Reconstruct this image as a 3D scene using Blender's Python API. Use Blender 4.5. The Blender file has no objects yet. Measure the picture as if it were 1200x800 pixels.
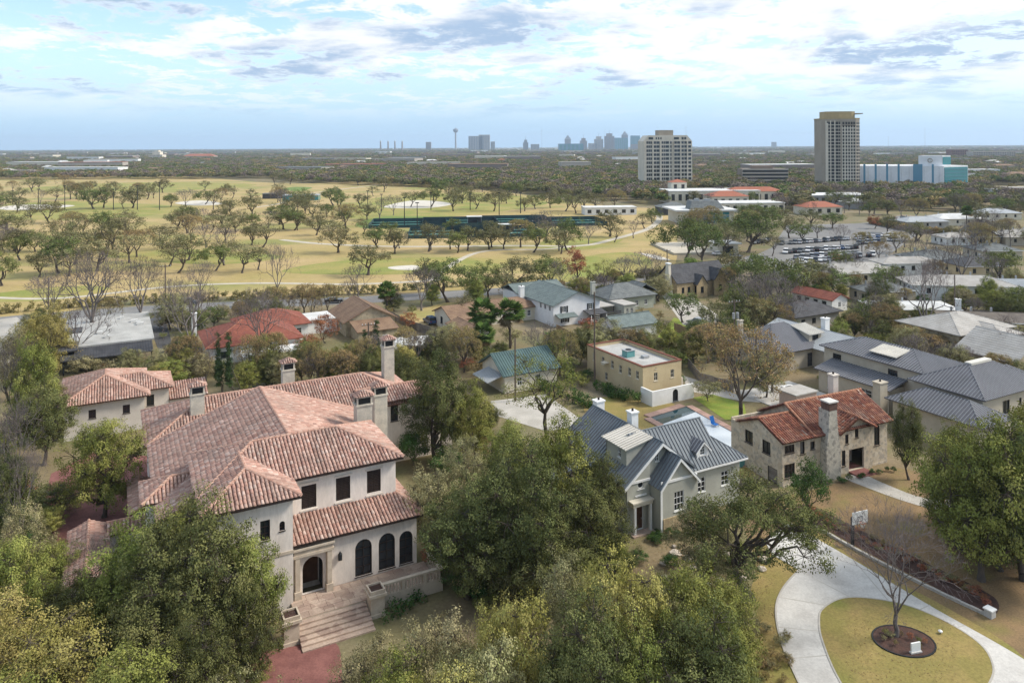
import bpy, bmesh, math, random
import numpy as np
from mathutils import Vector, Matrix
from mathutils.geometry import tessellate_polygon

# ------------------------------------------------------------------ camera
FPX, CAMH, HZY = 880.0, 40.0, 171.0      # focal length in photo pixels, camera height, horizon row
ROLL = 0.0050
scene = bpy.context.scene
COL = scene.collection
cam_d = bpy.data.cameras.new('camera')
cam_d.sensor_width = 36.0
cam_d.lens = 36.0 * FPX / 1200.0
cam_d.shift_y = -(400.0 - HZY) / 1200.0
cam_d.clip_start = 0.5
cam_d.clip_end = 60000.0
cam = bpy.data.objects.new('camera', cam_d)
cam.location = (0, 0, CAMH)
cam.matrix_world = Matrix.Translation((0, 0, CAMH)) @ Matrix.Rotation(math.pi / 2, 4, 'X') @ Matrix.Rotation(-ROLL, 4, 'Z')
COL.objects.link(cam)
scene.camera = cam

# ------------------------------------------------------------------ light
SUN_EL, SUN_AZ = 42.0, 84.0              # azimuth: degrees to the right of straight ahead
world = bpy.data.worlds.new('World')
scene.world = world
world.use_nodes = True
wn, wl = world.node_tree.nodes, world.node_tree.links
wn.clear()
def N(nt, typ, **kw):
    n = nt.nodes.new(typ)
    for k, v in kw.items():
        setattr(n, k, v)
    return n
def wmath(op, a, b=None, clamp=False):
    n = wn.new('ShaderNodeMath'); n.operation = op; n.use_clamp = clamp
    for i, x in enumerate((a, b)):
        if x is None: continue
        if isinstance(x, (int, float)): n.inputs[i].default_value = x
        else: wl.new(x, n.inputs[i])
    return n.outputs[0]
sky = wn.new('ShaderNodeTexSky')
sky.sky_type = 'NISHITA'; sky.sun_disc = False
sky.sun_elevation = math.radians(SUN_EL); sky.sun_rotation = math.radians(SUN_AZ)
sky.altitude = 200; sky.air_density = 1.0; sky.dust_density = 0.7; sky.ozone_density = 1.0
tc = wn.new('ShaderNodeTexCoord')
sep = wn.new('ShaderNodeSeparateXYZ'); wl.new(tc.outputs['Generated'], sep.inputs[0])
zz = wmath('ADD', wmath('MAXIMUM', sep.outputs[2], 0.0), 0.13)
cx, cy = wmath('DIVIDE', sep.outputs[0], zz), wmath('DIVIDE', sep.outputs[1], zz)
cmb = wn.new('ShaderNodeCombineXYZ'); wl.new(cx, cmb.inputs[0]); wl.new(cy, cmb.inputs[1])
def wnoise(scale, detail, rough, off, dist=0.0):
    mp = wn.new('ShaderNodeMapping'); mp.inputs[1].default_value = off
    wl.new(cmb.outputs[0], mp.inputs[0])
    n = wn.new('ShaderNodeTexNoise'); n.inputs['Scale'].default_value = scale
    n.inputs['Detail'].default_value = detail; n.inputs['Roughness'].default_value = rough
    n.inputs['Distortion'].default_value = dist
    wl.new(mp.outputs[0], n.inputs['Vector']); return n.outputs[0]
def wramp(x, a, b, lo=0.0, hi=1.0):
    r = wn.new('ShaderNodeMapRange'); r.interpolation_type = 'SMOOTHSTEP'
    wl.new(x, r.inputs[0])
    for i, v in zip((1, 2, 3, 4), (a, b, lo, hi)): r.inputs[i].default_value = v
    return r.outputs[0]
CLOFF = (3.1, 7.7, 0.0)
n_big = wnoise(0.38, 2.0, 0.5, (CLOFF[0], CLOFF[1], 0))
n_mid = wnoise(3.4, 13.0, 0.72, (CLOFF[0] + 4, CLOFF[1] - 2, 0), 0.3)
n_shade = wnoise(0.85, 6.0, 0.58, (CLOFF[0] - 5, CLOFF[1] + 9, 0), 0.2)
dens = wmath('ADD', n_mid, wmath('MULTIPLY', wmath('SUBTRACT', n_big, 0.5), 0.85))
cmask = wmath('MULTIPLY', wramp(dens, 0.43, 0.54), wramp(sep.outputs[2], 0.02, 0.10))
thick = wmath('MULTIPLY', wramp(dens, 0.42, 0.60), wramp(n_shade, 0.46, 0.585))
cloud = wn.new('ShaderNodeMixRGB'); wl.new(thick, cloud.inputs[0])
cloud.inputs[1].default_value = (4.45, 4.55, 4.7, 1)
cloud.inputs[2].default_value = (1.85, 2.5, 3.4, 1)
pale = wn.new('ShaderNodeMixRGB'); wl.new(wramp(sep.outputs[2], 0.0, 0.13, 0.90, 0.30), pale.inputs[0])
wl.new(sky.outputs[0], pale.inputs[1]); pale.inputs[2].default_value = (1.75, 2.95, 4.3, 1)
skymix = wn.new('ShaderNodeMixRGB'); wl.new(cmask, skymix.inputs[0])
wl.new(pale.outputs[0], skymix.inputs[1]); wl.new(cloud.outputs[0], skymix.inputs[2])
bg = wn.new('ShaderNodeBackground'); bg.inputs[1].default_value = 0.08
wl.new(skymix.outputs[0], bg.inputs[0])
wout = wn.new('ShaderNodeOutputWorld'); wl.new(bg.outputs[0], wout.inputs[0])
sun_d = bpy.data.lights.new('sun', 'SUN')
sun_d.energy = 1.5; sun_d.angle = math.radians(15); sun_d.color = (1.0, 0.93, 0.83)
sun = bpy.data.objects.new('sun', sun_d)
sdir = Vector((math.sin(math.radians(SUN_AZ)) * math.cos(math.radians(SUN_EL)),
               math.cos(math.radians(SUN_AZ)) * math.cos(math.radians(SUN_EL)), math.sin(math.radians(SUN_EL))))
sun.rotation_euler = (-sdir).to_track_quat('-Z', 'Y').to_euler()
COL.objects.link(sun)
vs = scene.view_settings
vs.view_transform = 'Standard'; vs.look = 'None'; vs.exposure = 1.58; vs.gamma = 1.0; vs.use_curve_mapping = False
cy_ = scene.cycles
cy_.use_denoising = True
try: cy_.denoiser = 'OPENIMAGEDENOISE'
except Exception: pass
cy_.max_bounces = 6; cy_.diffuse_bounces = 3; cy_.glossy_bounces = 2; cy_.transmission_bounces = 3
cy_.transparent_max_bounces = 6; cy_.volume_bounces = 1; cy_.sample_clamp_indirect = 4.0
cy_.caustics_reflective = False; cy_.caustics_refractive = False
random.seed(7)
RNG = np.random.default_rng(11)

# ------------------------------------------------------------------ helpers
def at(px, py, z=0.0):
    """world point (x, y) seen at photo pixel (px, py) if it lies at height z"""
    dx, dy = px - 600.0, py - HZY
    dx, dy = dx - ROLL * dy, dy + ROLL * dx
    Y = FPX * (CAMH - z) / dy
    return (dx / FPX * Y, Y)
def g3(px, py, z=0.0):
    x, y = at(px, py, z); return Vector((x, y, z))
def tag(o, label=None, cat=None, group=None, kind=None):
    if label: o['label'] = label
    if cat: o['category'] = cat
    if group: o['group'] = group
    if kind: o['kind'] = kind
    return o
def thing(name, label, cat, loc=(0, 0, 0), rotz=0.0, group=None):
    o = bpy.data.objects.new(name, None); o.empty_display_size = 0.3
    COL.objects.link(o)
    o.location = loc if len(loc) == 3 else (loc[0], loc[1], 0.0)
    o.rotation_euler = (0, 0, rotz)
    return tag(o, label, cat, group)
def put(name, mesh, parent=None):
    o = bpy.data.objects.new(name, mesh); COL.objects.link(o)
    if parent is not None: o.parent = parent
    return o
def copy_tree(o, parent=None):
    c = o.copy(); COL.objects.link(c); c.parent = parent
    for ch in list(o.children): copy_tree(ch, c)
    return c
def np_mesh(name, V, Fq, mat, colr=None, smooth=False, colname='col'):
    """mesh from numpy verts (n,3) and faces (m,k) of one size; colr: (m,3) face colours"""
    V = np.asarray(V, np.float32); Fq = np.asarray(Fq, np.int32)
    me = bpy.data.meshes.new(name)
    m, k = Fq.shape
    me.vertices.add(len(V)); me.vertices.foreach_set('co', V.ravel())
    me.loops.add(m * k); me.loops.foreach_set('vertex_index', Fq.ravel())
    me.polygons.add(m); me.polygons.foreach_set('loop_start', np.arange(0, m * k, k, dtype=np.int32))
    try: me.polygons.foreach_set('loop_total', np.full(m, k, np.int32))
    except Exception: pass
    if smooth: me.polygons.foreach_set('use_smooth', np.ones(m, bool))
    if colr is not None:
        a = me.attributes.new(colname, 'FLOAT_COLOR', 'FACE')
        c4 = np.ones((m, 4), np.float32); c4[:, :3] = colr
        a.data.foreach_set('color', c4.ravel())
    me.materials.append(mat)
    me.update(calc_edges=True)
    return me
class MB:
    """collects polygons; build() links them as one mesh object"""
    def __init__(s): s.v = []; s.f = []; s.m = []
    def add(s, vs, fs, mi=0):
        b = len(s.v); s.v += [tuple(v) for v in vs]
        s.f += [tuple(b + i for i in f) for f in fs]; s.m += [mi] * len(fs)
        return s
    def box(s, x0, x1, y0, y1, z0, z1, mi=0):
        return s.add([(x, y, z) for z in (z0, z1) for y in (y0, y1) for x in (x0, x1)],
                     [(0, 2, 3, 1), (4, 5, 7, 6), (0, 1, 5, 4), (2, 6, 7, 3), (0, 4, 6, 2), (1, 3, 7, 5)], mi)
    def obox(s, o, a, b, c, mi=0):
        """box spanned by vectors a, b, c from corner o"""
        o, a, b, c = Vector(o), Vector(a), Vector(b), Vector(c)
        vs = [o + a * i + b * j + c * k for k in (0, 1) for j in (0, 1) for i in (0, 1)]
        return s.add(vs, [(0, 2, 3, 1), (4, 5, 7, 6), (0, 1, 5, 4), (2, 6, 7, 3), (0, 4, 6, 2), (1, 3, 7, 5)], mi)
    def prism(s, pts, ext, mi=0):
        """closed slab: polygon pts (3D) pushed along vector ext"""
        n = len(pts); ext = Vector(ext)
        vs = [Vector(p) for p in pts] + [Vector(p) + ext for p in pts]
        fs = [tuple(range(n))[::-1], tuple(range(n, 2 * n))] + [(i, (i + 1) % n, n + (i + 1) % n, n + i) for i in range(n)]
        return s.add(vs, fs, mi)
    def cyl(s, p0, p1, r0, r1=None, n=8, mi=0, caps=True):
        p0, p1 = Vector(p0), Vector(p1); r1 = r0 if r1 is None else r1
        d = (p1 - p0).normalized(); e = d.orthogonal().normalized(); f = d.cross(e)
        vs = [p + (e * math.cos(t) + f * math.sin(t)) * r for p, r in ((p0, r0), (p1, r1)) for t in [2 * math.pi * i / n for i in range(n)]]
        fs = [(i, (i + 1) % n, n + (i + 1) % n, n + i) for i in range(n)]
        if caps: fs += [tuple(range(n))[::-1], tuple(range(n, 2 * n))]
        return s.add(vs, fs, mi)
    def lathe(s, c, prof, n=10, mi=0):
        c = Vector(c)
        vs = [c + Vector((r * math.cos(2 * math.pi * i / n), r * math.sin(2 * math.pi * i / n), z)) for r, z in prof for i in range(n)]
        k = len(prof)
        fs = [(j * n + i, j * n + (i + 1) % n, (j + 1) * n + (i + 1) % n, (j + 1) * n + i) for j in range(k - 1) for i in range(n)]
        fs += [tuple(range(n))[::-1], tuple((k - 1) * n + i for i in range(n))]
        return s.add(vs, fs, mi)
    def mesh(s, name, mats, smooth=False):
        me = bpy.data.meshes.new(name); me.from_pydata([tuple(v) for v in s.v], [], s.f)
        for m in (mats if isinstance(mats, (list, tuple)) else [mats]): me.materials.append(m)
        if any(s.m): me.polygons.foreach_set('material_index', s.m)
        if smooth: me.polygons.foreach_set('use_smooth', [True] * len(s.f))
        me.update(); return me
    def build(s, name, mats, parent=None, smooth=False):
        return put(name, s.mesh(name, mats, smooth), parent)

# ------------------------------------------------------------------ materials
MATS = {}
def rgba(c): return (c[0], c[1], c[2], 1.0)
def mat(name, c1, c2=None, c3=None, scale=1.0, fine=9.0, rough=0.85, bump=0.0, bscale=25.0, spec=0.25, metal=0.0,
        attr=False, world_co=False, contrast=(0.38, 0.62), fine_amt=0.22, stretch=(1, 1, 1), objrand=0.0, voro=None, wave=None):
    if name in MATS: return MATS[name]
    m = bpy.data.materials.new(name); m.use_nodes = True
    nt = m.node_tree; nt.nodes.clear(); L = nt.links
    out = N(nt, 'ShaderNodeOutputMaterial'); bs = N(nt, 'ShaderNodeBsdfPrincipled')
    L.new(bs.outputs[0], out.inputs[0])
    bs.inputs['Roughness'].default_value = rough
    bs.inputs['Specular IOR Level'].default_value = spec
    bs.inputs['Metallic'].default_value = metal
    if world_co: co = N(nt, 'ShaderNodeNewGeometry').outputs['Position']
    else: co = N(nt, 'ShaderNodeTexCoord').outputs['Object']
    mp = N(nt, 'ShaderNodeMapping'); mp.inputs['Scale'].default_value = stretch; L.new(co, mp.inputs[0]); co = mp.outputs[0]
    def noise(sc, det=5.0, ro=0.55):
        n = N(nt, 'ShaderNodeTexNoise'); n.inputs['Scale'].default_value = sc
        n.inputs['Detail'].default_value = det; n.inputs['Roughness'].default_value = ro
        L.new(co, n.inputs['Vector']); return n.outputs[0]
    def rng(x, a, b, lo, hi):
        r = N(nt, 'ShaderNodeMapRange'); L.new(x, r.inputs[0])
        for i, v in zip((1, 2, 3, 4), (a, b, lo, hi)): r.inputs[i].default_value = v
        return r.outputs[0]
    def mix(f, a, b, mode='MIX'):
        n = N(nt, 'ShaderNodeMixRGB'); n.blend_type = mode
        for i, x in zip((0, 1, 2), (f, a, b)):
            if isinstance(x, (int, float)): n.inputs[i].default_value = x
            elif isinstance(x, tuple): n.inputs[i].default_value = rgba(x)
            else: L.new(x, n.inputs[i])
        return n.outputs[0]
    if attr:
        a = N(nt, 'ShaderNodeAttribute'); a.attribute_name = 'col'; c = a.outputs['Color']
        if c2: c = mix(rng(noise(scale), contrast[0], contrast[1], 0, 0.5), c, tuple(c2))
    else:
        c = tuple(c1)
        if c2: c = mix(rng(noise(scale), contrast[0], contrast[1], 0, 1), c, tuple(c2))
        if c3: c = mix(rng(noise(scale * 0.37 + 0.013, 3.0), 0.52, 0.66, 0, 1), c, tuple(c3))
    if voro:
        vo = N(nt, 'ShaderNodeTexVoronoi'); vo.inputs['Scale'].default_value = voro[0]; L.new(co, vo.inputs['Vector'])
        sv = N(nt, 'ShaderNodeSeparateColor'); L.new(vo.outputs['Color'], sv.inputs[0])
        c = mix(rng(sv.outputs[0], 0, 1, 0, voro[2]), c, tuple(voro[1]))
        c = mix(rng(sv.outputs[1], 0.72, 0.8, 0, voro[2] * 0.9), c, tuple(voro[3]))
    if fine_amt:
        c = mix(1.0, c, N_grey(nt, L, noise(fine, 6.0, 0.65), 1 - fine_amt, 1 + fine_amt), 'MULTIPLY')
    if wave:
        wv = N(nt, 'ShaderNodeTexWave'); wv.wave_type = 'BANDS'; wv.bands_direction = wave[0]
        wv.inputs['Scale'].default_value = wave[1]; L.new(co, wv.inputs['Vector'])
        c = mix(1.0, c, N_grey(nt, L, wv.outputs[1], 1 - wave[2], 1.0), 'MULTIPLY')
    if objrand:
        oi = N(nt, 'ShaderNodeObjectInfo')
        c = mix(1.0, c, N_grey(nt, L, oi.outputs['Random'], 1 - objrand, 1 + objrand), 'MULTIPLY')
    if isinstance(c, tuple): bs.inputs['Base Color'].default_value = rgba(c)
    else: L.new(c, bs.inputs['Base Color'])
    if bump:
        b = N(nt, 'ShaderNodeBump'); b.inputs['Strength'].default_value = bump; b.inputs['Distance'].default_value = 0.05
        L.new(noise(bscale, 4.0), b.inputs['Height']); L.new(b.outputs[0], bs.inputs['Normal'])
    MATS[name] = m
    return m
def N_grey(nt, L, x, lo, hi):
    r = N(nt, 'ShaderNodeMapRange'); L.new(x, r.inputs[0])
    for i, v in zip((1, 2, 3, 4), (0.25 if True else 0, 0.75, lo, hi)): r.inputs[i].default_value = v
    cb = N(nt, 'ShaderNodeCombineColor')
    for i in range(3): L.new(r.outputs[0], cb.inputs[i])
    return cb.outputs[0]
def leafmat(name, trans=0.13, rnd=0.16):
    m = bpy.data.materials.new(name); m.use_nodes = True
    nt = m.node_tree; nt.nodes.clear(); L = nt.links
    out = N(nt, 'ShaderNodeOutputMaterial'); mx = N(nt, 'ShaderNodeMixShader'); mx.inputs[0].default_value = trans
    d = N(nt, 'ShaderNodeBsdfDiffuse'); t = N(nt, 'ShaderNodeBsdfTranslucent')
    a = N(nt, 'ShaderNodeAttribute'); a.attribute_name = 'col'
    oi = N(nt, 'ShaderNodeObjectInfo')
    hs = N(nt, 'ShaderNodeHueSaturation')
    r = N(nt, 'ShaderNodeMapRange'); L.new(oi.outputs['Random'], r.inputs[0])
    r.inputs[3].default_value = 1 - rnd; r.inputs[4].default_value = 1 + rnd
    wn_ = N(nt, 'ShaderNodeTexWhiteNoise'); wn_.noise_dimensions = '1D'; L.new(oi.outputs['Random'], wn_.inputs['W'])
    r2 = N(nt, 'ShaderNodeMapRange'); L.new(wn_.outputs[0], r2.inputs[0])
    r2.inputs[3].default_value = 0.485; r2.inputs[4].default_value = 0.515
    L.new(r.outputs[0], hs.inputs['Value']); L.new(r2.outputs[0], hs.inputs['Hue'])
    L.new(a.outputs['Color'], hs.inputs['Color'])
    L.new(hs.outputs[0], d.inputs[0]); L.new(hs.outputs[0], t.inputs[0])
    L.new(d.outputs[0], mx.inputs[1]); L.new(t.outputs[0], mx.inputs[2]); L.new(mx.outputs[0], out.inputs[0])
    return m
M_stucco = mat('stucco_cream', (0.75, 0.68, 0.61), (0.64, 0.57, 0.50), scale=0.7, fine=5, fine_amt=0.13, bump=0.2, stretch=(1, 1, 0.3), contrast=(0.45, 0.72))
M_stuccoP = mat('stucco_pale', (0.66, 0.60, 0.53), (0.58, 0.52, 0.45), scale=0.5, fine=6, fine_amt=0.10, bump=0.15)
M_carved = mat('carved_limestone', (0.58, 0.50, 0.40), (0.48, 0.40, 0.31), scale=1.5, fine=12, fine_amt=0.15, bump=0.2)
M_chimney = mat('chimney_limestone', (0.56, 0.51, 0.42), (0.42, 0.39, 0.33), scale=1.2, fine=8, fine_amt=0.22, bump=0.3, contrast=(0.42, 0.7))
M_stone = mat('rubble_limestone', (0.60, 0.53, 0.42), (0.52, 0.45, 0.35), scale=0.8, fine=5, fine_amt=0.15, bump=0.3, bscale=5, voro=(2.8, (0.46, 0.37, 0.26), 0.7, (0.32, 0.29, 0.25)))
M_stoneG = mat('grey_rubble_stone', (0.44, 0.41, 0.35), (0.33, 0.31, 0.27), scale=1.0, fine=5, bump=0.3, bscale=5, voro=(3.2, (0.52, 0.48, 0.40), 0.8, (0.22, 0.21, 0.19)))
M_tanst = mat('stucco_tan', (0.56, 0.455, 0.28), (0.49, 0.39, 0.24), scale=0.4, fine=6, fine_amt=0.1, bump=0.12)
M_tanstone = mat('tan_stone', (0.44, 0.37, 0.25), (0.36, 0.30, 0.20), scale=0.8, voro=(2.2, (0.50, 0.43, 0.31), 0.6, (0.28, 0.24, 0.17)))
M_brick = mat('tan_brick', (0.42, 0.33, 0.19), (0.33, 0.25, 0.15), scale=1.0, voro=(5.0, (0.48, 0.38, 0.24), 0.5, (0.25, 0.19, 0.12)))
M_greysid = mat('grey_siding', (0.44, 0.44, 0.38), (0.38, 0.38, 0.33), scale=0.6, fine_amt=0.07, wave=('Z', 2.4, 0.10))
M_white = mat('white_paint', (0.78, 0.78, 0.76), (0.70, 0.70, 0.68), scale=0.8, fine_amt=0.06)
M_whitesid = mat('white_siding', (0.78, 0.78, 0.78), (0.70, 0.70, 0.71), scale=0.6, fine_amt=0.05, wave=('Z', 2.2, 0.10))
M_cream = mat('cream_paint', (0.66, 0.61, 0.50), (0.58, 0.53, 0.43), scale=0.6, fine_amt=0.08)
M_beige = mat('beige_stucco', (0.50, 0.45, 0.36), (0.43, 0.38, 0.30), scale=0.5, fine_amt=0.1)
M_trimdark = mat('dark_brown_trim', (0.035, 0.024, 0.020), rough=0.6, fine_amt=0.15)
M_black = mat('black_paint', (0.02, 0.022, 0.024), rough=0.5, fine_amt=0.1)
M_shutter = mat('dark_wood_shutter', (0.045, 0.030, 0.024), (0.03, 0.02, 0.017), scale=3, rough=0.6)
M_glass = mat('dark_window_glass', (0.022, 0.027, 0.032), rough=0.06, spec=0.6, fine_amt=0.0)
M_glassB = mat('blue_window_glass', (0.05, 0.14, 0.20), rough=0.08, spec=0.6, fine_amt=0.0)
M_interior = mat('dark_interior', (0.03, 0.026, 0.022), rough=0.9)
M_wood = mat('stained_door_wood', (0.10, 0.05, 0.03), (0.07, 0.035, 0.02), scale=2)
M_fence = mat('cedar_fence_board', (0.30, 0.20, 0.11), (0.22, 0.15, 0.09), scale=1.5, objrand=0.15)
M_fenceG = mat('weathered_fence_board', (0.22, 0.19, 0.16), (0.17, 0.15, 0.13), scale=1.5, objrand=0.15)
M_tile = mat('barrel_roof_tile', (1, 1, 1), (0.22, 0.17, 0.14), attr=True, scale=0.35, fine=3.0, fine_amt=0.18, rough=0.8, contrast=(0.45, 0.75))
M_tilebase = mat('roof_underlay', (0.15, 0.075, 0.058), rough=0.9)
M_tilebaseR = mat('red_roof_underlay', (0.09, 0.035, 0.022), rough=0.9)
M_seam = mat('blue_grey_standing_seam', (0.18, 0.205, 0.22), (0.145, 0.167, 0.183), scale=0.5, rough=0.6, spec=0.2, fine_amt=0.10)
M_seamD = mat('dark_grey_standing_seam', (0.14, 0.14, 0.153), (0.108, 0.108, 0.118), scale=0.4, rough=0.6, spec=0.2, fine_amt=0.12)
M_seamL = mat('pale_seam_rib', (0.30, 0.31, 0.33), rough=0.5, fine_amt=0.1)  # ribs paler than the roof sheets: the light they catch is put into colour
M_seamG = mat('green_standing_seam', (0.095, 0.15, 0.145), (0.07, 0.115, 0.115), scale=0.4, rough=0.5, metal=0.15, fine_amt=0.12)
M_seamW = mat('white_standing_seam', (0.62, 0.59, 0.52), (0.54, 0.51, 0.45), scale=0.5, rough=0.5, fine_amt=0.08)
M_seamP = mat('pale_grey_metal_roof', (0.40, 0.42, 0.43), (0.34, 0.36, 0.375), scale=0.4, rough=0.5, fine_amt=0.08)
M_shG = mat('grey_shingle', (0.17, 0.18, 0.175), (0.12, 0.13, 0.13), scale=0.8, fine=7, fine_amt=0.3)
M_shGr = mat('green_grey_shingle', (0.17, 0.205, 0.195), (0.13, 0.16, 0.155), scale=0.8, fine=7, fine_amt=0.25)
M_shD = mat('dark_shingle', (0.085, 0.085, 0.09), (0.06, 0.06, 0.065), scale=0.8, fine=7, fine_amt=0.3)
M_shB = mat('brown_shingle', (0.25, 0.165, 0.105), (0.19, 0.12, 0.08), scale=0.6, fine=7, fine_amt=0.3)
M_shP = mat('pale_shingle', (0.42, 0.40, 0.37), (0.35, 0.33, 0.30), scale=0.5, fine=7, fine_amt=0.2)
M_shR = mat('red_clay_shingle', (0.27, 0.095, 0.065), (0.21, 0.07, 0.05), scale=0.7, fine=7, fine_amt=0.3)
M_gravel = mat('gravel_flat_roof', (0.44, 0.435, 0.41), (0.34, 0.335, 0.315), scale=0.35, fine=8, fine_amt=0.25)
M_flatW = mat('white_membrane_roof', (0.66, 0.66, 0.64), (0.52, 0.52, 0.50), scale=0.25, fine_amt=0.12)
M_redcap = mat('red_tile_cap', (0.20, 0.075, 0.05), (0.15, 0.06, 0.04), scale=2)
M_metal = mat('galvanised_metal', (0.42, 0.43, 0.44), rough=0.4, metal=0.6)
M_hvac = mat('teal_hvac_paint', (0.12, 0.30, 0.30), rough=0.5)
M_conc = mat('concrete_drive', (0.58, 0.56, 0.52), (0.49, 0.47, 0.435), (0.41, 0.39, 0.36), scale=0.45, fine=5, fine_amt=0.16, bump=0.05, world_co=True)
M_conc2 = mat('worn_concrete', (0.47, 0.44, 0.39), (0.38, 0.355, 0.31), scale=0.3, fine=4, fine_amt=0.15, world_co=True)
M_flag = mat('flagstone', (0.42, 0.32, 0.25), (0.34, 0.25, 0.20), scale=0.7, fine=6, voro=(1.3, (0.50, 0.39, 0.31), 0.7, (0.30, 0.21, 0.17)), objrand=0.1)
M_redbrick = mat('red_brick_paving', (0.25, 0.11, 0.095), (0.19, 0.08, 0.07), scale=0.9, fine=6, fine_amt=0.25, world_co=True)
M_asph = mat('asphalt', (0.095, 0.095, 0.098), (0.075, 0.075, 0.078), (0.12, 0.118, 0.115), scale=0.08, fine=3, fine_amt=0.15, world_co=True)
M_asphP = mat('pale_asphalt', (0.22, 0.215, 0.205), (0.17, 0.165, 0.16), scale=0.05, fine=1.5, fine_amt=0.15, world_co=True)
M_ground = mat('dry_ground', (0.21, 0.16, 0.09), (0.145, 0.14, 0.06), (0.24, 0.195, 0.13), scale=0.09, fine=2.5, fine_amt=0.3, world_co=True)
M_golf = mat('dry_golf_grass', (0.43, 0.315, 0.15), (0.35, 0.275, 0.105), (0.25, 0.245, 0.075), scale=0.035, fine=0.9, fine_amt=0.16, world_co=True, stretch=(0.55, 1.0, 1))
M_fairway = mat('green_fairway_grass', (0.22, 0.24, 0.055), (0.33, 0.275, 0.09), scale=0.06, fine=1.2, fine_amt=0.18, world_co=True)
M_green = mat('putting_green_grass', (0.13, 0.20, 0.045), (0.17, 0.22, 0.05), scale=0.1, fine=1.5, fine_amt=0.1, world_co=True)
M_sand = mat('bunker_sand', (0.62, 0.58, 0.50), (0.52, 0.48, 0.41), scale=0.3, fine_amt=0.1, world_co=True)
M_path = mat('cart_path_concrete', (0.52, 0.47, 0.38), (0.44, 0.40, 0.32), scale=0.2, fine_amt=0.1, world_co=True)
M_lawn = mat('winter_lawn', (0.31, 0.225, 0.085), (0.235, 0.195, 0.06), (0.19, 0.19, 0.045), scale=0.22, fine=5, fine_amt=0.3, world_co=True, bump=0.3, bscale=9)
M_lawnB = mat('brown_leafy_lawn', (0.26, 0.17, 0.085), (0.19, 0.13, 0.068), (0.19, 0.165, 0.05), scale=0.3, fine=6, fine_amt=0.35, world_co=True, bump=0.3, bscale=9)
M_lawnG = mat('green_lawn', (0.18, 0.25, 0.035), (0.23, 0.25, 0.045), scale=0.4, fine=5, fine_amt=0.2, world_co=True)
M_mulch = mat('bark_mulch', (0.085, 0.045, 0.035), (0.055, 0.032, 0.026), scale=1.5, fine=9, fine_amt=0.5, world_co=True, bump=0.6, bscale=14)
M_court = mat('tennis_court_green', (0.07, 0.20, 0.17), (0.06, 0.17, 0.15), scale=0.3, fine_amt=0.08, world_co=True)
M_wind = mat('dark_windscreen_mesh', (0.03, 0.06, 0.065), (0.04, 0.075, 0.08), scale=0.4, rough=0.9)
M_water = mat('pool_water', (0.36, 0.56, 0.62), (0.45, 0.62, 0.66), scale=0.4, rough=0.05, spec=0.5, fine_amt=0.05)
M_poolfloor = mat('pool_cover', (0.62, 0.67, 0.70), (0.55, 0.61, 0.65), scale=0.4, rough=0.35, fine_amt=0.05)
M_poolfloor2 = mat('pool_spa_water', (0.02, 0.06, 0.075), rough=0.05, spec=0.6, fine_amt=0)
M_bark = mat('grey_brown_bark', (0.11, 0.088, 0.070), (0.07, 0.056, 0.046), scale=2, fine=10, fine_amt=0.3, stretch=(1, 1, 0.3), objrand=0.12)
M_barkG = mat('pale_grey_bark', (0.19, 0.165, 0.150), (0.13, 0.112, 0.104), scale=2, fine=10, fine_amt=0.3, stretch=(1, 1, 0.3), objrand=0.12)
M_twig = mat('bare_twigs', (0.175, 0.145, 0.135), (0.13, 0.108, 0.105), scale=1, fine_amt=0.2, objrand=0.15)
M_leaf = leafmat('foliage')
M_pole = mat('weathered_timber_pole', (0.13, 0.10, 0.08), fine_amt=0.3)
# ------------------------------------------------------------------ the setting
def sheet(name, pts, m, z=0.0, kind='structure', sub=0):
    b = MB(); tris = tessellate_polygon([[Vector((p[0], p[1], 0)) for p in pts]])
    b.add([(p[0], p[1], z) for p in pts], [t for t in tris])
    o = b.build(name, m)
    bm = bmesh.new(); bm.from_mesh(o.data); bmesh.ops.recalc_face_normals(bm, faces=bm.faces)
    for f in bm.faces:
        if f.normal.z < 0: f.normal_flip()
    bm.to_mesh(o.data); bm.free()
    if kind: o['kind'] = kind
    return o
def smooth_loop(pts, n=8, closed=True):
    """Catmull-Rom through pts (2D)"""
    out = []; k = len(pts)
    rng_ = range(k) if closed else range(k - 1)
    for i in rng_:
        if closed: p0, p1, p2, p3 = pts[i - 1], pts[i], pts[(i + 1) % k], pts[(i + 2) % k]
        else: p0, p1, p2, p3 = pts[max(i - 1, 0)], pts[i], pts[i + 1], pts[min(i + 2, k - 1)]
        for j in range(n):
            t = j / n
            out.append(tuple(0.5 * (2 * b + (c - a) * t + (2 * a - 5 * b + 4 * c - d) * t * t + (3 * b - a - 3 * c + d) * t ** 3)
                             for a, b, c, d in zip(p0, p1, p2, p3)))
    if not closed: out.append(tuple(pts[-1]))
    return out
def ribbon(name, pts, w, m, z, n=8, kind='structure'):
    c = smooth_loop(pts, n, False); L, R = [], []
    for i, p in enumerate(c):
        a, b = c[max(i - 1, 0)], c[min(i + 1, len(c) - 1)]
        dx, dy = b[0] - a[0], b[1] - a[1]; l = math.hypot(dx, dy) or 1
        nx, ny = -dy / l * w / 2, dx / l * w / 2
        L.append((p[0] + nx, p[1] + ny)); R.append((p[0] - nx, p[1] - ny))
    b_ = MB(); k = len(c)
    b_.add([(p[0], p[1], z) for p in R + L], [(i, i + 1, k + i + 1, k + i) for i in range(k - 1)])
    o = b_.build(name, m)
    if kind: o['kind'] = kind
    return o
P = lambda *a: [at(x, y) for x, y in a]
S = 16000.0
ground = sheet('ground', [(-S, -200), (S, -200), (S, S), (-S, S)], M_ground, 0.0)
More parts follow.
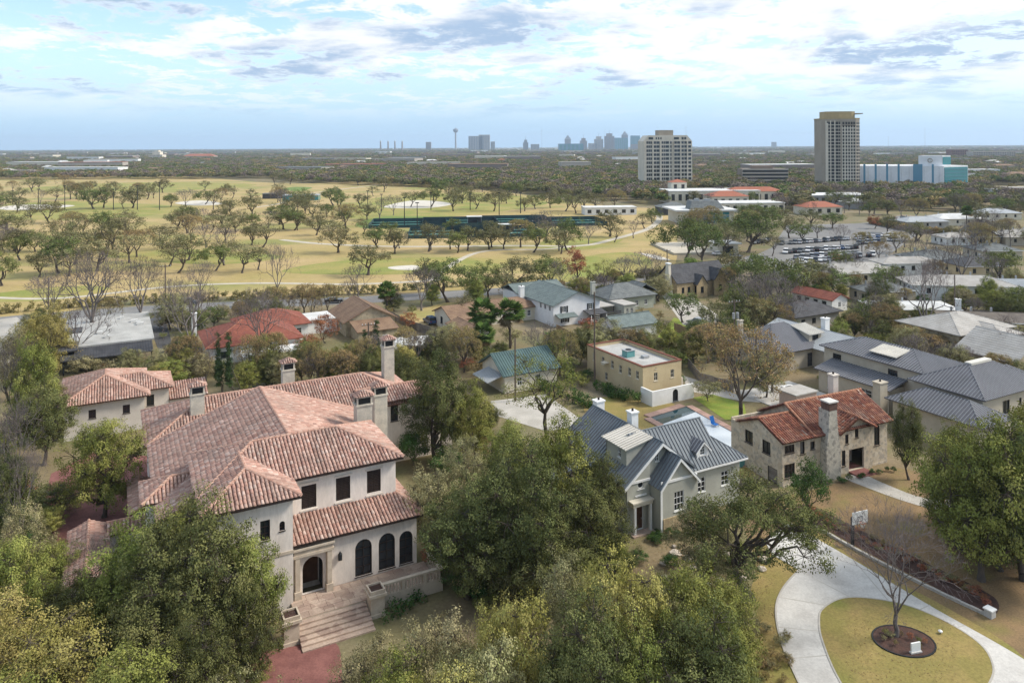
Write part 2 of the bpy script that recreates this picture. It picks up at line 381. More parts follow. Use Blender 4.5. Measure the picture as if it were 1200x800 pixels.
# golf course: beyond the street, as far as the tree line
golf = sheet('golf_course', smooth_loop(P((-140, 366), (150, 351), (420, 344), (600, 337), (745, 327), (790, 312), (792, 268), (785, 246), (700, 240), (560, 222), (430, 213), (330, 215), (200, 206), (60, 207), (-120, 209), (-200, 240)), 5), M_golf, 0.02)
for nm, pts in (('fairway', [(-60, 352), (70, 336), (130, 338), (60, 352)]), ('fairway', [(330, 318), (400, 306), (520, 302), (600, 306), (560, 318), (420, 322)]),
                ('fairway', [(640, 318), (690, 300), (740, 296), (765, 308), (740, 326), (660, 330)]), ('fairway', [(400, 252), (440, 232), (560, 226), (640, 236), (600, 246), (470, 258)]),
                ('fairway', [(-80, 250), (60, 236), (180, 240), (220, 247), (80, 258)]), ('fairway', [(120, 300), (210, 292), (330, 300), (250, 310)]),
                ('fairway', [(640, 282), (700, 277), (730, 281), (690, 292), (640, 290)]), ('fairway', [(20, 222), (150, 214), (300, 216), (200, 224)])):
    sheet(nm, smooth_loop(P(*pts), 6), M_fairway, 0.045)
for pts in ([(418, 262), (450, 254), (500, 254), (505, 261), (470, 267), (430, 268)], [(330, 222), (345, 219), (366, 220), (350, 224)]):
    sheet('putting_green', smooth_loop(P(*pts), 6), M_green, 0.07)
for pts in ([(450, 243), (476, 236), (500, 235), (530, 239), (500, 244)], [(456, 313), (486, 311), (490, 316), (462, 316)],
            [(750, 297), (768, 299), (786, 305), (770, 304)], [(0, 243), (30, 240), (88, 241), (40, 246), (5, 246)], [(205, 238), (235, 235), (262, 239), (230, 241)]):
    o = sheet('sand_bunker', smooth_loop(P(*pts), 6), M_sand, 0.075)
ribbon('cart_path', P((330, 281), (380, 286), (470, 289), (600, 288), (680, 288), (720, 280), (760, 268), (773, 256), (768, 248)), 3.4, M_path, 0.06)
ribbon('cart_path', P((-60, 345), (60, 350), (200, 336), (300, 332), (420, 333), (520, 328)), 2.2, M_path, 0.062)
ribbon('cart_path', P((500, 330), (560, 296), (640, 292), (690, 287)), 2.4, M_path, 0.064)
ribbon('cart_path', P((300, 243), (330, 238), (345, 230), (400, 222), (455, 215)), 3.0, M_path, 0.066)
# streets
ribbon('street', [at(-260, 412), at(-60, 382), at(120, 366), at(260, 358), at(400, 352.5), at(520, 345.5), at(620, 338.5), at(720, 329), at(800, 319), at(860, 312)], 9.0, M_asphP, 0.03)
ribbon('street', P((-120, 470), (-20, 432), (8, 400), (12, 385), (2, 374)), 6.0, M_conc2, 0.034)
ribbon('street', P((860, 312), (900, 300), (960, 310), (1060, 300), (1180, 330), (1300, 350)), 8.0, M_asphP, 0.036)
sheet('parking_lot', P((870, 306), (905, 290), (922, 264), (1000, 262), (1060, 258), (1085, 268), (1040, 300), (985, 318), (930, 316)), M_asphP, 0.04)
# the circular drive, lawn and beds
LAWN = smooth_loop(P((880, 860), (880, 720), (885, 660), (870, 600), (905, 585), (960, 572), (1050, 548), (1130, 575), (1320, 640), (1500, 820), (1200, 900)), 6)
sheet('front_lawn', LAWN, M_lawnB, 0.012)
sheet('front_lawn', smooth_loop(P((872, 790), (880, 690), (905, 640), (935, 612), (1010, 660), (1110, 712), (1200, 770), (1230, 840), (1000, 900), (905, 860)), 6), M_lawn, 0.020)
DR_OUT = smooth_loop(P((962, 880), (940, 810), (917, 757), (909, 716), (917, 690), (936, 668)), 6, False)
DR_TOP = P((905, 650), (895, 632), (925, 612), (948, 626))
DR_R = smooth_loop(P((948, 626), (1010, 662), (1090, 710), (1165, 752), (1215, 782), (1290, 830)), 6, False)
drive_pts = DR_OUT + DR_TOP + DR_R[1:] + P((1240, 900))
ISLAND = smooth_loop(P((1040, 880), (985, 800), (964, 752), (960, 728), (964, 714), (985, 702), (1015, 701), (1060, 709), (1105, 727), (1145, 752), (1162, 775), (1160, 800), (1120, 850)), 6)
def ring_sheet(name, outer, hole, m, z):
    tris = tessellate_polygon([[Vector((p[0], p[1], 0)) for p in outer], [Vector((p[0], p[1], 0)) for p in hole]])
    b = MB(); b.add([(p[0], p[1], z) for p in outer + hole], list(tris)); o = b.build(name, m)
    bm = bmesh.new(); bm.from_mesh(o.data)
    for f in bm.faces:
        f.normal_update()
        if f.normal.z < 0: f.normal_flip()
    bm.to_mesh(o.data); bm.free(); o['kind'] = 'structure'; return o
ring_sheet('driveway', drive_pts, ISLAND, M_conc, 0.06)
sheet('island_lawn', ISLAND, M_lawn, 0.085)
def kerb(name, pts, w, h, m, closed=True, z=0.0, lab=None):
    b = MB(); k = len(pts)
    for i in range(k if closed else k - 1):
        a, c = Vector(pts[i]).to_3d(), Vector(pts[(i + 1) % k]).to_3d()
        d = c - a; l = d.length
        if l < 1e-4: continue
        d /= l; nrm = Vector((-d.y, d.x, 0)) * w
        b.obox(a + Vector((0, 0, z)) - nrm / 2, d * (l + 0.01), nrm, (0, 0, h))
    o = b.build(name, m)
    if lab: tag(o, lab[0], lab[1])
    else: o['kind'] = 'structure'
    return o
kerb('driveway_edge', ISLAND, 0.14, 0.10, M_conc2)
kerb('driveway_edge', DR_OUT, 0.14, 0.09, M_conc2, False)
# control joints cut into the drive
for a, b_ in (((912, 735), (962, 740)), ((913, 700), (970, 710)), ((935, 668), (1000, 702)), ((1000, 656), (1040, 703)), ((1090, 709), (1075, 716)), ((1130, 733), (1118, 737)), ((925, 772), (972, 768)), ((940, 805), (990, 804)), ((918, 650), (955, 632))):
    pa, pb = Vector(at(*a)).to_3d(), Vector(at(*b_)).to_3d(); d = (pb - pa); n_ = Vector((-d.y, d.x, 0)).normalized() * 0.05
    o = MB().add([pa - n_ + Vector((0, 0, 0.064)), pb - n_ + Vector((0, 0, 0.064)), pb + n_ + Vector((0, 0, 0.064)), pa + n_ + Vector((0, 0, 0.064))], [(0, 1, 2, 3)]).build('joint', M_conc2, bpy.data.objects['driveway'])
# mulch bed with its low stone edge between the two gardens
sheet('mulch_bed', smooth_loop(P((933, 599), (949, 592), (1002, 618), (1078, 656), (1152, 692), (1170, 707), (1166, 720), (1150, 716), (1080, 680), (1000, 638)), 5), M_mulch, 0.05)
edge = smooth_loop(P((930, 603), (1000, 643), (1080, 685), (1162, 724)), 8, False)
wall_o = thing('garden_wall', 'long low pale stone edging wall beside the mulch bed and drive', 'garden wall', (0, 0, 0))
for i in range(len(edge) - 1):
    a, c = Vector(edge[i]).to_3d(), Vector(edge[i + 1]).to_3d(); d = c - a; l = d.length; d /= l
    nrm = Vector((-d.y, d.x, 0)) * 0.26
    MB().obox(a - nrm / 2, d * (l - 0.03), nrm, (0, 0, 0.24 + 0.02 * (i % 2))).build('coping_stone', M_conc2, wall_o)
sheet('garden_path', smooth_loop(P((990, 560), (1010, 556), (1035, 566), (1070, 580), (1110, 590), (1145, 600), (1140, 606), (1090, 596), (1050, 584), (1015, 571)), 5), M_conc2, 0.04)
# mansion forecourt of red brick, courtyard, rear lawns
sheet('brick_forecourt', smooth_loop(P((225, 860), (285, 773), (335, 759), (392, 752), (402, 800), (415, 880)), 5), M_redbrick, 0.03)
sheet('brick_courtyard', P((48, 600), (60, 555), (110, 530), (185, 535), (190, 580), (170, 640), (80, 660)), M_redbrick, 0.03)
sheet('green_lawn', P((812, 466), (835, 462), (872, 473), (876, 492), (850, 492)), M_lawnG, 0.03)
sheet('back_garden_lawn', smooth_loop(P((690, 470), (760, 462), (800, 480), (870, 530), (880, 560), (800, 540), (700, 500)), 5), M_lawn, 0.02)
sheet('back_garden_lawn', P((790, 372), (860, 395), (815, 405), (770, 395)), M_lawnG, 0.02)
sheet('back_drive', P((800, 440), (850, 455), (950, 462), (945, 475), (870, 470), (806, 458)), M_conc2, 0.026)
sheet('back_drive', P((575, 470), (640, 462), (690, 498), (640, 505), (575, 485)), M_conc2, 0.026)
sheet('front_yard_grass', P((455, 372), (520, 355), (560, 352), (505, 380), (470, 384)), M_golf, 0.026)
sheet('back_drive', P((775, 345), (800, 340), (845, 372), (828, 392), (800, 380)), M_conc2, 0.028)
sheet('back_drive', P((168, 362), (190, 360), (205, 415), (192, 428)), M_asph, 0.028)
# ------------------------------------------------------------------ building kit
TILE_PAL = np.array([(0.49, 0.335, 0.27), (0.44, 0.275, 0.215), (0.385, 0.21, 0.16), (0.33, 0.165, 0.125), (0.54, 0.41, 0.345), (0.42, 0.25, 0.195), (0.36, 0.235, 0.19), (0.29, 0.165, 0.13)])
TILE_PAL = TILE_PAL * .68 + np.array([0.445, 0.29, 0.235]) * .32
TILE_W = np.array([.18, .20, .18, .12, .07, .14, .07, .04])
RED_PAL = np.array([0.88, 0.90, 0.95]) * np.array([(0.27, 0.095, 0.055), (0.32, 0.125, 0.07), (0.22, 0.075, 0.048), (0.37, 0.17, 0.10), (0.17, 0.065, 0.045), (0.36, 0.23, 0.165)])
RED_W = np.array([.28, .24, .2, .12, .1, .06])
def poly_range(P2, x):
    """[lo, hi] of y where the vertical line at x crosses the convex 2D polygon"""
    ys = []
    for i in range(len(P2)):
        (x0, y0), (x1, y1) = P2[i], P2[(i + 1) % len(P2)]
        if (x0 - x) * (x1 - x) <= 0 and abs(x1 - x0) > 1e-9:
            ys.append(y0 + (y1 - y0) * (x - x0) / (x1 - x0))
    return (min(ys), max(ys)) if len(ys) >= 2 else None
def plane_axes(pts):
    pts = [Vector(p) for p in pts]
    n = Vector((0, 0, 0))
    for i in range(len(pts)): n += pts[i].cross(pts[(i + 1) % len(pts)])
    n.normalize()
    if n.z < 0: n = -n
    e = Vector((0, 0, 1)).cross(n)
    if e.length < 1e-5: e = Vector((1, 0, 0))
    e.normalize(); s = n.cross(e)          # e horizontal along the eave, s up the slope
    return n, e, s
def tile_mesh(pts, pal, wts, pitch=0.33, tl=0.46):
    n, e, s = plane_axes(pts); o = Vector(pts[0])
    P2 = [((Vector(p) - o).dot(e), (Vector(p) - o).dot(s)) for p in pts]
    x0, x1 = min(p[0] for p in P2), max(p[0] for p in P2)
    k = max(1, int((x1 - x0) / pitch)); pit = (x1 - x0) / k
    rows = []
    for i in range(k):
        x = x0 + (i + 0.5) * pit
        r = poly_range(P2, x)
        if not r or r[1] - r[0] < 0.12: continue
        y = r[0] - 0.06 + random.uniform(-0.02, 0.02)
        while y < r[1] - 0.05:
            rows.append((x, y, min(y + tl, r[1]), i)); y += tl
    R = np.array(rows); m = len(R)
    ang = np.array([0.0, 0.25, 0.5, 0.75, 1.0]) * math.pi
    w = pit * 0.43
    jx = RNG.normal(0, 0.012, m); jz = RNG.uniform(0, 0.02, m)
    A = np.zeros((m, 2, 5, 3))
    for j, (yy, lift, sc) in enumerate(((R[:, 1], 0.055, 1.0), (R[:, 2] + 0.03, 0.012, 0.86))):
        A[:, j, :, 0] = R[:, 0:1] + jx[:, None] + np.cos(ang)[None] * w * sc
        A[:, j, :, 1] = yy[:, None]
        A[:, j, :, 2] = (lift + jz)[:, None] + np.sin(ang)[None] * w * 0.72 * sc - 0.0
    A = A.reshape(-1, 3)
    E_, S_, N_ = np.array(e), np.array(s), np.array(n)
    V = np.array(o) + A[:, 0:1] * E_ + A[:, 1:2] * S_ + A[:, 2:3] * N_
    b = np.arange(m)[:, None] * 10
    quads = [b + np.array([[i, i + 1, 5 + i + 1, 5 + i]]) for i in range(4)]
    cap1 = b + np.array([[0, 4, 3, 1]]); cap2 = b + np.array([[1, 3, 2, 2]])
    Fq = np.concatenate([np.concatenate([q[:, None] for q in quads] + [cap1[:, None]], 1).reshape(-1, 4)])
    ci = RNG.choice(len(pal), m, p=wts / wts.sum()); c = pal[ci] * RNG.uniform(0.90, 1.10, (m, 1)) * RNG.normal(1, .09, k)[R[:, 3].astype(int)][:, None]
    return V, Fq, np.repeat(c, 5, 0)
FOOT = []; HOUSES = []
class House:
    def __init__(s, name, label, cat, px=None, py=None, ang=28.0, org=None, z=0.0, group=None):
        p = org if org else at(px, py, z)
        s.o = thing(name, label, cat, (p[0], p[1], 0.0), math.radians(ang), group)
        s.p, s.a = p, math.radians(ang)
        HOUSES.append((p[0], p[1], name.replace('_', ' ')))
    def l(s, px, py, z):
        x, y = at(px, py, z); x -= s.p[0]; y -= s.p[1]; c, n = math.cos(s.a), math.sin(s.a)
        return (x * c + y * n, -x * n + y * c)
    # ---- walls with real openings; outward side is to the right of p0 -> p1
    def wall(s, p0, p1, z0, z1, m, holes=(), th=0.25, outline=None, name='wall', frame=M_white, glass=M_glass, parent=None):
        p0, p1 = Vector((p0[0], p0[1], 0)), Vector((p1[0], p1[1], 0))
        d = p1 - p0; L = d.length; d.normalize(); nrm = Vector((d.y, -d.x, 0))
        ol = outline or [(0, z0), (L, z0), (L, z1), (0, z1)]
        hp = []
        for h in holes:
            x, zb, w, ht = h[:4]; kind = h[4] if len(h) > 4 else 'win'
            if kind.startswith('arch'):
                r = w / 2; zs = zb + ht - r
                pl = [(x - r, zb), (x + r, zb)] + [(x + r * math.cos(t), zs + r * math.sin(t)) for t in [math.pi * i / 8 for i in range(9)]]
                pl = pl[:2] + pl[2:]
            elif kind == 'round':
                pl = [(x + w / 2 * math.cos(t), zb + ht / 2 + ht / 2 * math.sin(t)) for t in [2 * math.pi * i / 12 for i in range(12)]]
            else: pl = [(x - w / 2, zb), (x + w / 2, zb), (x + w / 2, zb + ht), (x - w / 2, zb + ht)]
            hp.append((h, kind, pl))
        W = lambda q, dep=0.0: p0 + d * q[0] + Vector((0, 0, q[1])) - nrm * dep
        loops = [ol] + [q[2] for q in hp]
        flat = [q for lp in loops for q in lp]
        tris = tessellate_polygon([[Vector((q[0], q[1], 0)) for q in lp] for lp in loops])
        b = MB(); n = len(flat)
        tl = []
        for t in tris:
            a_, b__, c_ = (Vector(flat[i]) for i in t)
            cr = (b__ - a_).x * (c_ - a_).y - (b__ - a_).y * (c_ - a_).x
            if abs(cr) < 1e-9: continue
            tl.append(tuple(t) if cr > 0 else (t[0], t[2], t[1]))
        b.add([W(q) for q in flat] + [W(q, th) for q in flat], tl + [(t[0] + n, t[2] + n, t[1] + n) for t in tl])
        k = 0
        for li, lp in enumerate(loops):
            m_ = len(lp); sgn = sum(lp[i][0] * lp[(i + 1) % m_][1] - lp[(i + 1) % m_][0] * lp[i][1] for i in range(m_)) > 0
            fs = []
            for i in range(m_):
                i0, i1 = k + i, k + (i + 1) % m_
                f = (i0, i0 + n, i1 + n, i1)
                if (li == 0) != sgn: f = f[::-1]
                if li: f = f[::-1] if sgn else f
                fs.append(f)
            b.f += fs; b.m += [0] * len(fs); k += m_
        wo = b.build(name, m, parent or s.o)
        for h, kind, pl in hp:
            s.window(W, d, nrm, h, kind, pl, h[5] if len(h) > 5 else frame, h[6] if len(h) > 6 else glass)
        return wo
    def window(s, W, d, nrm, h, kind, pl, frame, glass):
        x, zb, w, ht = h[:4]
        if kind == 'open' or kind == 'archopen': return
        b = MB(); k = len(pl); cx_, cz = x, zb + ht / 2
        f = 0.07 if min(w, ht) > 0.6 else 0.05
        ins = [(cx_ + (q[0] - cx_) * (1 - 2 * f / w), cz + (q[1] - cz) * (1 - 2 * f / ht)) for q in pl]
        for i in range(k):
            j = (i + 1) % k
            b.prism([W(pl[i], 0.05), W(pl[j], 0.05), W(ins[j], 0.05), W(ins[i], 0.05)], -nrm * 0.08)
        up = Vector((0, 0, 1))
        nx, nz = h[7] if len(h) > 7 else ((2, 3) if kind in ('win', 'arch') else (1, 1))
        if kind == 'shut': nx, nz = 2, 1
        for i in range(1, nx):
            xx = x - w / 2 + w * i / nx
            b.obox(W((xx - 0.022, zb + f), 0.12), d * 0.044, nrm * 0.045, up * (ht - 2 * f - (w * 0.12 if kind == 'arch' else 0)))
        for i in range(1, nz):
            z_ = zb + ht * i / nz
            if kind in ('arch', 'round') and z_ > zb + ht - w / 2 * 0.9 and kind == 'arch': continue
            b.obox(W((x - w / 2 + f, z_ - 0.022), 0.122), d * (w - 2 * f), nrm * 0.045, up * 0.044)
        nm = 'door' if kind in ('door', 'archdoor', 'garage') else 'window'
        if kind == 'garage':
            nm = 'garage_door'
        wobj = b.build(nm, frame, s.o)
        g = MB(); g.add([W(q, 0.15) for q in ins], [tuple(range(k))])
        if kind == 'shut':
            g2 = MB(); zc = 0
            sl = int(ht / 0.16)
            for i in range(sl):
                z_ = zb + f + (ht - 2 * f) * i / sl
                for x0 in (x - w / 2 + f, x + 0.03):
                    g2.obox(W((x0, z_ + 0.02), 0.15), d * (w / 2 - f - 0.03), nrm * 0.05, up * ((ht - 2 * f) / sl - 0.045))
            g2.build('louvre', glass, wobj)
            g.build('backing', M_black, wobj)
        elif kind == 'garage':
            for i in range(4):
                z_ = zb + f + (ht - 2 * f) * i / 4
                MB().obox(W((x - w / 2 + f, z_ + 0.01), 0.14), d * (w - 2 * f), nrm * 0.04, up * ((ht - 2 * f) / 4 - 0.03)).build('door_panel', glass, wobj)
        elif kind == 'door':
            g.build('door_leaf', glass, wobj)
            MB().obox(W((x + w * 0.32, zb + 1.0), 0.15), d * 0.05, nrm * 0.08, up * 0.16).build('handle', M_metal, wobj)
        else:
            g.build('pane', glass, wobj)
            MB().obox(W((x - w / 2 - 0.06, zb - 0.075), 0.045), d * (w + 0.12), nrm * 0.11, up * 0.07).build('sill', frame, wobj)
    def box_walls(s, u0, u1, v0, v1, z0, z1, m, front=(), left=(), right=(), back=(), gable=None, frame=M_white, glass=M_glass, slope=0.4):
        """four walls of a rectangular block; gable: 'u' ends at u0/u1 rise to the ridge, 'v' ends at v0/v1"""
        t = 0.25
        c_, n_ = math.cos(s.a), math.sin(s.a)
        FOOT.append([(s.p[0] + u * c_ - v * n_, s.p[1] + u * n_ + v * c_) for u, v in ((u0, v0), (u1, v0), (u1, v1), (u0, v1))])
        for nm, a, b, hs in (('f', (u0, v0), (u1, v0), front), ('r', (u1, v0 + t + .002), (u1, v1 - t - .002), right), ('b', (u1, v1), (u0, v1), back), ('l', (u0, v1 - t - .002), (u0, v0 + t + .002), left)):
            ol = None; L = math.hypot(a[0] - b[0], a[1] - b[1])
            if (gable == 'v' and nm in 'fb') or (gable == 'u' and nm in 'lr'):
                ol = [(0, z0), (L, z0), (L, z1), (L / 2, z1 + slope * L / 2), (0, z1)]
            if nm in 'lr': hs = [(h[0] - t,) + tuple(h[1:]) for h in hs]
            s.wall(a, b, z0, z1, m, hs, outline=ol, frame=frame, glass=glass)
    # ---- roofs
    def plane(s, pts, style, mats, name='roof_slope', th=0.16, parent=None, pal=None):
        """one roof plane: slab + its covering. mats = (slab material, cover material)"""
        pts = [Vector(p) for p in pts]; n, e, sl = plane_axes(pts)
        o = MB().prism(pts, -n * th).build(name, mats[0], parent or s.o)
        bm = bmesh.new(); bm.from_mesh(o.data); bmesh.ops.recalc_face_normals(bm, faces=bm.faces); bm.to_mesh(o.data); bm.free()
        if style == 'tile':
            pl, w = pal or (TILE_PAL, TILE_W)
            V, Fq, c = tile_mesh(pts, pl, w)
            t = put('roof_tile', np_mesh('roof_tile', V, Fq, M_tile, c), o); t['kind'] = 'stuff'
        elif style == 'seam':
            P2 = [((p - pts[0]).dot(e), (p - pts[0]).dot(sl)) for p in pts]
            x0, x1 = min(p[0] for p in P2), max(p[0] for p in P2)
            b = MB(); k = max(2, round((x1 - x0) / 0.45)); pit = (x1 - x0) / k
            for i in range(k):
                x = x0 + (i + 0.5) * pit; r = poly_range(P2, x)
                if not r or r[1] - r[0] < 0.1: continue
                b.obox(pts[0] + e * (x - 0.022) + sl * r[0] + n * 0.002, e * 0.044, sl * (r[1] - r[0]), n * 0.075)
            if b.f:
                t = b.build('standing_seam', mats[1], o); t['kind'] = 'stuff'
        elif style == 'shingle':
            P2 = [((p - pts[0]).dot(e), (p - pts[0]).dot(sl)) for p in pts]
            y0, y1 = min(p[1] for p in P2), max(p[1] for p in P2)
            b = MB(); Q2 = [(q[1], q[0]) for q in P2]; y = y0 + 0.2
            while y < y1 - 0.1:
                r = poly_range(Q2, y)
                if r and r[1] - r[0] > 0.2:
                    b.obox(pts[0] + e * r[0] + sl * y + n * 0.001, e * (r[1] - r[0]), sl * 0.30, n * 0.022)
                y += 0.6
            if b.f:
                t = b.build('shingle_course', mats[1], o); t['kind'] = 'stuff'
        return o
    def caps(s, segs, m, r=0.13, parent=None, tile=False):
        for a, b_ in segs:
            a, b_ = Vector(a), Vector(b_); L = (b_ - a).length
            b = MB()
            if tile:
                k = max(1, int(L / 0.5))
                for i in range(k):
                    b.cyl(a.lerp(b_, i / k) + Vector((0, 0, 0.05)), a.lerp(b_, (i + 1.08) / k) + Vector((0, 0, 0.03)), r, r * 0.86, 7)
            else: b.cyl(a, b_, r * 0.55, r * 0.55, 6)
            b.build('ridge_cap', m, parent or s.o)
    def roof(s, u0, u1, v0, v1, ze, slope, axis, ends, style, mats, capm=None, pal=None, faces='fblr', th=0.16, fascia=None):
        """rectangular roof over its eaves; axis 'u' or 'v' = ridge direction; ends = ('hip'|'gable') x 2"""
        T = style == 'tile'
        if axis == 'u':
            w = (v1 - v0) / 2; zr = ze + w * slope
            a = u0 + (w if ends[0] == 'hip' else 0); b = u1 - (w if ends[1] == 'hip' else 0)
            if a > b: a = b = (a + b) / 2
            vm = (v0 + v1) / 2; A, B = (a, vm, zr), (b, vm, zr)
            c = [(u0, v0, ze), (u1, v0, ze), (u1, v1, ze), (u0, v1, ze)]
            F = {'f': [c[0], c[1], B, A], 'b': [c[2], c[3], A, B]}
            if ends[0] == 'hip': F['l'] = [c[3], c[0], A]
            if ends[1] == 'hip': F['r'] = [c[1], c[2], B]
            hips = ([(c[0], A), (c[3], A)] if ends[0] == 'hip' else []) + ([(c[1], B), (c[2], B)] if ends[1] == 'hip' else [])
        else:
            w = (u1 - u0) / 2; zr = ze + w * slope
            a = v0 + (w if ends[0] == 'hip' else 0); b = v1 - (w if ends[1] == 'hip' else 0)
            if a > b: a = b = (a + b) / 2
            um = (u0 + u1) / 2; A, B = (um, a, zr), (um, b, zr)
            c = [(u0, v0, ze), (u1, v0, ze), (u1, v1, ze), (u0, v1, ze)]
            F = {'l': [c[3], c[0], A, B], 'r': [c[1], c[2], B, A]}
            if ends[0] == 'hip': F['f'] = [c[0], c[1], A]
            if ends[1] == 'hip': F['b'] = [c[2], c[3], B]
            hips = ([(c[0], A), (c[1], A)] if ends[0] == 'hip' else []) + ([(c[2], B), (c[3], B)] if ends[1] == 'hip' else [])
        first = None
        for k, pl in F.items():
            if k not in faces: continue
            # drop repeated points
            q = []
            for p in pl:
                if not q or (Vector(p) - Vector(q[-1])).length > 1e-4: q.append(p)
            s.plane(q, style, mats, pal=pal, th=th)
        segs = [h for h in hips] + ([(A, B)] if (Vector(A) - Vector(B)).length > 0.2 else [])
        s.caps(segs, capm or mats[1], 0.17 if T else 0.13, tile=T)
        return zr
    def chimney(s, u, v, z0, z1, w=0.9, d=0.9, m=M_chimney, style='plain'):
        c = thing_part = MB().box(u - w / 2, u + w / 2, v - d / 2, v + d / 2, z0, z1).build('chimney', m, s.o)
        MB().box(u - w / 2 - 0.1, u + w / 2 + 0.1, v - d / 2 - 0.1, v + d / 2 + 0.1, z1, z1 + 0.16).build('chimney_cap', m, c)
        if style == 'plain':
            MB().cyl((u, v, z1 + 0.16), (u, v, z1 + 0.45), 0.14, 0.12, 8).build('flue', M_trimdark, c)
        else:     # an open belfry under a little tiled hood
            zt = z1 + 0.16; q = 0.16
            for su in (-1, 1):
                for sv in (-1, 1):
                    MB().box(u + su * (w / 2) - (q if su > 0 else 0), u + su * (w / 2) + (q if su < 0 else 0), v + sv * d / 2 - (q if sv > 0 else 0), v + sv * d / 2 + (q if sv < 0 else 0), zt, zt + 0.75).build('post', m, c)
            MB().box(u - w / 2 + q, u + w / 2 - q, v - d / 2 + q, v + d / 2 - q, zt, zt + 0.74).build('flue', M_black, c)
            zt += 0.75
            MB().box(u - w / 2 - 0.12, u + w / 2 + 0.12, v - d / 2 - 0.12, v + d / 2 + 0.12, zt, zt + 0.14).build('lintel', m, c)
            e = 0.2; zt += 0.14
            for pl in ([(u - w / 2 - e, v - d / 2 - e, zt), (u + w / 2 + e, v - d / 2 - e, zt), (u, v, zt + 0.5)], [(u + w / 2 + e, v - d / 2 - e, zt), (u + w / 2 + e, v + d / 2 + e, zt), (u, v, zt + 0.5)],
                       [(u + w / 2 + e, v + d / 2 + e, zt), (u - w / 2 - e, v + d / 2 + e, zt), (u, v, zt + 0.5)], [(u - w / 2 - e, v + d / 2 + e, zt), (u - w / 2 - e, v - d / 2 - e, zt), (u, v, zt + 0.5)]):
                pp = s.plane(pl, 'none', (M_tilebase, M_tile), name='hood_slope', th=0.05, parent=c)
                V, Fq, cc = tile_mesh([Vector(p) for p in pl], TILE_PAL, TILE_W, 0.24, 0.4)
                cm = put('hood_tile', np_mesh('hood_tile', V, Fq, M_tile, cc), c); cm['kind'] = 'stuff'
        return c
def shutters(h, W0, d, xs, z, ht, w, m=M_black):
    pass
# ------------------------------------------------------------------ the mansion
TL = (M_tilebase, M_tile)
M_cap = mat('ridge_tile_terracotta', (0.46, 0.30, 0.23), (0.36, 0.20, 0.15), scale=2.5, fine_amt=0.2)
M_capR = mat('ridge_tile_orange', (0.42, 0.22, 0.14), (0.33, 0.14, 0.08), scale=2.5, fine_amt=0.2)
m = House('mansion', 'large cream stucco mansion with sprawling pink clay tile roofs and arched porch', 'house', org=(-10.55, 72.0))
T, D = M_trimdark, M_shutter
# block A: three shuttered windows over the porch
m.box_walls(-17.7, -0.6, 0.6, 9.8, 0, 10.25, M_stucco, front=[(8.85, 7.15, 1.35, 2.1, 'shut', T, D), (12.0, 7.2, 1.35, 2.1, 'shut', T, D), (14.95, 7.25, 1.35, 2.1, 'shut', T, D)], frame=T)
m.roof(-18.3, 0.0, 0.0, 10.4, 10.3, 0.4, 'u', ('hip', 'hip'), 'tile', TL, M_cap)
# block B: wing stepping forward on the left
m.box_walls(-17.8, -11.0, -2.86, 0.55, 0, 10.2, M_stucco, front=[(1.2, 6.9, 0.9, 1.7, 'win', T), (4.5, 6.9, 0.8, 1.7, 'win', T), (5.9, 7.4, 0.45, 0.8, 'arch', T), (5.2, 2.2, 0.6, 1.0, 'win', T)], frame=T)
m.roof(-18.4, -10.4, -3.46, 4.6, 10.27, 0.4, 'v', ('hip', 'gable'), 'tile', TL, M_cap)
MB().box(-17.86, -10.94, -2.92, -2.865, 5.3, 5.55).build('string_course', M_carved, m.o)
# block M: the great central roof, ridge running back
zr, um, vb = 12.35, -9.7, 21.6
for pl in ([(-21.3, vb, 7.88), (-21.3, 2.6, 7.88), (-13.2, 2.6, 11.0), (um, 5.7, zr), (um, vb, zr)], [(1.9, 10.4, 7.88), (1.9, vb, 7.88), (um, vb, zr), (um, 10.4, zr)], [(-1.2, 5.3, 9.075), (-1.2, 10.39, 9.075), (um, 10.39, zr), (um, 5.3, zr)]):
    m.plane(pl, 'tile', TL)
m.caps([((um, 5.2, zr), (um, vb, zr)), ((-21.3, vb, 7.88), (um, vb, zr)), ((1.9, vb, 7.88), (um, vb, zr))], M_cap, 0.17, tile=True)
m.wall((-20.7, 21.3), (-20.7, 3.0), 0, 7.8, M_stucco, [(3.5, 4.6, 1.1, 1.7, 'win', T), (9.5, 4.6, 1.1, 1.7, 'win', T), (14.5, 4.4, 1.3, 2.0, 'win', T)])
m.wall((1.3, 9.9), (1.3, 21.3), 0, 7.8, M_stucco, [(5.0, 4.6, 1.1, 1.7, 'win', T)])
m.wall((1.3, 21.3), (-20.7, 21.3), 0, 7.8, M_stucco, outline=[(0, 0), (22, 0), (22, 7.8), (11, 12.1), (0, 7.8)])
m.wall((-20.7, 3.0), (-17.7, 3.0), 0, 7.8, M_stucco, outline=[(0, 0), (3.0, 0), (3.0, 8.9), (0, 7.75)])
# small hipped bay over a dark window on the west slope
m.box_walls(-21.9, -17.6, 6.6, 10.6, 4.5, 8.1, M_stucco, front=[(1.6, 6.0, 1.9, 1.7, 'win', T)], left=[(2.0, 6.2, 1.4, 1.5, 'win', T)])
m.roof(-22.4, -14.5, 6.0, 11.2, 8.15, 0.42, 'u', ('hip', 'gable'), 'tile', TL, M_cap)
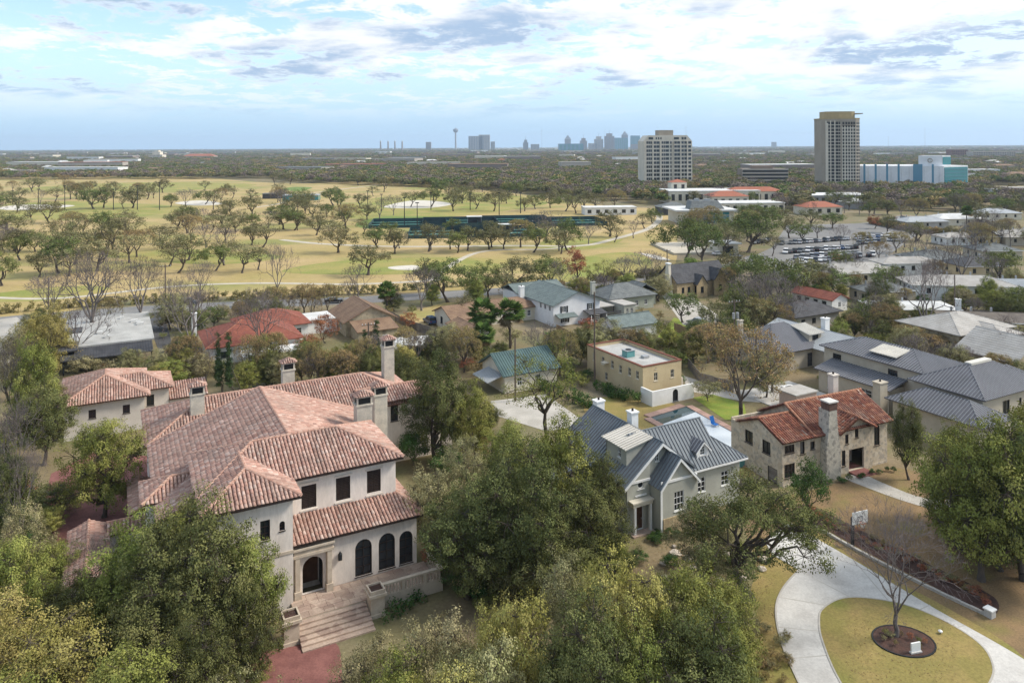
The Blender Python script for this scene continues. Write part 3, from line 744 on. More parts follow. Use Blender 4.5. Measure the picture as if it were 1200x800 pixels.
# rear wing R and its east block E
m.box_walls(-20.9, 10.2, 22.9, 34.6, 0, 7.35, M_stucco, left=[(4.0, 4.4, 1.1, 1.7, 'win', T), (8.0, 4.4, 1.1, 1.7, 'win', T)], front=[(2.0, 4.4, 1.1, 1.7, 'win', T)])
m.roof(-21.5, 10.8, 22.3, 35.2, 7.42, 0.4, 'u', ('hip', 'hip'), 'tile', TL, M_cap)
m.box_walls(3.0, 12.5, 22.62, 27.0, 0, 7.95, M_stucco, front=[(3.9, 5.2, 1.0, 2.1, 'win', T)], right=[(2.2, 5.2, 1.0, 1.9, 'win', T)])
m.roof(2.4, 13.1, 22.02, 27.6, 8.0, 0.4, 'u', ('gable', 'hip'), 'tile', TL, M_cap)
m.plane([(15.3, 22.4, 4.7), (15.3, 28.0, 4.7), (12.55, 28.0, 5.9), (12.55, 22.4, 5.9)], 'tile', TL)
m.box_walls(12.52, 14.9, 22.8, 27.8, 0, 4.6, M_stucco)
# porch: lower wall with arches, lean-to roof turning the corner
m.wall((-10.95, -2.1), (0.5, -2.1), 1.0, 5.6, M_stucco, [(1.8, 1.02, 1.8, 3.1, 'archopen'), (6.35, 1.25, 1.55, 3.25, 'arch', T, M_glass, (2, 4)), (8.55, 1.25, 1.55, 3.25, 'arch', T, M_glass, (2, 4)), (10.4, 1.25, 1.3, 3.0, 'arch', T, M_glass, (2, 4))])
m.wall((0.5, -1.84), (0.5, 6.0), 1.0, 5.6, M_stucco, [(2.5, 1.25, 1.5, 3.2, 'arch', T, M_glass, (2, 4))])
m.plane([(-10.95, -2.65, 5.72), (1.05, -2.65, 5.72), (-0.62, 0.58, 6.78), (-10.95, 0.58, 6.78)], 'tile', TL)
m.plane([(1.05, -2.65, 5.72), (1.05, 6.6, 5.72), (-0.62, 6.6, 6.78), (-0.62, 0.58, 6.78)], 'tile', TL)
m.caps([((1.05, -2.65, 5.72), (-0.62, 0.58, 6.78))], M_cap, 0.15, tile=True)
for v_, z_ in ((-2.68, 5.50), (0.02 - 0.06, 10.08)):
    MB().box(-10.9 if v_ < -1 else -10.3, 1.0 if v_ < -1 else 0.0, v_, v_ + 0.06, z_, z_ + 0.17).build('gutter', T, m.o)
MB().box(-10.4, -18.4, -3.5, -3.44, 10.05, 10.22).build('gutter', T, m.o)
# carved entrance surround and recessed doors
for x in (-10.55, -7.8):
    po = MB().box(x - .2, x + .2, -2.62, -2.12, 1.0, 4.55).build('pilaster', M_carved, m.o)
    MB().box(x - .3, x + .3, -2.72, -2.105, 1.0, 1.65).build('plinth', M_carved, po)
po = MB().box(-10.95, -7.4, -2.66, -2.105, 4.55, 4.78).box(-10.85, -7.5, -2.6, -2.105, 4.78, 5.15).box(-11.0, -7.35, -2.72, -2.105, 5.15, 5.32).build('entablature', M_carved, m.o)
dn = MB()
for i in range(16): dn.box(-10.8 + i * 0.215, -10.68 + i * 0.215, -2.66, -2.6, 5.02, 5.15)
dn.build('dentil', M_carved, po)
MB().box(-10.5, -7.7, -0.2, -0.05, 1.0, 5.2).build('porch_back_wall', M_stucco, m.o)
MB().box(-9.9, -8.3, -0.32, -0.205, 1.0, 4.1).build('entrance_door', M_wood, m.o)
gt = MB()
for i in range(7): gt.box(-8.28, -8.24, -1.9 + i * 0.2, -1.87 + i * 0.2, 1.0, 3.9)
gt.box(-8.29, -8.23, -1.95, -0.65, 3.86, 3.92).build('iron_gate', M_black, m.o)
ln = MB().box(-6.95, -6.65, -2.45, -2.2, 3.3, 3.8).box(-6.84, -6.76, -2.2, -2.1, 3.55, 3.62).build('wall_lantern', M_black, m.o)
MB().lathe((-6.8, -2.325, 3.8), [(0.2, 0), (0.05, 0.22), (0.01, 0.3)], 6).build('lantern_top', M_black, ln)
for x in (-8.85, -5.7, -2.75):          # stone lintels and corbels over the shuttered windows
    MB().box(x - 0.85, x + 0.85, 0.5, 0.595, 9.42, 9.55).build('lintel', M_stuccoP, m.o)
    MB().box(x - 0.8, x + 0.8, 0.48, 0.595, 6.95, 7.08).build('window_ledge', M_stuccoP, m.o)
# chimneys
m.chimney(-15.9, 26.3, 7.0, 11.2, 1.5, 1.0, style='hood')
m.chimney(-4.6, 31.0, 8.5, 11.2, 1.5, 1.2, style='hood')
m.chimney(8.2, 29.0, 8.0, 13.0, 1.4, 1.3, style='hood')
m.chimney(-0.4, 11.9, 7.5, 11.8, 1.7, 1.3, style='hood')
m.chimney(2.1, 13.9, 6.0, 11.9, 1.5, 1.3, style='hood')
# terrace, steps, balustrade and planter piers
ter = thing('terrace', 'flagstone terrace before the arched porch of the mansion', 'terrace', m.o.location, m.a)
MB().box(-11.2, 1.2, -5.4, -2.11, 0.0, 0.94).build('terrace_base', M_carved, ter)
r_ = random.Random(3)
v = -5.4
while v < -2.15:
    dv = 0.8; u = -11.2 - r_.uniform(0, 0.5)
    while u < 1.2:
        du = r_.uniform(0.8, 1.5)
        a, b = max(u, -11.2), min(u + du, 1.2)
        if b - a > 0.15: MB().box(a + .012, b - .012, v + .012, min(v + dv, -2.12) - .012, 0.941, 1.0 + r_.uniform(-0.004, 0.006)).build('flagstone', M_flag, ter)
        u += du
    v += dv
st = thing('entrance_steps', 'broad flight of stone steps rising to the mansion terrace', 'steps', m.o.location, m.a)
for i in range(6):
    MB().box(-11.3 - 0.02 * i, -5.45, -5.42 - 0.48 * (i + 1), -5.41 - 0.48 * i, 0, 0.86 - 0.145 * i).build('step', M_flag, st)
def pier(u, v, lab):
    p = thing('planter_pier', lab, 'pier', m.o.matrix_basis @ Vector((u, v, 0)), m.a, 'planter piers flanking the steps')
    p.location = Matrix.Rotation(m.a, 3, 'Z') @ Vector((u, v, 0)) + m.o.location
    MB().box(-.6, .6, -.6, .6, 0, 1.75).build('shaft', M_carved, p)
    MB().box(-.7, .7, -.7, .7, 0, 0.3).build('plinth', M_carved, p)
    MB().box(-.78, .78, -.78, .78, 1.75, 1.98).build('cap', M_carved, p)
    b = MB().box(-.66, .66, -.66, -.54, 1.98, 2.3).box(-.66, .66, .54, .66, 1.98, 2.3).box(-.66, -.54, -.539, .539, 1.98, 2.3).box(.54, .66, -.539, .539, 1.98, 2.3)
    b.build('planter', M_carved, p)
    MB().box(-.535, .535, -.535, .535, 1.985, 2.16).build('soil', M_mulch, p)
pier(-4.75, -6.1, 'square carved stone planter pier where steps and balustrade meet'); pier(-11.95, -6.3, 'square carved stone planter pier beside the steps, half hidden by tree foliage')
bal = thing('balustrade', 'pale carved stone balustrade along the mansion terrace', 'balustrade', m.o.location, m.a)
MB().box(-4.1, 1.6, -5.75, -5.45, 0.0, 1.12).build('base_rail', M_carved, bal)
MB().box(-4.1, 1.6, -5.78, -5.42, 1.92, 2.08).build('top_rail', M_carved, bal)
bme = MB().lathe((0, 0, 0), [(0.09, 0), (0.09, 0.08), (0.05, 0.14), (0.11, 0.32), (0.05, 0.62), (0.09, 0.72), (0.09, 0.8)], 8).mesh('baluster', M_carved, True)
for i in range(19):
    if i % 7 == 6:
        MB().box(-3.85 + i * 0.29 - .14, -3.85 + i * 0.29 + .14, -5.76, -5.44, 1.12, 1.92).build('rail_post', M_carved, bal); continue
    o = put('baluster', bme, bal); o.location = (-3.85 + i * 0.29, -5.6, 1.12)
for i in range(6):
    v_ = -5.1 + 0.5 * i
    o = put('baluster', bme, bal); o.location = (1.45, v_, 1.12)
MB().box(1.28, 1.62, -5.4, -2.3, 1.92, 2.07).build('top_rail', M_carved, bal)
MB().box(1.3, 1.6, -5.4, -2.3, 0.0, 1.115).build('base_rail', M_carved, bal)
# tiled garden gallery west of the mansion
ga = House('garden_gallery', 'narrow tile roofed gallery wall beside the red brick courtyard', 'gallery', org=(m.o.location.x, m.o.location.y))
ga.roof(-28.4, -25.0, 4.5, 15.6, 3.0, 0.42, 'v', ('gable', 'gable'), 'tile', TL, M_cap)
ga.box_walls(-28.0, -25.4, 4.9, 15.2, 0, 2.95, M_stucco)
ga.roof(-25.2, -20.75, 12.8, 15.7, 3.05, 0.42, 'u', ('gable', 'gable'), 'tile', TL, M_cap)
ga.box_walls(-25.0, -20.72, 13.2, 15.3, 0, 2.98, M_stucco)
ga.roof(-23.2, -21.0, 15.5, 24.0, 3.4, 0.42, 'v', ('gable', 'gable'), 'tile', TL, M_cap)
ga.box_walls(-22.9, -21.2, 15.6, 23.8, 0, 3.35, M_stucco)
# ------------------------------------------------------------------ guest house
g = House('guest_house', 'small cream guest house with pink clay tile hip roofs behind the mansion', 'house', org=(-61.28, 102.33))
g.box_walls(0, 9.9, 0, 13.0, 0, 4.85, M_stuccoP, front=[(3.4, 2.6, 0.9, 1.2, 'win', T), (7.6, 2.6, 0.9, 1.2, 'win', T)], left=[(4, 2.4, 0.9, 1.2, 'win', T)])
g.roof(-.7, 10.6, -.7, 13.7, 4.9, 0.38, 'v', ('hip', 'hip'), 'tile', TL, M_cap)
g.box_walls(9.95, 13.2, 2.4, 9.4, 0, 4.8, M_stuccoP, front=[(0.8, 2.4, 1.0, 1.6, 'win', T)])
g.roof(4.5, 13.8, 1.8, 10.0, 4.93, 0.38, 'u', ('gable', 'hip'), 'tile', TL, M_cap)
g.plane([(13.25, 2.2, 3.0), (18.6, 2.2, 3.0), (18.6, 6.5, 4.3), (13.25, 6.5, 4.3)], 'tile', TL)
g.box_walls(13.26, 18.4, 2.7, 6.4, 0, 2.9, M_stuccoP)
# ------------------------------------------------------------------ grey metal-roofed house
SG = (M_seam, M_seamD); SD = (M_seamD, M_seamL)
h = House('grey_gabled_house', 'grey sided house with steep blue grey metal gables and white dormer', 'house', org=(15.1, 77.1))
WF = M_white
# front gable G2
h.wall((0, 0), (4.8, 0), 0, 5.0, M_greysid, [(2.4, 2.0, 1.3, 2.0, 'win', WF, M_glass, (3, 3))], outline=[(0, 0), (4.8, 0), (4.8, 5.0), (2.4, 7.55), (0, 5.0)])
h.wall((0, 2.6), (0, 0.26), 0, 5.0, M_greysid)
h.wall((4.8, 0.26), (4.8, 2.6), 0, 5.0, M_greysid)
h.plane([(-0.3, 6.0, 4.72), (-0.3, -0.3, 4.72), (2.4, -0.3, 7.6), (2.4, 6.0, 7.6)], 'seam', SG, th=.12)
h.plane([(5.1, -0.3, 4.72), (5.1, 6.0, 4.72), (2.4, 6.0, 7.6), (2.4, -0.3, 7.6)], 'seam', SG, th=.12)
def barge(hh, pts, v, m_=M_white, w=0.28, th=0.09):
    for a, b in zip(pts[:-1], pts[1:]):
        d_ = Vector((b[0] - a[0], 0, b[1] - a[1])); 
        MB().prism([(a[0], v, a[1] - w), (b[0], v, b[1] - w), (b[0], v, b[1] + .01), (a[0], v, a[1] + .01)], (0, -th, 0)).build('bargeboard', m_, hh.o)
barge(h, [(-0.3, 4.60), (2.4, 7.48)], -0.305); barge(h, [(2.4, 7.48), (5.1, 4.60)], -0.305)
MB().box(0.0, 4.8, -0.09, -0.005, 5.15, 5.4).build('band_board', M_white, h.o)
MB().box(-0.06, 0.2, -0.06, -0.004, 0, 4.7).build('corner_board', M_white, h.o)
MB().box(0.25, 4.75, -0.12, -0.006, 0.0, 1.55).build('brick_plinth', M_brick, h.o)
# gable G1 with entrance
v1 = 1.7; ap = (1.4, 8.75); lf = (-3.3, 5.2)
h.wall((-3.0, v1), (-0.05, v1), 0, 5.2, M_greysid, [(1.45, 0.15, 1.25, 2.5, 'door', WF, M_wood), (1.75, 4.35, 0.8, 0.8, 'round', WF, M_glass, (1, 1))], outline=[(0, 0), (2.95, 0), (2.95, 7.6), (0, 5.3)])
h.wall((-0.05, v1 + 0.3), (2.6, v1 + 0.3), 5.0, 8, M_greysid, [(1.2, 6.6, 0.5, 0.75, 'win', WF, M_glass, (2, 2))], outline=[(-2.9, 5.32), (-0.0, 5.3), (2.6, 5.3), (2.6, 7.8), (1.45, 8.7), (0, 7.6)])
h.wall((-3.0, 14.0), (-3.0, v1 + 0.26), 0, 5.1, M_greysid, [(3.0, 2.5, 1.0, 1.5), (7.0, 2.5, 1.0, 1.5)])
h.plane([(-3.6, 14.4, 4.98), (-3.6, v1 - 0.35, 4.98), (1.4, v1 - 0.35, 8.8), (1.4, 14.4, 8.8)], 'seam', SG, th=.12)
h.plane([(6.0, v1 - 0.35, 5.2), (6.0, 14.4, 5.2), (1.4, 14.4, 8.8), (1.4, v1 - 0.35, 8.8)], 'seam', SG, th=.12)
h.wall((5.6, 14.0), (-3.0, 14.0), 0, 5, M_greysid, outline=[(0, 0), (8.6, 0), (8.6, 5.0), (4.2, 8.4), (0, 5.2)])
h.wall((5.6, 8.5), (5.6, 13.7), 0, 5.2, M_greysid, [(2, 2.5, 1.0, 1.5)])
barge(h, [(-3.6, 4.86), (1.4, 8.68)], v1 - 0.352); barge(h, [(1.4, 8.68), (3.2, 7.27)], v1 - 0.352)
h.caps([((1.4, v1 - 0.35, 8.82), (1.4, 14.4, 8.82)), ((2.4, -0.3, 7.62), (2.4, 3.2, 7.62))], M_seam, 0.14)
MB().box(-3.0, -0.06, v1 - 0.09, v1 - 0.004, 5.05, 5.28).build('band_board', M_white, h.o)
MB().box(-2.0, -0.55, v1 - 0.08, v1 - 0.004, 3.62, 3.78).build('window_ledge', M_white, h.o)
pt = MB().box(-2.75, -0.25, v1 - 0.75, v1 - 0.01, 2.95, 3.3).box(-2.85, -0.15, v1 - 0.85, v1 - 0.012, 3.3, 3.45).build('entrance_canopy', M_cream, h.o)
for x in (-2.6, -0.6): MB().box(x, x + 0.26, v1 - 0.7, v1 - 0.44, 0.15, 2.95).build('column', M_white, pt)
MB().box(-2.9, -0.1, v1 - 1.0, v1 - 0.01, 0, 0.14).build('door_step', M_flag, h.o)
# shed dormer with white roof on the left slope
h.wall((-1.95, 6.9), (-1.95, 3.46), 5.9, 8.1, M_greysid, [(2.4, 6.75, 0.6, 0.95, 'win', WF, M_glass, (2, 2))])
h.wall((-1.95, 3.2), (1.3, 3.2), 6, 8, M_greysid, outline=[(0, 6.0), (3.25, 8.45), (3.25, 8.62), (0, 8.1)])
h.wall((1.3, 6.9), (-1.95, 6.9), 6, 8, M_greysid, outline=[(0, 8.45), (3.25, 6.0), (3.25, 8.1), (0, 8.62)])
h.plane([(-2.35, 7.25, 8.15), (-2.35, 2.85, 8.15), (1.45, 2.85, 8.87), (1.45, 7.25, 8.87)], 'seam', (M_seamW, M_shP), th=.12)
# cross wing K, its dormer and lower east end
h.plane([(3.2, 1.2, 4.95), (9.9, 1.2, 4.95), (9.9, 5.1, 8.75), (-0.5, 5.1, 8.75)], 'seam', SG, th=.12)
h.plane([(9.9, 9.0, 4.95), (3.0, 9.0, 4.95), (1.4, 5.1, 8.75), (9.9, 5.1, 8.75)], 'seam', SG, th=.12)
h.caps([((1.4, 5.1, 8.77), (9.9, 5.1, 8.77))], M_seam, 0.14)
h.wall((4.8, 1.7), (12.6, 1.7), 0, 4.85, M_greysid, [(2.2, 2.2, 1.1, 1.6), (5.6, 2.2, 1.1, 1.6)])
h.wall((9.6, 1.96), (9.6, 8.5), 0, 5, M_greysid, outline=[(0, 0), (6.54, 0), (6.54, 4.9), (3.14, 8.4), (0, 5.0)])
h.wall((9.6, 8.5), (5.3, 8.5), 0, 4.9, M_greysid)
h.roof(9.55, 13.4, 1.22, 7.4, 4.9, 0.66, 'u', ('gable', 'hip'), 'seam', SG, M_seam, th=.12)
h.wall((12.6, 1.96), (12.6, 6.8), 0, 4.85, M_greysid, [(2.4, 2.2, 1.0, 1.5)])
h.wall((12.6, 7.05), (9.6, 7.05), 0, 4.85, M_greysid)
MB().box(3.3, 9.9, 1.14, 1.2, 4.72, 4.9).build('gutter', M_white, h.o); MB().box(9.9, 13.4, 1.15, 1.21, 4.68, 4.86).build('gutter', M_white, h.o)
dm = [(6.7, 5.85), (8.3, 5.85), (8.3, 6.7), (7.5, 7.5), (6.7, 6.7)]
h.wall((6.7, 2.05), (8.3, 2.05), 5.8, 6.7, M_white, [(0.8, 6.0, 0.72, 0.95, 'win', WF, M_glass, (2, 3))], outline=[(0, 5.5), (1.6, 5.5), (1.6, 6.75), (0.8, 7.45), (0, 6.75)], th=0.15)
h.wall((6.7, 4.2), (6.7, 2.2), 5.5, 6.75, M_greysid, th=.1); h.wall((8.3, 2.2), (8.3, 4.2), 5.5, 6.75, M_greysid, th=.1)
h.plane([(6.4, 4.6, 6.5), (6.4, 1.85, 6.5), (7.5, 1.85, 7.55), (7.5, 4.6, 7.55)], 'seam', SD, th=.08)
h.plane([(8.6, 1.85, 6.5), (8.6, 4.6, 6.5), (7.5, 4.6, 7.55), (7.5, 1.85, 7.55)], 'seam', SD, th=.08)
barge(h, [(6.4, 6.42), (7.5, 7.47), (8.6, 6.42)], 1.845, w=.16, th=.06)
# low west roof
h.plane([(-7.2, 12.5, 3.6), (-7.2, 8.5, 3.6), (-2.6, 8.5, 5.6), (-2.6, 12.5, 5.6)], 'seam', SG, th=.12)
h.box_walls(-6.8, -3.05, 8.9, 12.2, 0, 3.6, M_greysid, left=[(1.6, 1.4, 1, 1.3)])
h.plane([(-1.5, 17.4, 4.4), (-1.5, 14.42, 4.4), (1.4, 14.42, 6.4), (1.4, 17.4, 6.4)], 'seam', SG, th=.12)
h.plane([(4.3, 14.42, 4.4), (4.3, 17.4, 4.4), (1.4, 17.4, 6.4), (1.4, 14.42, 6.4)], 'seam', SG, th=.12)
h.box_walls(-1.2, 4.0, 14.05, 17.1, 0, 4.4, M_greysid, gable='v', slope=0.6)
h.chimney(2.6, 14.9, 5.5, 8.9, 1.1, 0.9, M_white); h.chimney(2.5, 8.0, 7.0, 9.7, 0.9, 0.9, M_white)
h.chimney(-4.2, 15.4, 0.0, 4.6, 0.6, 0.6, M_white)
# ------------------------------------------------------------------ limestone house with red roof
RT = (M_tilebaseR, M_tile); RP = (RED_PAL, RED_W)
s = House('limestone_house', 'pale limestone house with orange red clay tile roof and stone chimney', 'house', org=(31.34, 87.56), ang=24.0)
K = M_trimdark
GW = lambda x, z, w, ht, n=(2, 1): (x, z, w, ht, 'win', K, M_glass, n)
s.wall((0, 7.2), (0, 0.26), 0, 5.4, M_stone, [GW(1.6, 3.2, 1.35, 1.55), GW(4.6, 3.0, 1.35, 1.55), (5.6, 0.0, 1.6, 1.75, 'garage', K, M_fenceG)], outline=[(0, 0), (6.94, 0), (6.94, 5.4), (3.6, 6.75), (0, 5.35)])
s.wall((0, 0), (8.6, 0), 0, 5.4, M_stone, [GW(1.1, 3.85, 1.5, 0.95, (3, 1)), GW(3.1, 3.4, 0.7, 1.5, (1, 1)), GW(4.7, 3.7, 0.7, 0.95, (1, 1)), GW(1.1, 1.0, 1.6, 1.6, (3, 2))])
s.wall((8.6, -0.35), (14.2, -0.35), 0, 5.3, M_stone, [GW(0.75, 1.0, 0.6, 1.9, (1, 2)), (2.9, 0.25, 2.5, 2.55, 'open'), GW(1.3, 3.6, 0.55, 1.15, (2, 1)), (2.95, 4.1, 0.6, 1.3, 'arch', K, M_glass, (2, 2))], outline=[(0, 0), (5.6, 0), (5.6, 5.2), (2.9, 6.55), (0, 5.2)])
s.wall((14.2, 0), (17.2, 0), 0, 5.4, M_stone, [(1.2, 2.4, 0.95, 2.6, 'arch', K, M_glass, (2, 4))])
s.wall((17.2, 0.26), (17.2, 8.6), 0, 5.4, M_stone, outline=[(0, 0), (8.34, 0), (8.34, 5.35), (4.1, 7.9), (0, 5.35)])
s.wall((17.2, 8.86), (0, 8.86), 0, 5.4, M_stone); s.wall((0, 8.6), (0, 7.2), 0, 5.2, M_stone)
s.wall((5.0, 8.6), (5.0, 0.27), 5, 8, M_stone, outline=[(0, 4.5), (8.3, 4.5), (8.3, 5.4), (4.15, 7.75), (0, 5.4)])
# recessed entrance
MB().box(9.9, 13.2, 1.9, 2.05, 0.2, 3.0).build('porch_back_wall', M_stuccoP, s.o)
MB().box(10.3, 11.3, 1.78, 1.895, 0.25, 2.45).build('entrance_door', M_wood, s.o)
MB().box(10.2, 12.8, -1.6, 1.88, 0.0, 0.2).box(10.0, 13.0, -2.0, -1.61, 0.0, 0.1).build('porch_step', M_redbrick, s.o)
MB().box(12.4, 12.62, 1.7, 1.89, 1.9, 2.3).build('wall_lantern', M_black, s.o)
# roofs: low west part, main, front gable
s.plane([(-0.4, -0.5, 5.35), (5.6, -0.5, 5.35), (5.6, 3.55, 7.0), (-0.4, 3.55, 7.0)], 'tile', RT, pal=RP)
s.plane([(5.6, 7.6, 5.35), (-0.4, 7.6, 5.35), (-0.4, 3.55, 7.0), (5.6, 3.55, 7.0)], 'tile', RT, pal=RP)
s.roof(4.6, 17.7, -0.52, 9.35, 5.32, 0.5, 'u', ('gable', 'gable'), 'tile', RT, M_capR, pal=RP)
s.plane([(8.3, 4.0, 5.1), (8.3, -0.85, 5.1), (11.4, -0.85, 6.75), (11.4, 4.0, 6.75)], 'tile', RT, pal=RP)
s.plane([(14.5, -0.85, 5.1), (14.5, 4.0, 5.1), (11.4, 4.0, 6.75), (11.4, -0.85, 6.75)], 'tile', RT, pal=RP)
s.caps([((11.4, -0.85, 6.78), (11.4, 3.0, 6.78)), ((-0.4, 3.55, 7.03), (4.6, 3.55, 7.03)), ((4.62, -0.52, 5.36), (4.62, 4.4, 7.8))], M_capR, 0.15, tile=True)
# broad stepped stone chimney on the front
c = MB().prism([(5.9, -0.02, 0), (8.2, -0.02, 0), (8.2, -0.02, 3.6), (7.75, -0.02, 6.0), (7.6, -0.02, 8.3), (6.4, -0.02, 8.3), (6.3, -0.02, 6.0), (5.9, -0.02, 3.6)], (0, -0.95, 0)).build('chimney', M_stoneG, s.o)
MB().box(6.35, 7.65, -1.0, 0.25, 8.3, 9.2).build('chimney_head', mat('chimney_brick', (0.14, 0.085, 0.065), (0.10, 0.06, 0.05), scale=3), c)
MB().box(6.25, 7.75, -1.1, 0.35, 9.2, 9.36).build('chimney_cap', M_conc, c)
MB().box(6.4, 7.6, -0.01, 0.7, 5.2, 8.25).build('chimney_back', M_stoneG, c)
s.chimney(15.6, 7.0, 6.0, 9.2, 0.9, 0.9, M_stuccoP)
MB().box(0.02, 17.1, -0.06, -0.004, 0, 0.25).build('plinth', M_stone, s.o)
# ------------------------------------------------------------------ tan flat-roofed house, wall and pool
t = House('tan_flat_roofed_house', 'tan stucco two storey house with flat roof and red tile coping', 'house', org=(20.33, 117.73), ang=29.0)
W1 = lambda x, z=3.0: (x, z, 0.75, 1.3, 'win', M_cream, M_glass, (2, 2))
t.box_walls(0, 7.9, 0, 15.2, 0, 5.2, M_tanst, front=[W1(2.6, 2.7), W1(6.0, 2.7), (2.6, 4.55, .25, .2, 'win', M_cream, M_glass, (1, 1))], left=[W1(2.0), W1(4.6), W1(7.2), W1(9.4, 2.8), W1(11.8), W1(13.8), W1(5.5, .6)], frame=M_cream)
MB().box(.25, 7.65, .25, 14.95, 4.55, 4.7).build('flat_roof', M_gravel, t.o)
for a in ((-.08, 7.98, -.08, .34), (-.08, 7.98, 14.86, 15.28), (-.08, .34, .345, 14.855), (7.56, 7.98, .345, 14.855)):
    MB().box(*a, 5.2, 5.34).build('coping', M_redcap, t.o)
hv = MB().box(2.2, 3.8, 6.8, 8.2, 4.72, 5.75).build('air_conditioner', M_hvac, t.o)
MB().box(2.1, 3.9, 6.7, 8.3, 5.75, 5.82).build('unit_lid', M_metal, hv); MB().lathe((3.0, 7.5, 5.82), [(.5, 0), (.5, .08), (.1, .1)], 12).build('fan_guard', M_black, hv)
MB().box(4.3, 5.4, 5.0, 5.9, 4.72, 5.1).build('roof_vent', M_metal, t.o)
MB().box(-.9, -.01, 8.9, 10.0, 3.6, 3.75).build('awning', M_cream, t.o)
MB().box(8.0, 8.6, .4, 1.5, 0, 2.2).build('meter_box', M_stuccoP, t.o)
hd = MB()
gw = House('pool_wall', 'white rendered garden wall with arched gate behind the pool', 'garden wall', org=t.p, ang=29.0)
gw.wall((-.3, -3.0), (7.8, -3.0), 0, 2.3, M_white, [(4.3, .1, 1.1, 1.9, 'archdoor', M_black, M_black, (1, 1))], th=.3)
gw.wall((-.6, -.2), (-.6, -3.0), 0, 2.3, M_white, th=.3)
pool = thing('swimming_pool', 'long covered swimming pool with pink stone coping on the lawn', 'swimming pool', (0, 0, 0))
pc = [Vector(at(*q)).to_3d() for q in ((762, 486), (806, 470), (884, 521), (868, 532))]
pc = [Vector(at(762, 490)).to_3d(), Vector(at(804, 477)).to_3d(), Vector(at(882, 520)).to_3d(), Vector(at(862, 545)).to_3d()]
cen = sum(pc, Vector()) / 4
MB().add([p + Vector((0, 0, .09)) for p in pc], [(0, 3, 2, 1)]).build('pool_cover', M_poolfloor, pool)
sp = [pc[0], pc[1], pc[1].lerp(pc[2], .16), pc[0].lerp(pc[3], .16)]
MB().add([p + Vector((0, 0, .12)) for p in sp], [(0, 3, 2, 1)]).build('spa_water', M_poolfloor2, pool)
M_pink = mat('pink_coping_stone', (0.46, 0.30, 0.24), (0.40, 0.26, 0.21), scale=2, objrand=.15)
for i in range(4):
    a, b = pc[i], pc[(i + 1) % 4]; d = (b - a); L = d.length; d.normalize(); nn = Vector((d.y, -d.x, 0))
    if nn.dot(cen - a) > 0: nn = -nn
    k = int(L / 1.2)
    for j in range(k):
        MB().obox(a + d * (L * j / k), d * (L / k - .03), nn * (1.1 if i in (1, 3) else 1.3), (0, 0, .2)).build('coping_stone', M_pink, pool)
bl = thing('bluish_object', 'small bluish object of unknown kind, chair shaped, beside the covered pool', 'chair', (*at(838, 500), 0), math.radians(29))  # bluish object of unknown kind, modelled in the form of a chair
M_blue = mat('blue_vinyl', (0.02, 0.16, 0.50), rough=.5)
MB().box(-.35, .35, -.4, .4, .36, .44).build('seat', M_blue, bl); MB().obox((-.35, .36, .40), (.7, 0, 0), (0, .35, .95), (0, .07, -.03)).build('backrest', M_blue, bl)
for x in (-.32, .26):
    for y in (-.36, .3): MB().box(x, x + .06, y, y + .06, 0, .36).build('leg', M_metal, bl)
# ------------------------------------------------------------------ the neighbourhood behind
def win_row(n, L, z=1.0, w=0.9, h=1.3, fr=M_white, gl=M_glass, nn=(2, 2), marg=1.0):
    return [(marg + (L - 2 * marg) * (i + .5) / n, z, w, h, 'win', fr, gl, nn) for i in range(n)]
def add_shutters(H, v, xs, z, h, w=.9, m_=M_black):
    for x in xs:
        for sg in (-1, 1):
            a = x + sg * (w / 2 + .24) - .2
            MB().box(a, a + .4, v - .07, v - .005, z - .05, z + h + .05).build('shutter', m_, H.o)
# flat modern house with dark lower roofs
h = House('flat_roofed_modern_house', 'low modern house with pale gravel roof and dark metal awnings', 'house', 131, 425)
h.box_walls(-8, 6.8, 1.0, 27, 0, 3.3, M_tanstone, front=win_row(3, 14, 1.0, 1.4, 1.4, M_black))
MB().box(-8.4, 7.2, .6, 27.4, 3.31, 3.6).build('flat_roof', M_gravel, h.o)
for a in ((-9.6, -5.2, 12, 16.5), (-9.8, -5.4, -3, 4), ):
    MB().box(a[0], a[1], a[2], a[3], 3.62, 3.85).build('dark_roof_panel', M_shD, h.o)
h.plane([(-8, -5.5, 2.7), (6.8, -5.5, 2.7), (6.8, .55, 3.3), (-8, .55, 3.3)], 'seam', (M_shD, M_shD))
for i in range(5):
    MB().box(-7.6 + i * 3.5, -7.4 + i * 3.5, -5.3, -5.1, 0, 2.65).build('awning_post', M_black, h.o)
for i, (u, v) in enumerate(((3.5, 17), (4.4, 15.2), (4.6, 13.6), (-1, 19), (1.5, 21.5), (-2.5, 9), (-1.2, 5))):
    MB().box(u, u + (1.3, .9, 1.2, .6, .7, .9, .8)[i], v, v + .9, 3.61, 4.1).build('roof_vent', M_flatW, h.o)
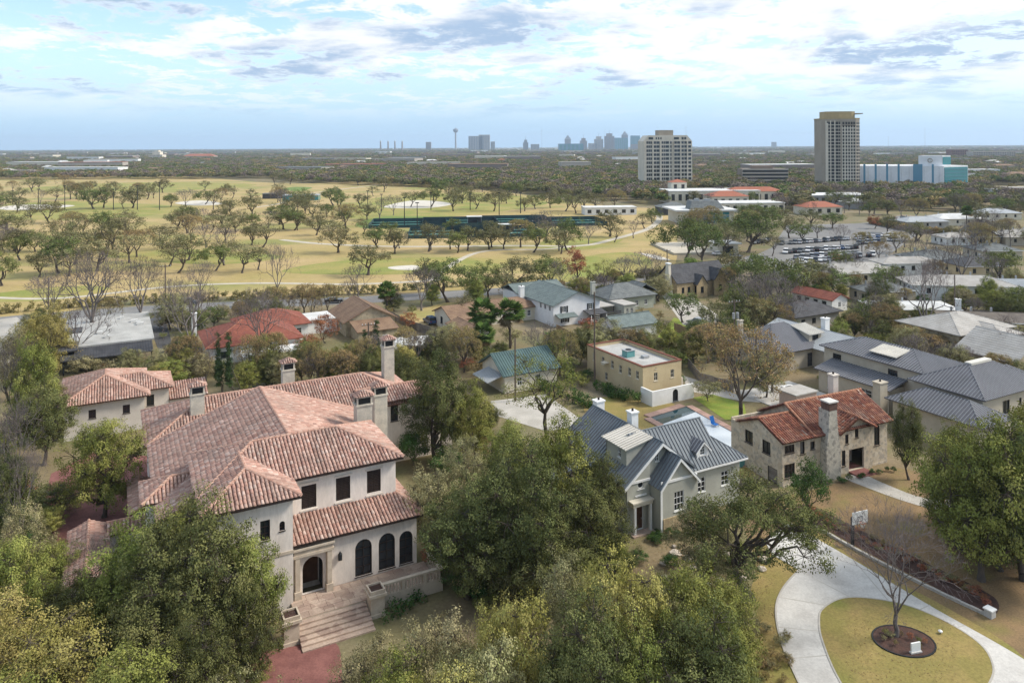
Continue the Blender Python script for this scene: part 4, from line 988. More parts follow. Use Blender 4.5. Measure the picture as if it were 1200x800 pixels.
# red tile house
h = House('red_tiled_bungalow', 'white bungalow with two wide red clay hip roofs by the street', 'house', 319, 420)
h.box_walls(-11, 5.3, .6, 14, 0, 3.3, M_white, front=win_row(4, 16, 1.1, 1.6, 1.2, M_black), right=win_row(2, 13))
h.roof(-11.8, 6.1, -.2, 14.8, 3.35, .42, 'u', ('hip', 'hip'), 'shingle', (M_shR, M_shR), M_capR)
h.box_walls(-4, 9.3, 11.5, 22, 0, 3.3, M_white, right=win_row(2, 10), front=[(11.5, 1.0, 1.0, 1.5)])
h.roof(-4.6, 10.1, 10.8, 22.8, 3.4, .42, 'u', ('hip', 'hip'), 'shingle', (M_shR, M_shR), M_capR)
h.chimney(-12, 18.5, 0, 6.2, .9, .9, M_white)
MB().box(-6, 5, -5.2, -.0, 2.2, 2.35).build('patio_roof', M_white, h.o)
for u in (-5.8, -2, 1.2, 4.7): MB().box(u, u + .15, -5.0, -4.85, 0, 2.2).build('patio_post', M_white, h.o)
# brown gabled house
h = House('brown_gabled_house', 'stone gable house with tan brown shingle roof near the hedge', 'house', 403, 395)
h.box_walls(.4, 11.2, 0, 12.5, 0, 3.15, M_tanstone, gable='v', slope=.5, front=[(3.4, 2.0, .8, 1.0, 'win', M_black), (8.2, 1.0, 1.2, 1.3, 'win', M_black)], left=win_row(2, 12))
h.roof(-.3, 11.9, -.5, 13, 2.95, .5, 'v', ('gable', 'gable'), 'shingle', (M_shB, M_shB))
h.plane([(1.0, -6.4, 2.2), (10, -6.4, 2.2), (10, -.3, 3.3), (1.0, -.3, 3.3)], 'shingle', (M_shB, M_shB))
h.box_walls(1.4, 9.6, -6, -.05, 0, 2.2, M_tanstone, front=win_row(2, 8))
h.box_walls(-7.5, .2, 6, 13, 0, 2.8, M_white); MB().box(-7.9, .35, 5.6, 13.4, 2.81, 3.0).build('flat_roof', M_flatW, h.o)
# white roofed shed
h = House('white_roofed_shed', 'small open shed with bright white curved sheet roof', 'shed', 462, 418)
h.plane([(-3.5, 1.5, 2.5), (-3.5, -5, 2.5), (.8, -5, 3.4), (.8, 1.5, 3.4)], 'none', (M_flatW, M_flatW)); h.plane([(5.0, -5, 2.5), (5.0, 1.5, 2.5), (.8, 1.5, 3.4), (.8, -5, 3.4)], 'none', (M_flatW, M_flatW))
h.plane([(5.05, -1, 2.3), (5.05, 4.5, 2.3), (9, 4.5, 2.0), (9, -1, 2.0)], 'none', (M_flatW, M_flatW))
h.box_walls(-2.9, 4.5, -4.4, 1.2, 0, 2.4, mat('teal_board', (0.05, 0.12, 0.12)), front=[(3.6, 0.1, 5.5, 2.0, 'open')]); h.box_walls(5.2, 8.7, -.7, 4.2, 0, 1.95, M_greysid)
h.wall((-2.9, -4.41), (4.5, -4.41), 2.4, 2.4, M_white, outline=[(0, 2.4), (7.4, 2.4), (3.7, 3.3)], th=.1)
# tan stucco brown roof house
h = House('cream_bungalow', 'cream stucco bungalow with terracotta brown roof beside fan palms', 'house', 510, 385)
h.box_walls(1.5, 9.5, -6.0, 4.0, 0, 3.1, M_cream, gable='u', slope=.36, left=[(4.0, 1.0, 1.3, 1.5, 'win', M_black)], front=win_row(2, 7))
h.roof(1.0, 10, -6.6, 4.6, 2.95, .36, 'u', ('gable', 'gable'), 'shingle', (M_shB, M_shB))
h.box_walls(9.6, 25, -3, 5.0, 0, 3.1, M_cream, front=win_row(4, 15))
h.roof(7, 25.6, -3.6, 5.6, 3.12, .36, 'u', ('gable', 'hip'), 'shingle', (M_shB, M_shB))
h.box_walls(.2, 5.0, -16.5, -6.05, 0, 2.6, M_white, gable='v', slope=.36, front=[(2.4, 1, .8, 1.1)], left=win_row(2, 10))
h.roof(-.3, 5.5, -16.9, -6.1, 2.5, .36, 'v', ('gable', 'gable'), 'shingle', (M_shB, M_shB))
# white two storey house
h = House('white_two_storey_house', 'white weatherboard two storey house with black shutters and grey green roof', 'house', 646, 384)
wx = (3.6, 10.7)
h.box_walls(.8, 13.2, .4, 17, 0, 4.9, M_whitesid, gable='v', slope=.37, front=[(wx[0] - .8, 2.9, 1.1, 1.35), (wx[1] - .8, 2.9, 1.0, 1.35), (3.0, .7, 1.3, 1.4), (10.2, .4, 1.2, 1.9)], left=[(11, 3.2, .9, 1.3), (13.0, 3.2, .9, 1.3), (15, 3.2, .9, 1.3)])
add_shutters(h, .4, (wx[0], wx[1]), 2.9, 1.35, 1.1); add_shutters(h, .4, (3.8,), .7, 1.4, 1.3)
h.roof(.2, 13.8, -.2, 17.4, 4.72, .37, 'v', ('gable', 'gable'), 'shingle', (M_shGr, M_shGr))
h.plane([(1.2, -1.6, 2.2), (6.2, -1.6, 2.2), (6.2, .35, 2.75), (1.2, .35, 2.75)], 'shingle', (M_shGr, M_shGr))
h.plane([(8.6, -2.6, 2.4), (13.4, -2.6, 2.4), (13.4, .35, 2.9), (8.6, .35, 2.9)], 'none', (M_shD, M_shD))
for u in (8.9, 13.0): MB().box(u, u + .15, -2.5, -2.35, 0, 2.38).build('porch_post', M_white, h.o)
h.chimney(-.3, 13.0, 0, 6.9, 1.1, .9, M_white)
h.box_walls(1.0, 14, 17.1, 25, 0, 4.5, M_whitesid); h.roof(.5, 14.5, 17.0, 25.5, 4.55, .37, 'u', ('gable', 'gable'), 'shingle', (M_shGr, M_shGr))
# white garage
h = House('white_gabled_garage', 'little white garage with grey green gable roof on green grass', 'garage', 725, 398)
h.box_walls(-.4, 9.8, 0, 6.0, 0, 2.7, M_whitesid, gable='u', slope=.5, left=[(3, 1, .8, 1.1)], front=[(2.8, 1.1, .5, .6), (7, 1.1, .5, .6)])
h.roof(-.8, 10.2, -.5, 6.5, 2.5, .5, 'u', ('gable', 'gable'), 'shingle', (M_shGr, M_shGr))
# grey house with chimney behind
h = House('grey_bungalow', 'pale green grey bungalow with dark hip roof beside the carport', 'house', 752, 366)
h.box_walls(-7, 6, 3, 12, 0, 3.3, mat('sage_siding', (0.36, 0.38, 0.31), (0.31, 0.33, 0.27), scale=.6), front=win_row(4, 13), left=win_row(2, 9))
h.roof(-7.8, 6.8, 2.3, 12.7, 3.35, .5, 'u', ('hip', 'hip'), 'shingle', (M_shG, M_shG))
h.box_walls(2.2, 9, 6, 14, 0, 3.2, MATS['sage_siding'], front=win_row(1, 6)); h.roof(1.5, 9.6, 5.3, 14.7, 3.3, .55, 'v', ('gable', 'hip'), 'shingle', (M_shG, M_shG))
h.chimney(-7.6, 9.5, 0, 6.4, 1.0, .8, M_greysid)
h = House('carport', 'flat roofed grey carport on posts beside the white house', 'carport', 733, 372)
MB().box(-8, -1.5, 2, 9, 2.5, 2.7).build('flat_roof', M_shP, h.o); MB().box(-1.2, 2.5, -1, 6, 3.0, 3.2).build('flat_roof', M_shP, h.o)
for u, v in ((-7.8, 2.2), (-1.8, 2.2), (-7.8, 8.6), (-1.8, 8.6)): MB().box(u, u + .15, v, v + .15, 0, 2.5).build('post', M_shD, h.o)
h.box_walls(-1.0, 2.3, -.8, 5.8, 0, 2.98, M_greysid, front=win_row(2, 3.2, .7, .7, 1.6, marg=.4))
# dark slatted deck rail beside the carport: every board a part
fr = thing('deck_fence', 'dark horizontal board fence stepping down beside the white house', 'fence', (*at(703, 383), 0), math.radians(28))
for i in range(5): MB().box(.5, 8, 3 + .02 * i, 3.06 + .02 * i, .25 + .42 * i, .55 + .42 * i).build('board', M_shD, fr)
# tudor house
h = House('tan_brick_tudor_house', 'tan brick house with steep dark roof and pointed gables', 'house', 797, 350)
h.box_walls(-1, 17, 0, 8.5, 0, 4.2, M_brick, gable='u', slope=.9, front=[(2, 1.3, .9, 1.5, 'win', M_black), (4, 1.3, .9, 1.5, 'win', M_black), (7, 1.2, 2.0, 1.6, 'win', M_black), (13.5, 1.2, 1.2, 1.6, 'win', M_black)])
h.roof(-1.3, 17.3, -.4, 8.9, 4.0, .9, 'u', ('gable', 'gable'), 'shingle', (M_shD, M_shD))
for u0, w, zt in ((4.6, 3.6, 4.6), (10.6, 4.2, 5.4), (14.6, 3.2, 4.8)):
    h.wall((u0, -1.3), (u0 + w, -1.3), 0, zt - 1, M_brick, [(w / 2, 1.2, 1.0, 1.6, 'win', M_black)], outline=[(0, 0), (w, 0), (w, zt - 1), (w / 2, zt - 1 + w * .62), (0, zt - 1)])
    zc = zt - 1 + w * .62 + .1
    h.plane([(u0 - .2, 4, zt - 1.15), (u0 - .2, -1.6, zt - 1.15), (u0 + w / 2, -1.6, zc), (u0 + w / 2, 4, zc)], 'none', (M_shD, M_shD)); h.plane([(u0 + w + .2, -1.6, zt - 1.15), (u0 + w + .2, 4, zt - 1.15), (u0 + w / 2, 4, zc), (u0 + w / 2, -1.6, zc)], 'none', (M_shD, M_shD))
c = MB().prism([(-1.25, 1.2, 0), (-1.25, 4.2, 0), (-1.25, 3.5, 5.2), (-1.25, 3.2, 8.8), (-1.25, 2.2, 8.8), (-1.25, 1.9, 5.2)], (-.8, 0, 0)).build('chimney', M_cream, h.o)
MB().box(-2.15, -1.15, 2.0, 3.4, 8.8, 9.1).build('chimney_cap', M_white, c)
# garage with green metal roof
h = House('green_roofed_garage', 'pale garage with dusty green standing seam gable roof', 'garage', 586, 470)
h.box_walls(2.2, 12, 2.6, 10.8, 0, 3.3, M_cream, gable='u', slope=.56, front=win_row(2, 9), left=[(3.6, 1.2, .9, 1.3, 'win', M_white)])
h.roof(1.6, 12.6, 2.0, 11.4, 3.0, .56, 'u', ('gable', 'gable'), 'seam', (M_seamG, M_seamG))
h.plane([(-.8, 8.5, 2.2), (-.8, 3.0, 2.2), (2.15, 3.0, 3.0), (2.15, 8.5, 3.0)], 'seam', (M_seamP, M_seamP))
# house with grey roof and shed dormer
h = House('beige_garage_house', 'beige carriage house with charcoal seamed hip roof and pale dormer', 'house', 945, 432)
h.box_walls(-7.6, 7.0, .6, 12, 0, 3.4, M_beige, front=[(2.2, .2, 1.2, 2.2, 'arch', M_black), (9.8, .1, 2.4, 2.4, 'garage', M_black, M_shD), (13.0, .1, 1.9, 2.3, 'garage', M_black, M_shD)], left=win_row(2, 11))
h.roof(-8.2, 7.6, 0, 12.6, 3.45, .55, 'u', ('hip', 'hip'), 'seam', SD, M_seamD)
h.wall((2.4, 1.4), (5.6, 1.4), 3.6, 5.6, M_beige, [(1.6, 4.1, 1.6, 1.3, 'win', M_black, M_glass, (2, 2))]); h.wall((2.4, 5), (2.4, 1.66), 3.8, 5.6, M_beige); h.wall((5.6, 1.66), (5.6, 5), 3.8, 5.6, M_beige)
h.plane([(2.0, 1.0, 5.6), (6.0, 1.0, 5.6), (6.0, 5.4, 6.5), (2.0, 5.4, 6.5)], 'seam', (M_seamW, M_seamW))
h.chimney(-6.5, 9.5, 3, 7.4, .8, .8, M_beige)
h = House('pale_metal_roofed_annex', 'long annex with pale grey metal roof and white arched chimney', 'annex', 985, 432)
h.box_walls(-3, 5.5, -1, 16, 0, 3.4, M_beige, left=[(3, .3, 2, 2, 'garage', M_black, M_shD)], front=[(4, .4, 2.6, 2.2, 'garage', M_beige, M_shD)])
h.roof(-3.6, 8.5, -1.6, 16.6, 3.45, .34, 'v', ('gable', 'gable'), 'seam', (M_seamP, M_seamP))
h.wall((5.5, -.9), (8.0, -.9), 0, 3.4, M_beige)
h.chimney(4.0, 6.5, 4, 7.2, 1.2, 1.0, M_white)
# terrace with fire pit and clipped hedges behind the limestone house
pt = thing('garden_terrace', 'pale paved terrace with square fire pit behind the limestone house', 'terrace', (*at(940, 470), 0), math.radians(28))
for i in range(6):
    for j in range(5): MB().box(-6 + i * 2.0, -4.03 + i * 2.0, -2 + j * 2, -.03 + j * 2, 0, .12).build('paving_slab', M_conc, pt)
MB().box(1.0, 3.2, 3.0, 5.2, .121, .75).build('fire_pit', M_white, pt); MB().box(1.5, 2.7, 3.5, 4.7, .751, .78).build('fire_bowl', M_black, pt)
bx = thing('garden_shed', 'small pink beige stucco box shed with pale flat roof', 'shed', (*at(935, 478), 0), math.radians(28))
MB().box(-2.2, 2.2, -1.6, 1.6, 0, 2.6).build('wall', mat('pink_stucco', (0.50, 0.38, 0.32)), bx); MB().box(-2.4, 2.4, -1.8, 1.8, 2.601, 2.8).build('flat_roof', M_shP, bx)
# long grey metal-roofed house
h = House('charcoal_roofed_house', 'large beige house with many charcoal standing seam hip roofs', 'house', org=(60.2, 117.73))
h.box_walls(-3.2, 6, -6, 11.0, 0, 6.3, M_beige, left=[(2.5, 4.6, 1.6, .9, 'win', M_black, M_glass, (3, 1)), (12.5, 4.6, 1.6, .9, 'win', M_black, M_glass, (3, 1))])
h.roof(-3.8, 6.6, -7, 11.6, 6.35, .34, 'v', ('hip', 'hip'), 'seam', SD, M_seamD)
h.plane([(-7.6, 9.5, 3.6), (-7.6, -4, 3.6), (-3.25, -4, 4.6), (-3.25, 9.5, 4.6)], 'seam', SD)
h.box_walls(-7.0, -3.25, -3.5, 9, 0, 3.5, M_beige, left=[(2.5, .9, 1.6, 1.7, 'win', M_white), (8.5, .9, 2.4, 1.7, 'win', M_white)])
h.wall((-1.8, 2.4), (-1.8, -1.0), 6.5, 7.4, M_beige, [(1.7, 6.7, 1.8, .6, 'win', M_black)]); h.plane([(-2.6, 3, 7.3), (-2.6, -1.6, 7.3), (1.2, -1.6, 8.0), (1.2, 3, 8.0)], 'seam', (M_seamW, M_seamW))
h.box_walls(-5.0, 9.5, -16, -6.1, 0, 5.6, M_beige, front=[(5.5, 2.6, 1.7, 1.9, 'win', M_black, M_glass, (2, 1)), (9.0, 3.4, .6, .9, 'win', M_black)], left=win_row(2, 10, 3.0))
h.roof(-5.8, 10.3, -16.8, -5.6, 5.65, .5, 'u', ('hip', 'hip'), 'seam', SD, M_seamD)
h.box_walls(-11, -5.05, -19, -7, 0, 3.9, M_beige, front=win_row(2, 6)); h.roof(-11.8, -4.2, -19.8, -6.2, 4.0, .5, 'v', ('hip', 'hip'), 'seam', SD, M_seamD)
h.box_walls(9.55, 14.5, -13.5, -7, 0, 4.4, M_beige, front=win_row(1, 4)); h.roof(8.5, 15.2, -14.2, -6.3, 4.5, .5, 'u', ('gable', 'hip'), 'seam', SD, M_seamD)
MB().box(-.2, 4.7, -11.7, -10.7, 8.30, 8.62).build('roof_walkway', M_seamW, h.o)
h.chimney(-9.6, -4.0, 0, 5.2, 1.6, 1.2, M_beige)
# tan stone house on the right
h = House('tan_stone_house', 'tall tan stone house with pale grey hip roofs and dark shutters', 'house', org=(80.77, 135.91), ang=25)
h.box_walls(0, 15, 0, 12, 0, 5.4, M_tanstone, left=[(8.2, 2.0, .8, 1.9, 'win', M_black), (9.8, 2.0, .8, 1.9, 'win', M_black)], front=[(3, 2, .9, 1.6, 'win', M_black)])
h.roof(-.7, 15.7, -.7, 12.7, 5.45, .34, 'u', ('hip', 'hip'), 'shingle', (M_shP, M_shP))
h.box_walls(6.0, 12, -3.5, -.05, 0, 5.2, M_tanstone); h.roof(5.4, 12.6, -4.1, 4, 5.25, .34, 'v', ('hip', 'gable'), 'shingle', (M_shP, M_shP))
h.box_walls(-5.5, 5.8, -13, -3.6, 0, 4.7, M_tanstone, gable='v', slope=.5, front=[(4.0, 2.0, 1.5, 1.6, 'win', M_white), (9.2, 1.9, .9, 1.6, 'win', M_black), (5.65, 5.6, .7, .8, 'round', M_cream)])
add_shutters(h, -13, (-1.5,), 2.0, 1.6, 1.5)
h.roof(-6.2, 6.5, -13.6, -3.0, 4.5, .5, 'v', ('gable', 'gable'), 'shingle', (M_shP, M_shP))
# small white house with red roof
h = House('red_roofed_cottage', 'small white cottage with bright red gable roof', 'house', 975, 366)
h.box_walls(0, 5.4, 0, 12, 0, 3.0, M_white, gable='v', slope=.45, left=win_row(4, 12, 1.2, 1.3, 1.1, M_black), front=[(2.7, 1, .9, 1.2)])
h.roof(-.5, 5.9, -.5, 12.4, 2.85, .45, 'v', ('gable', 'gable'), 'shingle', (M_shR, M_shR))
h = House('dark_roofed_bungalow', 'bungalow with wide dark slate roof below the red roofed cottage', 'house', 968, 384)
h.box_walls(-8, 6, 1.5, 10, 0, 2.8, M_shP, front=win_row(3, 12, 1, 1.2, 1.1, M_black)); h.roof(-8.7, 6.7, .8, 10.7, 2.85, .42, 'u', ('hip', 'hip'), 'shingle', (M_shD, M_shD))
# cluster of pale roofed houses
def bung(name, label, px, py, Lu, Lv, ze, sl, axis, ends, wm, rm, ang=25, nw=3, style='shingle', fr=M_black, ch=False):
    q = House(name, label, 'house', px, py, ang)
    q.box_walls(.5, Lu - .5, .5, Lv - .5, 0, ze, wm, gable=(axis if ends[0] == 'gable' and ends[1] == 'gable' else None), slope=sl, front=win_row(nw, Lu - 1, ze - 2.1, 1.1, 1.3, fr), left=win_row(max(1, nw - 1), Lv - 1, ze - 2.1, 1.0, 1.3, fr))
    q.roof(0, Lu, 0, Lv, ze - .05 if ends[0] == 'hip' else ze - .5 * sl + .02, sl, axis, ends, style, (rm, rm))
    for k_ in range(3): MB().box(Lu * (.22 + .22 * k_), Lu * (.22 + .22 * k_) + .35, Lv * .62, Lv * .62 + .35, ze, ze + sl * Lv * .45 + .7).build('roof_vent', M_metal, q.o)
    MB().box(.02, Lu - .02, -.1, -.005, ze - .16, ze - .03).build('gutter', M_white, q.o)
    if ch: q.chimney(Lu * .3, Lv * .6, ze, ze + 3.4, .9, .9, M_white)
    return q
Hh, Gg = ('hip', 'hip'), ('gable', 'gable')
bung('pale_hip_roofed_house', 'long low house with pale grey hip roof next to the car park', 972, 336, 24, 12, 3.4, .36, 'u', Hh, M_cream, M_shP, 12)
bung('two_storey_pale_house', 'white two storey house with pale hip roof and dark balcony', 1035, 330, 19, 9, 5.2, .3, 'u', Hh, M_white, M_shP, 4, 5)
bung('pale_terrace_house', 'white house with long pale roof running down past bare tree', 1068, 352, 26, 12, 4.0, .3, 'u', Hh, M_white, M_shP, -8, 4)
bung('grey_skillion_house', 'grey roofed low house among pale roofs', 1018, 357, 14, 9, 3.0, .3, 'u', Hh, M_beige, M_shG, 10)
bung('white_topped_house', 'flat looking house with almost white roof and brown walls', 1026, 378, 19, 10, 3.0, .16, 'u', Hh, M_tanst, M_flatW, -4)
bung('brown_low_house', 'low stone house with wide brown grey roof and stone chimney', 1104, 392, 18, 10, 2.9, .25, 'u', Gg, M_tanstone, mat('taupe_shingle', (0.17, 0.145, 0.12), (0.13, 0.11, 0.095), scale=.7, fine=7, fine_amt=.25), -10, 3, ch=True)
bung('blue_grey_roofed_house', 'cream house with pale blue grey metal roof beyond cedar fence', 1158, 350, 15, 10, 3.0, .3, 'u', Gg, M_cream, M_seamP, -6, 4, 'seam')
bung('grey_green_roofed_house', 'house with faded grey green roof among bare trees', 1080, 318, 18, 14, 3.4, .34, 'u', Hh, M_cream, M_shG, 8)
bung('dark_brown_roofed_house', 'brown house with dark purple grey roof under bare trees', 1130, 325, 16, 12, 3.2, .36, 'u', Hh, M_tanst, M_shD, 6)
bung('grey_roof_street_house', 'house with weathered grey roof beside the cream green one', 1150, 305, 15, 12, 3.2, .34, 'u', Hh, M_beige, M_shG, 0)
bung('beige_corner_house', 'beige house with taupe roof by the red brick building', 1178, 288, 20, 14, 3.4, .34, 'u', Hh, M_beige, M_shP, 0)
bung('small_tan_cottage', 'small tan cottage half hidden by shrubs near the garden terrace', 1062, 402, 12, 8, 2.6, .3, 'u', Gg, M_tanst, M_shG, -5, 2)
bung('slate_roofed_house', 'grey house with slate roof in the oaks below the car park', 905, 345, 14, 10, 3.2, .5, 'u', Hh, M_beige, M_shD, 20)
bung('street_corner_house', 'white house with shallow grey roof beyond the hedge road', 1108, 288, 16, 10, 3.2, .3, 'u', Hh, M_white, M_shP, 5)
bung('pale_bungalow', 'cream bungalow with wide white hip roof past the hedge row', 1100, 265, 26, 14, 3.4, .3, 'u', Hh, M_cream, M_flatW, 5, 4)
bung('blue_grey_cottage', 'blue grey cottage with dark open porch past the hedge row', 1062, 268, 22, 12, 3.2, .34, 'u', Hh, M_shP, M_seamP, 5, 3)
bung('low_white_house', 'low white house with brown roof near the red brick building', 1150, 258, 22, 14, 3.6, .3, 'u', Hh, M_cream, M_seamP, 0, 4)
bung('tan_gabled_cottage', 'tan cottage with steep gable showing between bare trees', 1140, 288, 12, 12, 3.4, .6, 'v', Gg, M_tanst, M_shD, 5, 2)
# ------------------------------------------------------------------ fences, every board a part
def fence(label, pts, h_, m_, name='board_fence', pitch=.9):
    t_ = thing(name, label, 'fence', (0, 0, 0))
    for a, b in zip(pts[:-1], pts[1:]):
        a, b = Vector(at(*a)).to_3d(), Vector(at(*b)).to_3d(); d = b - a; L = d.length; d.normalize(); n_ = Vector((-d.y, d.x, 0)) * .05
        k = max(1, int(L / pitch))
        for i in range(k):
            MB().obox(a + d * (L * i / k) - n_ / 2, d * (L / k - .04), n_, (0, 0, h_ + .05 * ((i * 7) % 3 - 1))).build('board', m_, t_)
fence('new orange cedar fence around the yard of the blue roofed house', [(1148, 345), (1175, 352), (1210, 356)], 2.0, M_fence)
fence('grey wooden fence enclosing the bare earth yard', [(1140, 372), (1166, 374), (1175, 388)], 1.9, M_fenceG)
fence('brown wooden fence between white house and tan flat roofed house', [(652, 390), (690, 412), (700, 420)], 1.9, M_fence)
fence('tan wooden fence along the lane behind white garage', [(790, 388), (815, 398), (840, 405)], 1.9, M_fence)
fence('weathered fence running down from the brown gabled house', [(442, 366), (478, 384), (520, 398)], 1.8, M_fenceG)
fence('low brown fence bordering the drive behind the tan house', [(806, 430), (820, 448), (860, 460)], 1.7, M_fenceG)
# ------------------------------------------------------------------ vegetation kit
def tubes(segs, sides):
    """segs (n,8): p0 xyz, p1 xyz, r0, r1 -> verts, quads"""
    Sg = np.asarray(segs, float); n = len(Sg)
    p0, p1, r0, r1 = Sg[:, :3], Sg[:, 3:6], Sg[:, 6], Sg[:, 7]
    d = p1 - p0; d /= np.maximum(np.linalg.norm(d, axis=1, keepdims=True), 1e-6)
    ref = np.where(np.abs(d[:, 2:3]) > .9, np.array([[1., 0, 0]]), np.array([[0, 0, 1.]]))
    e = np.cross(d, ref); e /= np.linalg.norm(e, axis=1, keepdims=True); f = np.cross(d, e)
    t = np.arange(sides) * 2 * math.pi / sides
    ring = e[:, None] * np.cos(t)[None, :, None] + f[:, None] * np.sin(t)[None, :, None]
    V = np.concatenate([p0[:, None] + ring * r0[:, None, None], p1[:, None] + ring * r1[:, None, None]], 1).reshape(-1, 3)
    b = np.arange(n)[:, None, None] * 2 * sides; i = np.arange(sides); j = (i + 1) % sides
    q = np.stack([i, j, sides + j, sides + i], 1)[None] + b
    return V, q.reshape(-1, 4)
def tube_mesh(name, groups, m_):
    Vs, Fs, o = [], [], 0
    for segs, sides in groups:
        if len(segs) == 0: continue
        V, F_ = tubes(segs, sides); Vs.append(V); Fs.append(F_ + o); o += len(V)
    return np_mesh(name, np.concatenate(Vs), np.concatenate(Fs), m_, smooth=True)
def leaves(rng, C, rad, n, size, pal, flat=0.75, up=0.35, tjit=.28, asp=.55, bn=None, tcl=None):
    """diamond leaf faces in clumps: C (k,3) centres, rad (k,), n leaves per clump"""
    k = len(C); tot = int(np.sum(n)); idx = np.repeat(np.arange(k), n)
    dv = rng.normal(size=(tot, 3)); dv /= np.linalg.norm(dv, axis=1, keepdims=True)
    rr = rng.uniform(.15, 1, tot) ** .55 * np.where(rng.uniform(size=tot) < .12, rng.uniform(1.0, 1.5, tot), 1.0)
    off = dv * rr[:, None] * rad[idx][:, None]; off[:, 2] *= flat
    P_ = C[idx] + off
    nrm = dv * .7 + rng.normal(size=(tot, 3)) * .55; nrm[:, 2] += up
    if bn is not None: nrm = bn[idx] * .9 + dv * .35 + rng.normal(size=(tot, 3)) * .42; nrm[:, 2] += .25
    nrm /= np.linalg.norm(nrm, axis=1, keepdims=True)
    a = np.cross(nrm, rng.normal(size=(tot, 3))); a /= np.linalg.norm(a, axis=1, keepdims=True); b = np.cross(nrm, a)
    l = size * rng.uniform(.6, 1.35, tot)[:, None]
    V = np.stack([P_ - a * l, P_ + b * l * asp, P_ + a * l, P_ - b * l * asp], 1).reshape(-1, 3)
    Fq = np.arange(tot * 4).reshape(-1, 4)
    tc_ = (rng.uniform(0, 1, k) if tcl is None else tcl)[idx] * (1 - tjit) + rng.uniform(0, 1, tot) * tjit
    pal = np.asarray(pal); x = tc_ * (len(pal) - 1); i0 = np.clip(x.astype(int), 0, len(pal) - 2); fr = (x - i0)[:, None]
    col = (pal[i0] * (1 - fr) + pal[i0 + 1] * fr) * rng.uniform(.75, 1.25, (tot, 1))
    return V, Fq, col
def curve_segs(rng, a, b, r0, r1, k, sag=0.0, wig=.06):
    a, b = np.asarray(a, float), np.asarray(b, float); L = np.linalg.norm(b - a); pts = [a]
    for i in range(1, k + 1):
        t = i / k; p = a + (b - a) * t; p[2] += sag * L * math.sin(math.pi * t)
        if i < k: p = p + rng.normal(size=3) * wig * L
        pts.append(p)
    return [np.concatenate([pts[i], pts[i + 1], [r0 + (r1 - r0) * i / k, r0 + (r1 - r0) * (i + 1) / k]]) for i in range(k)], pts
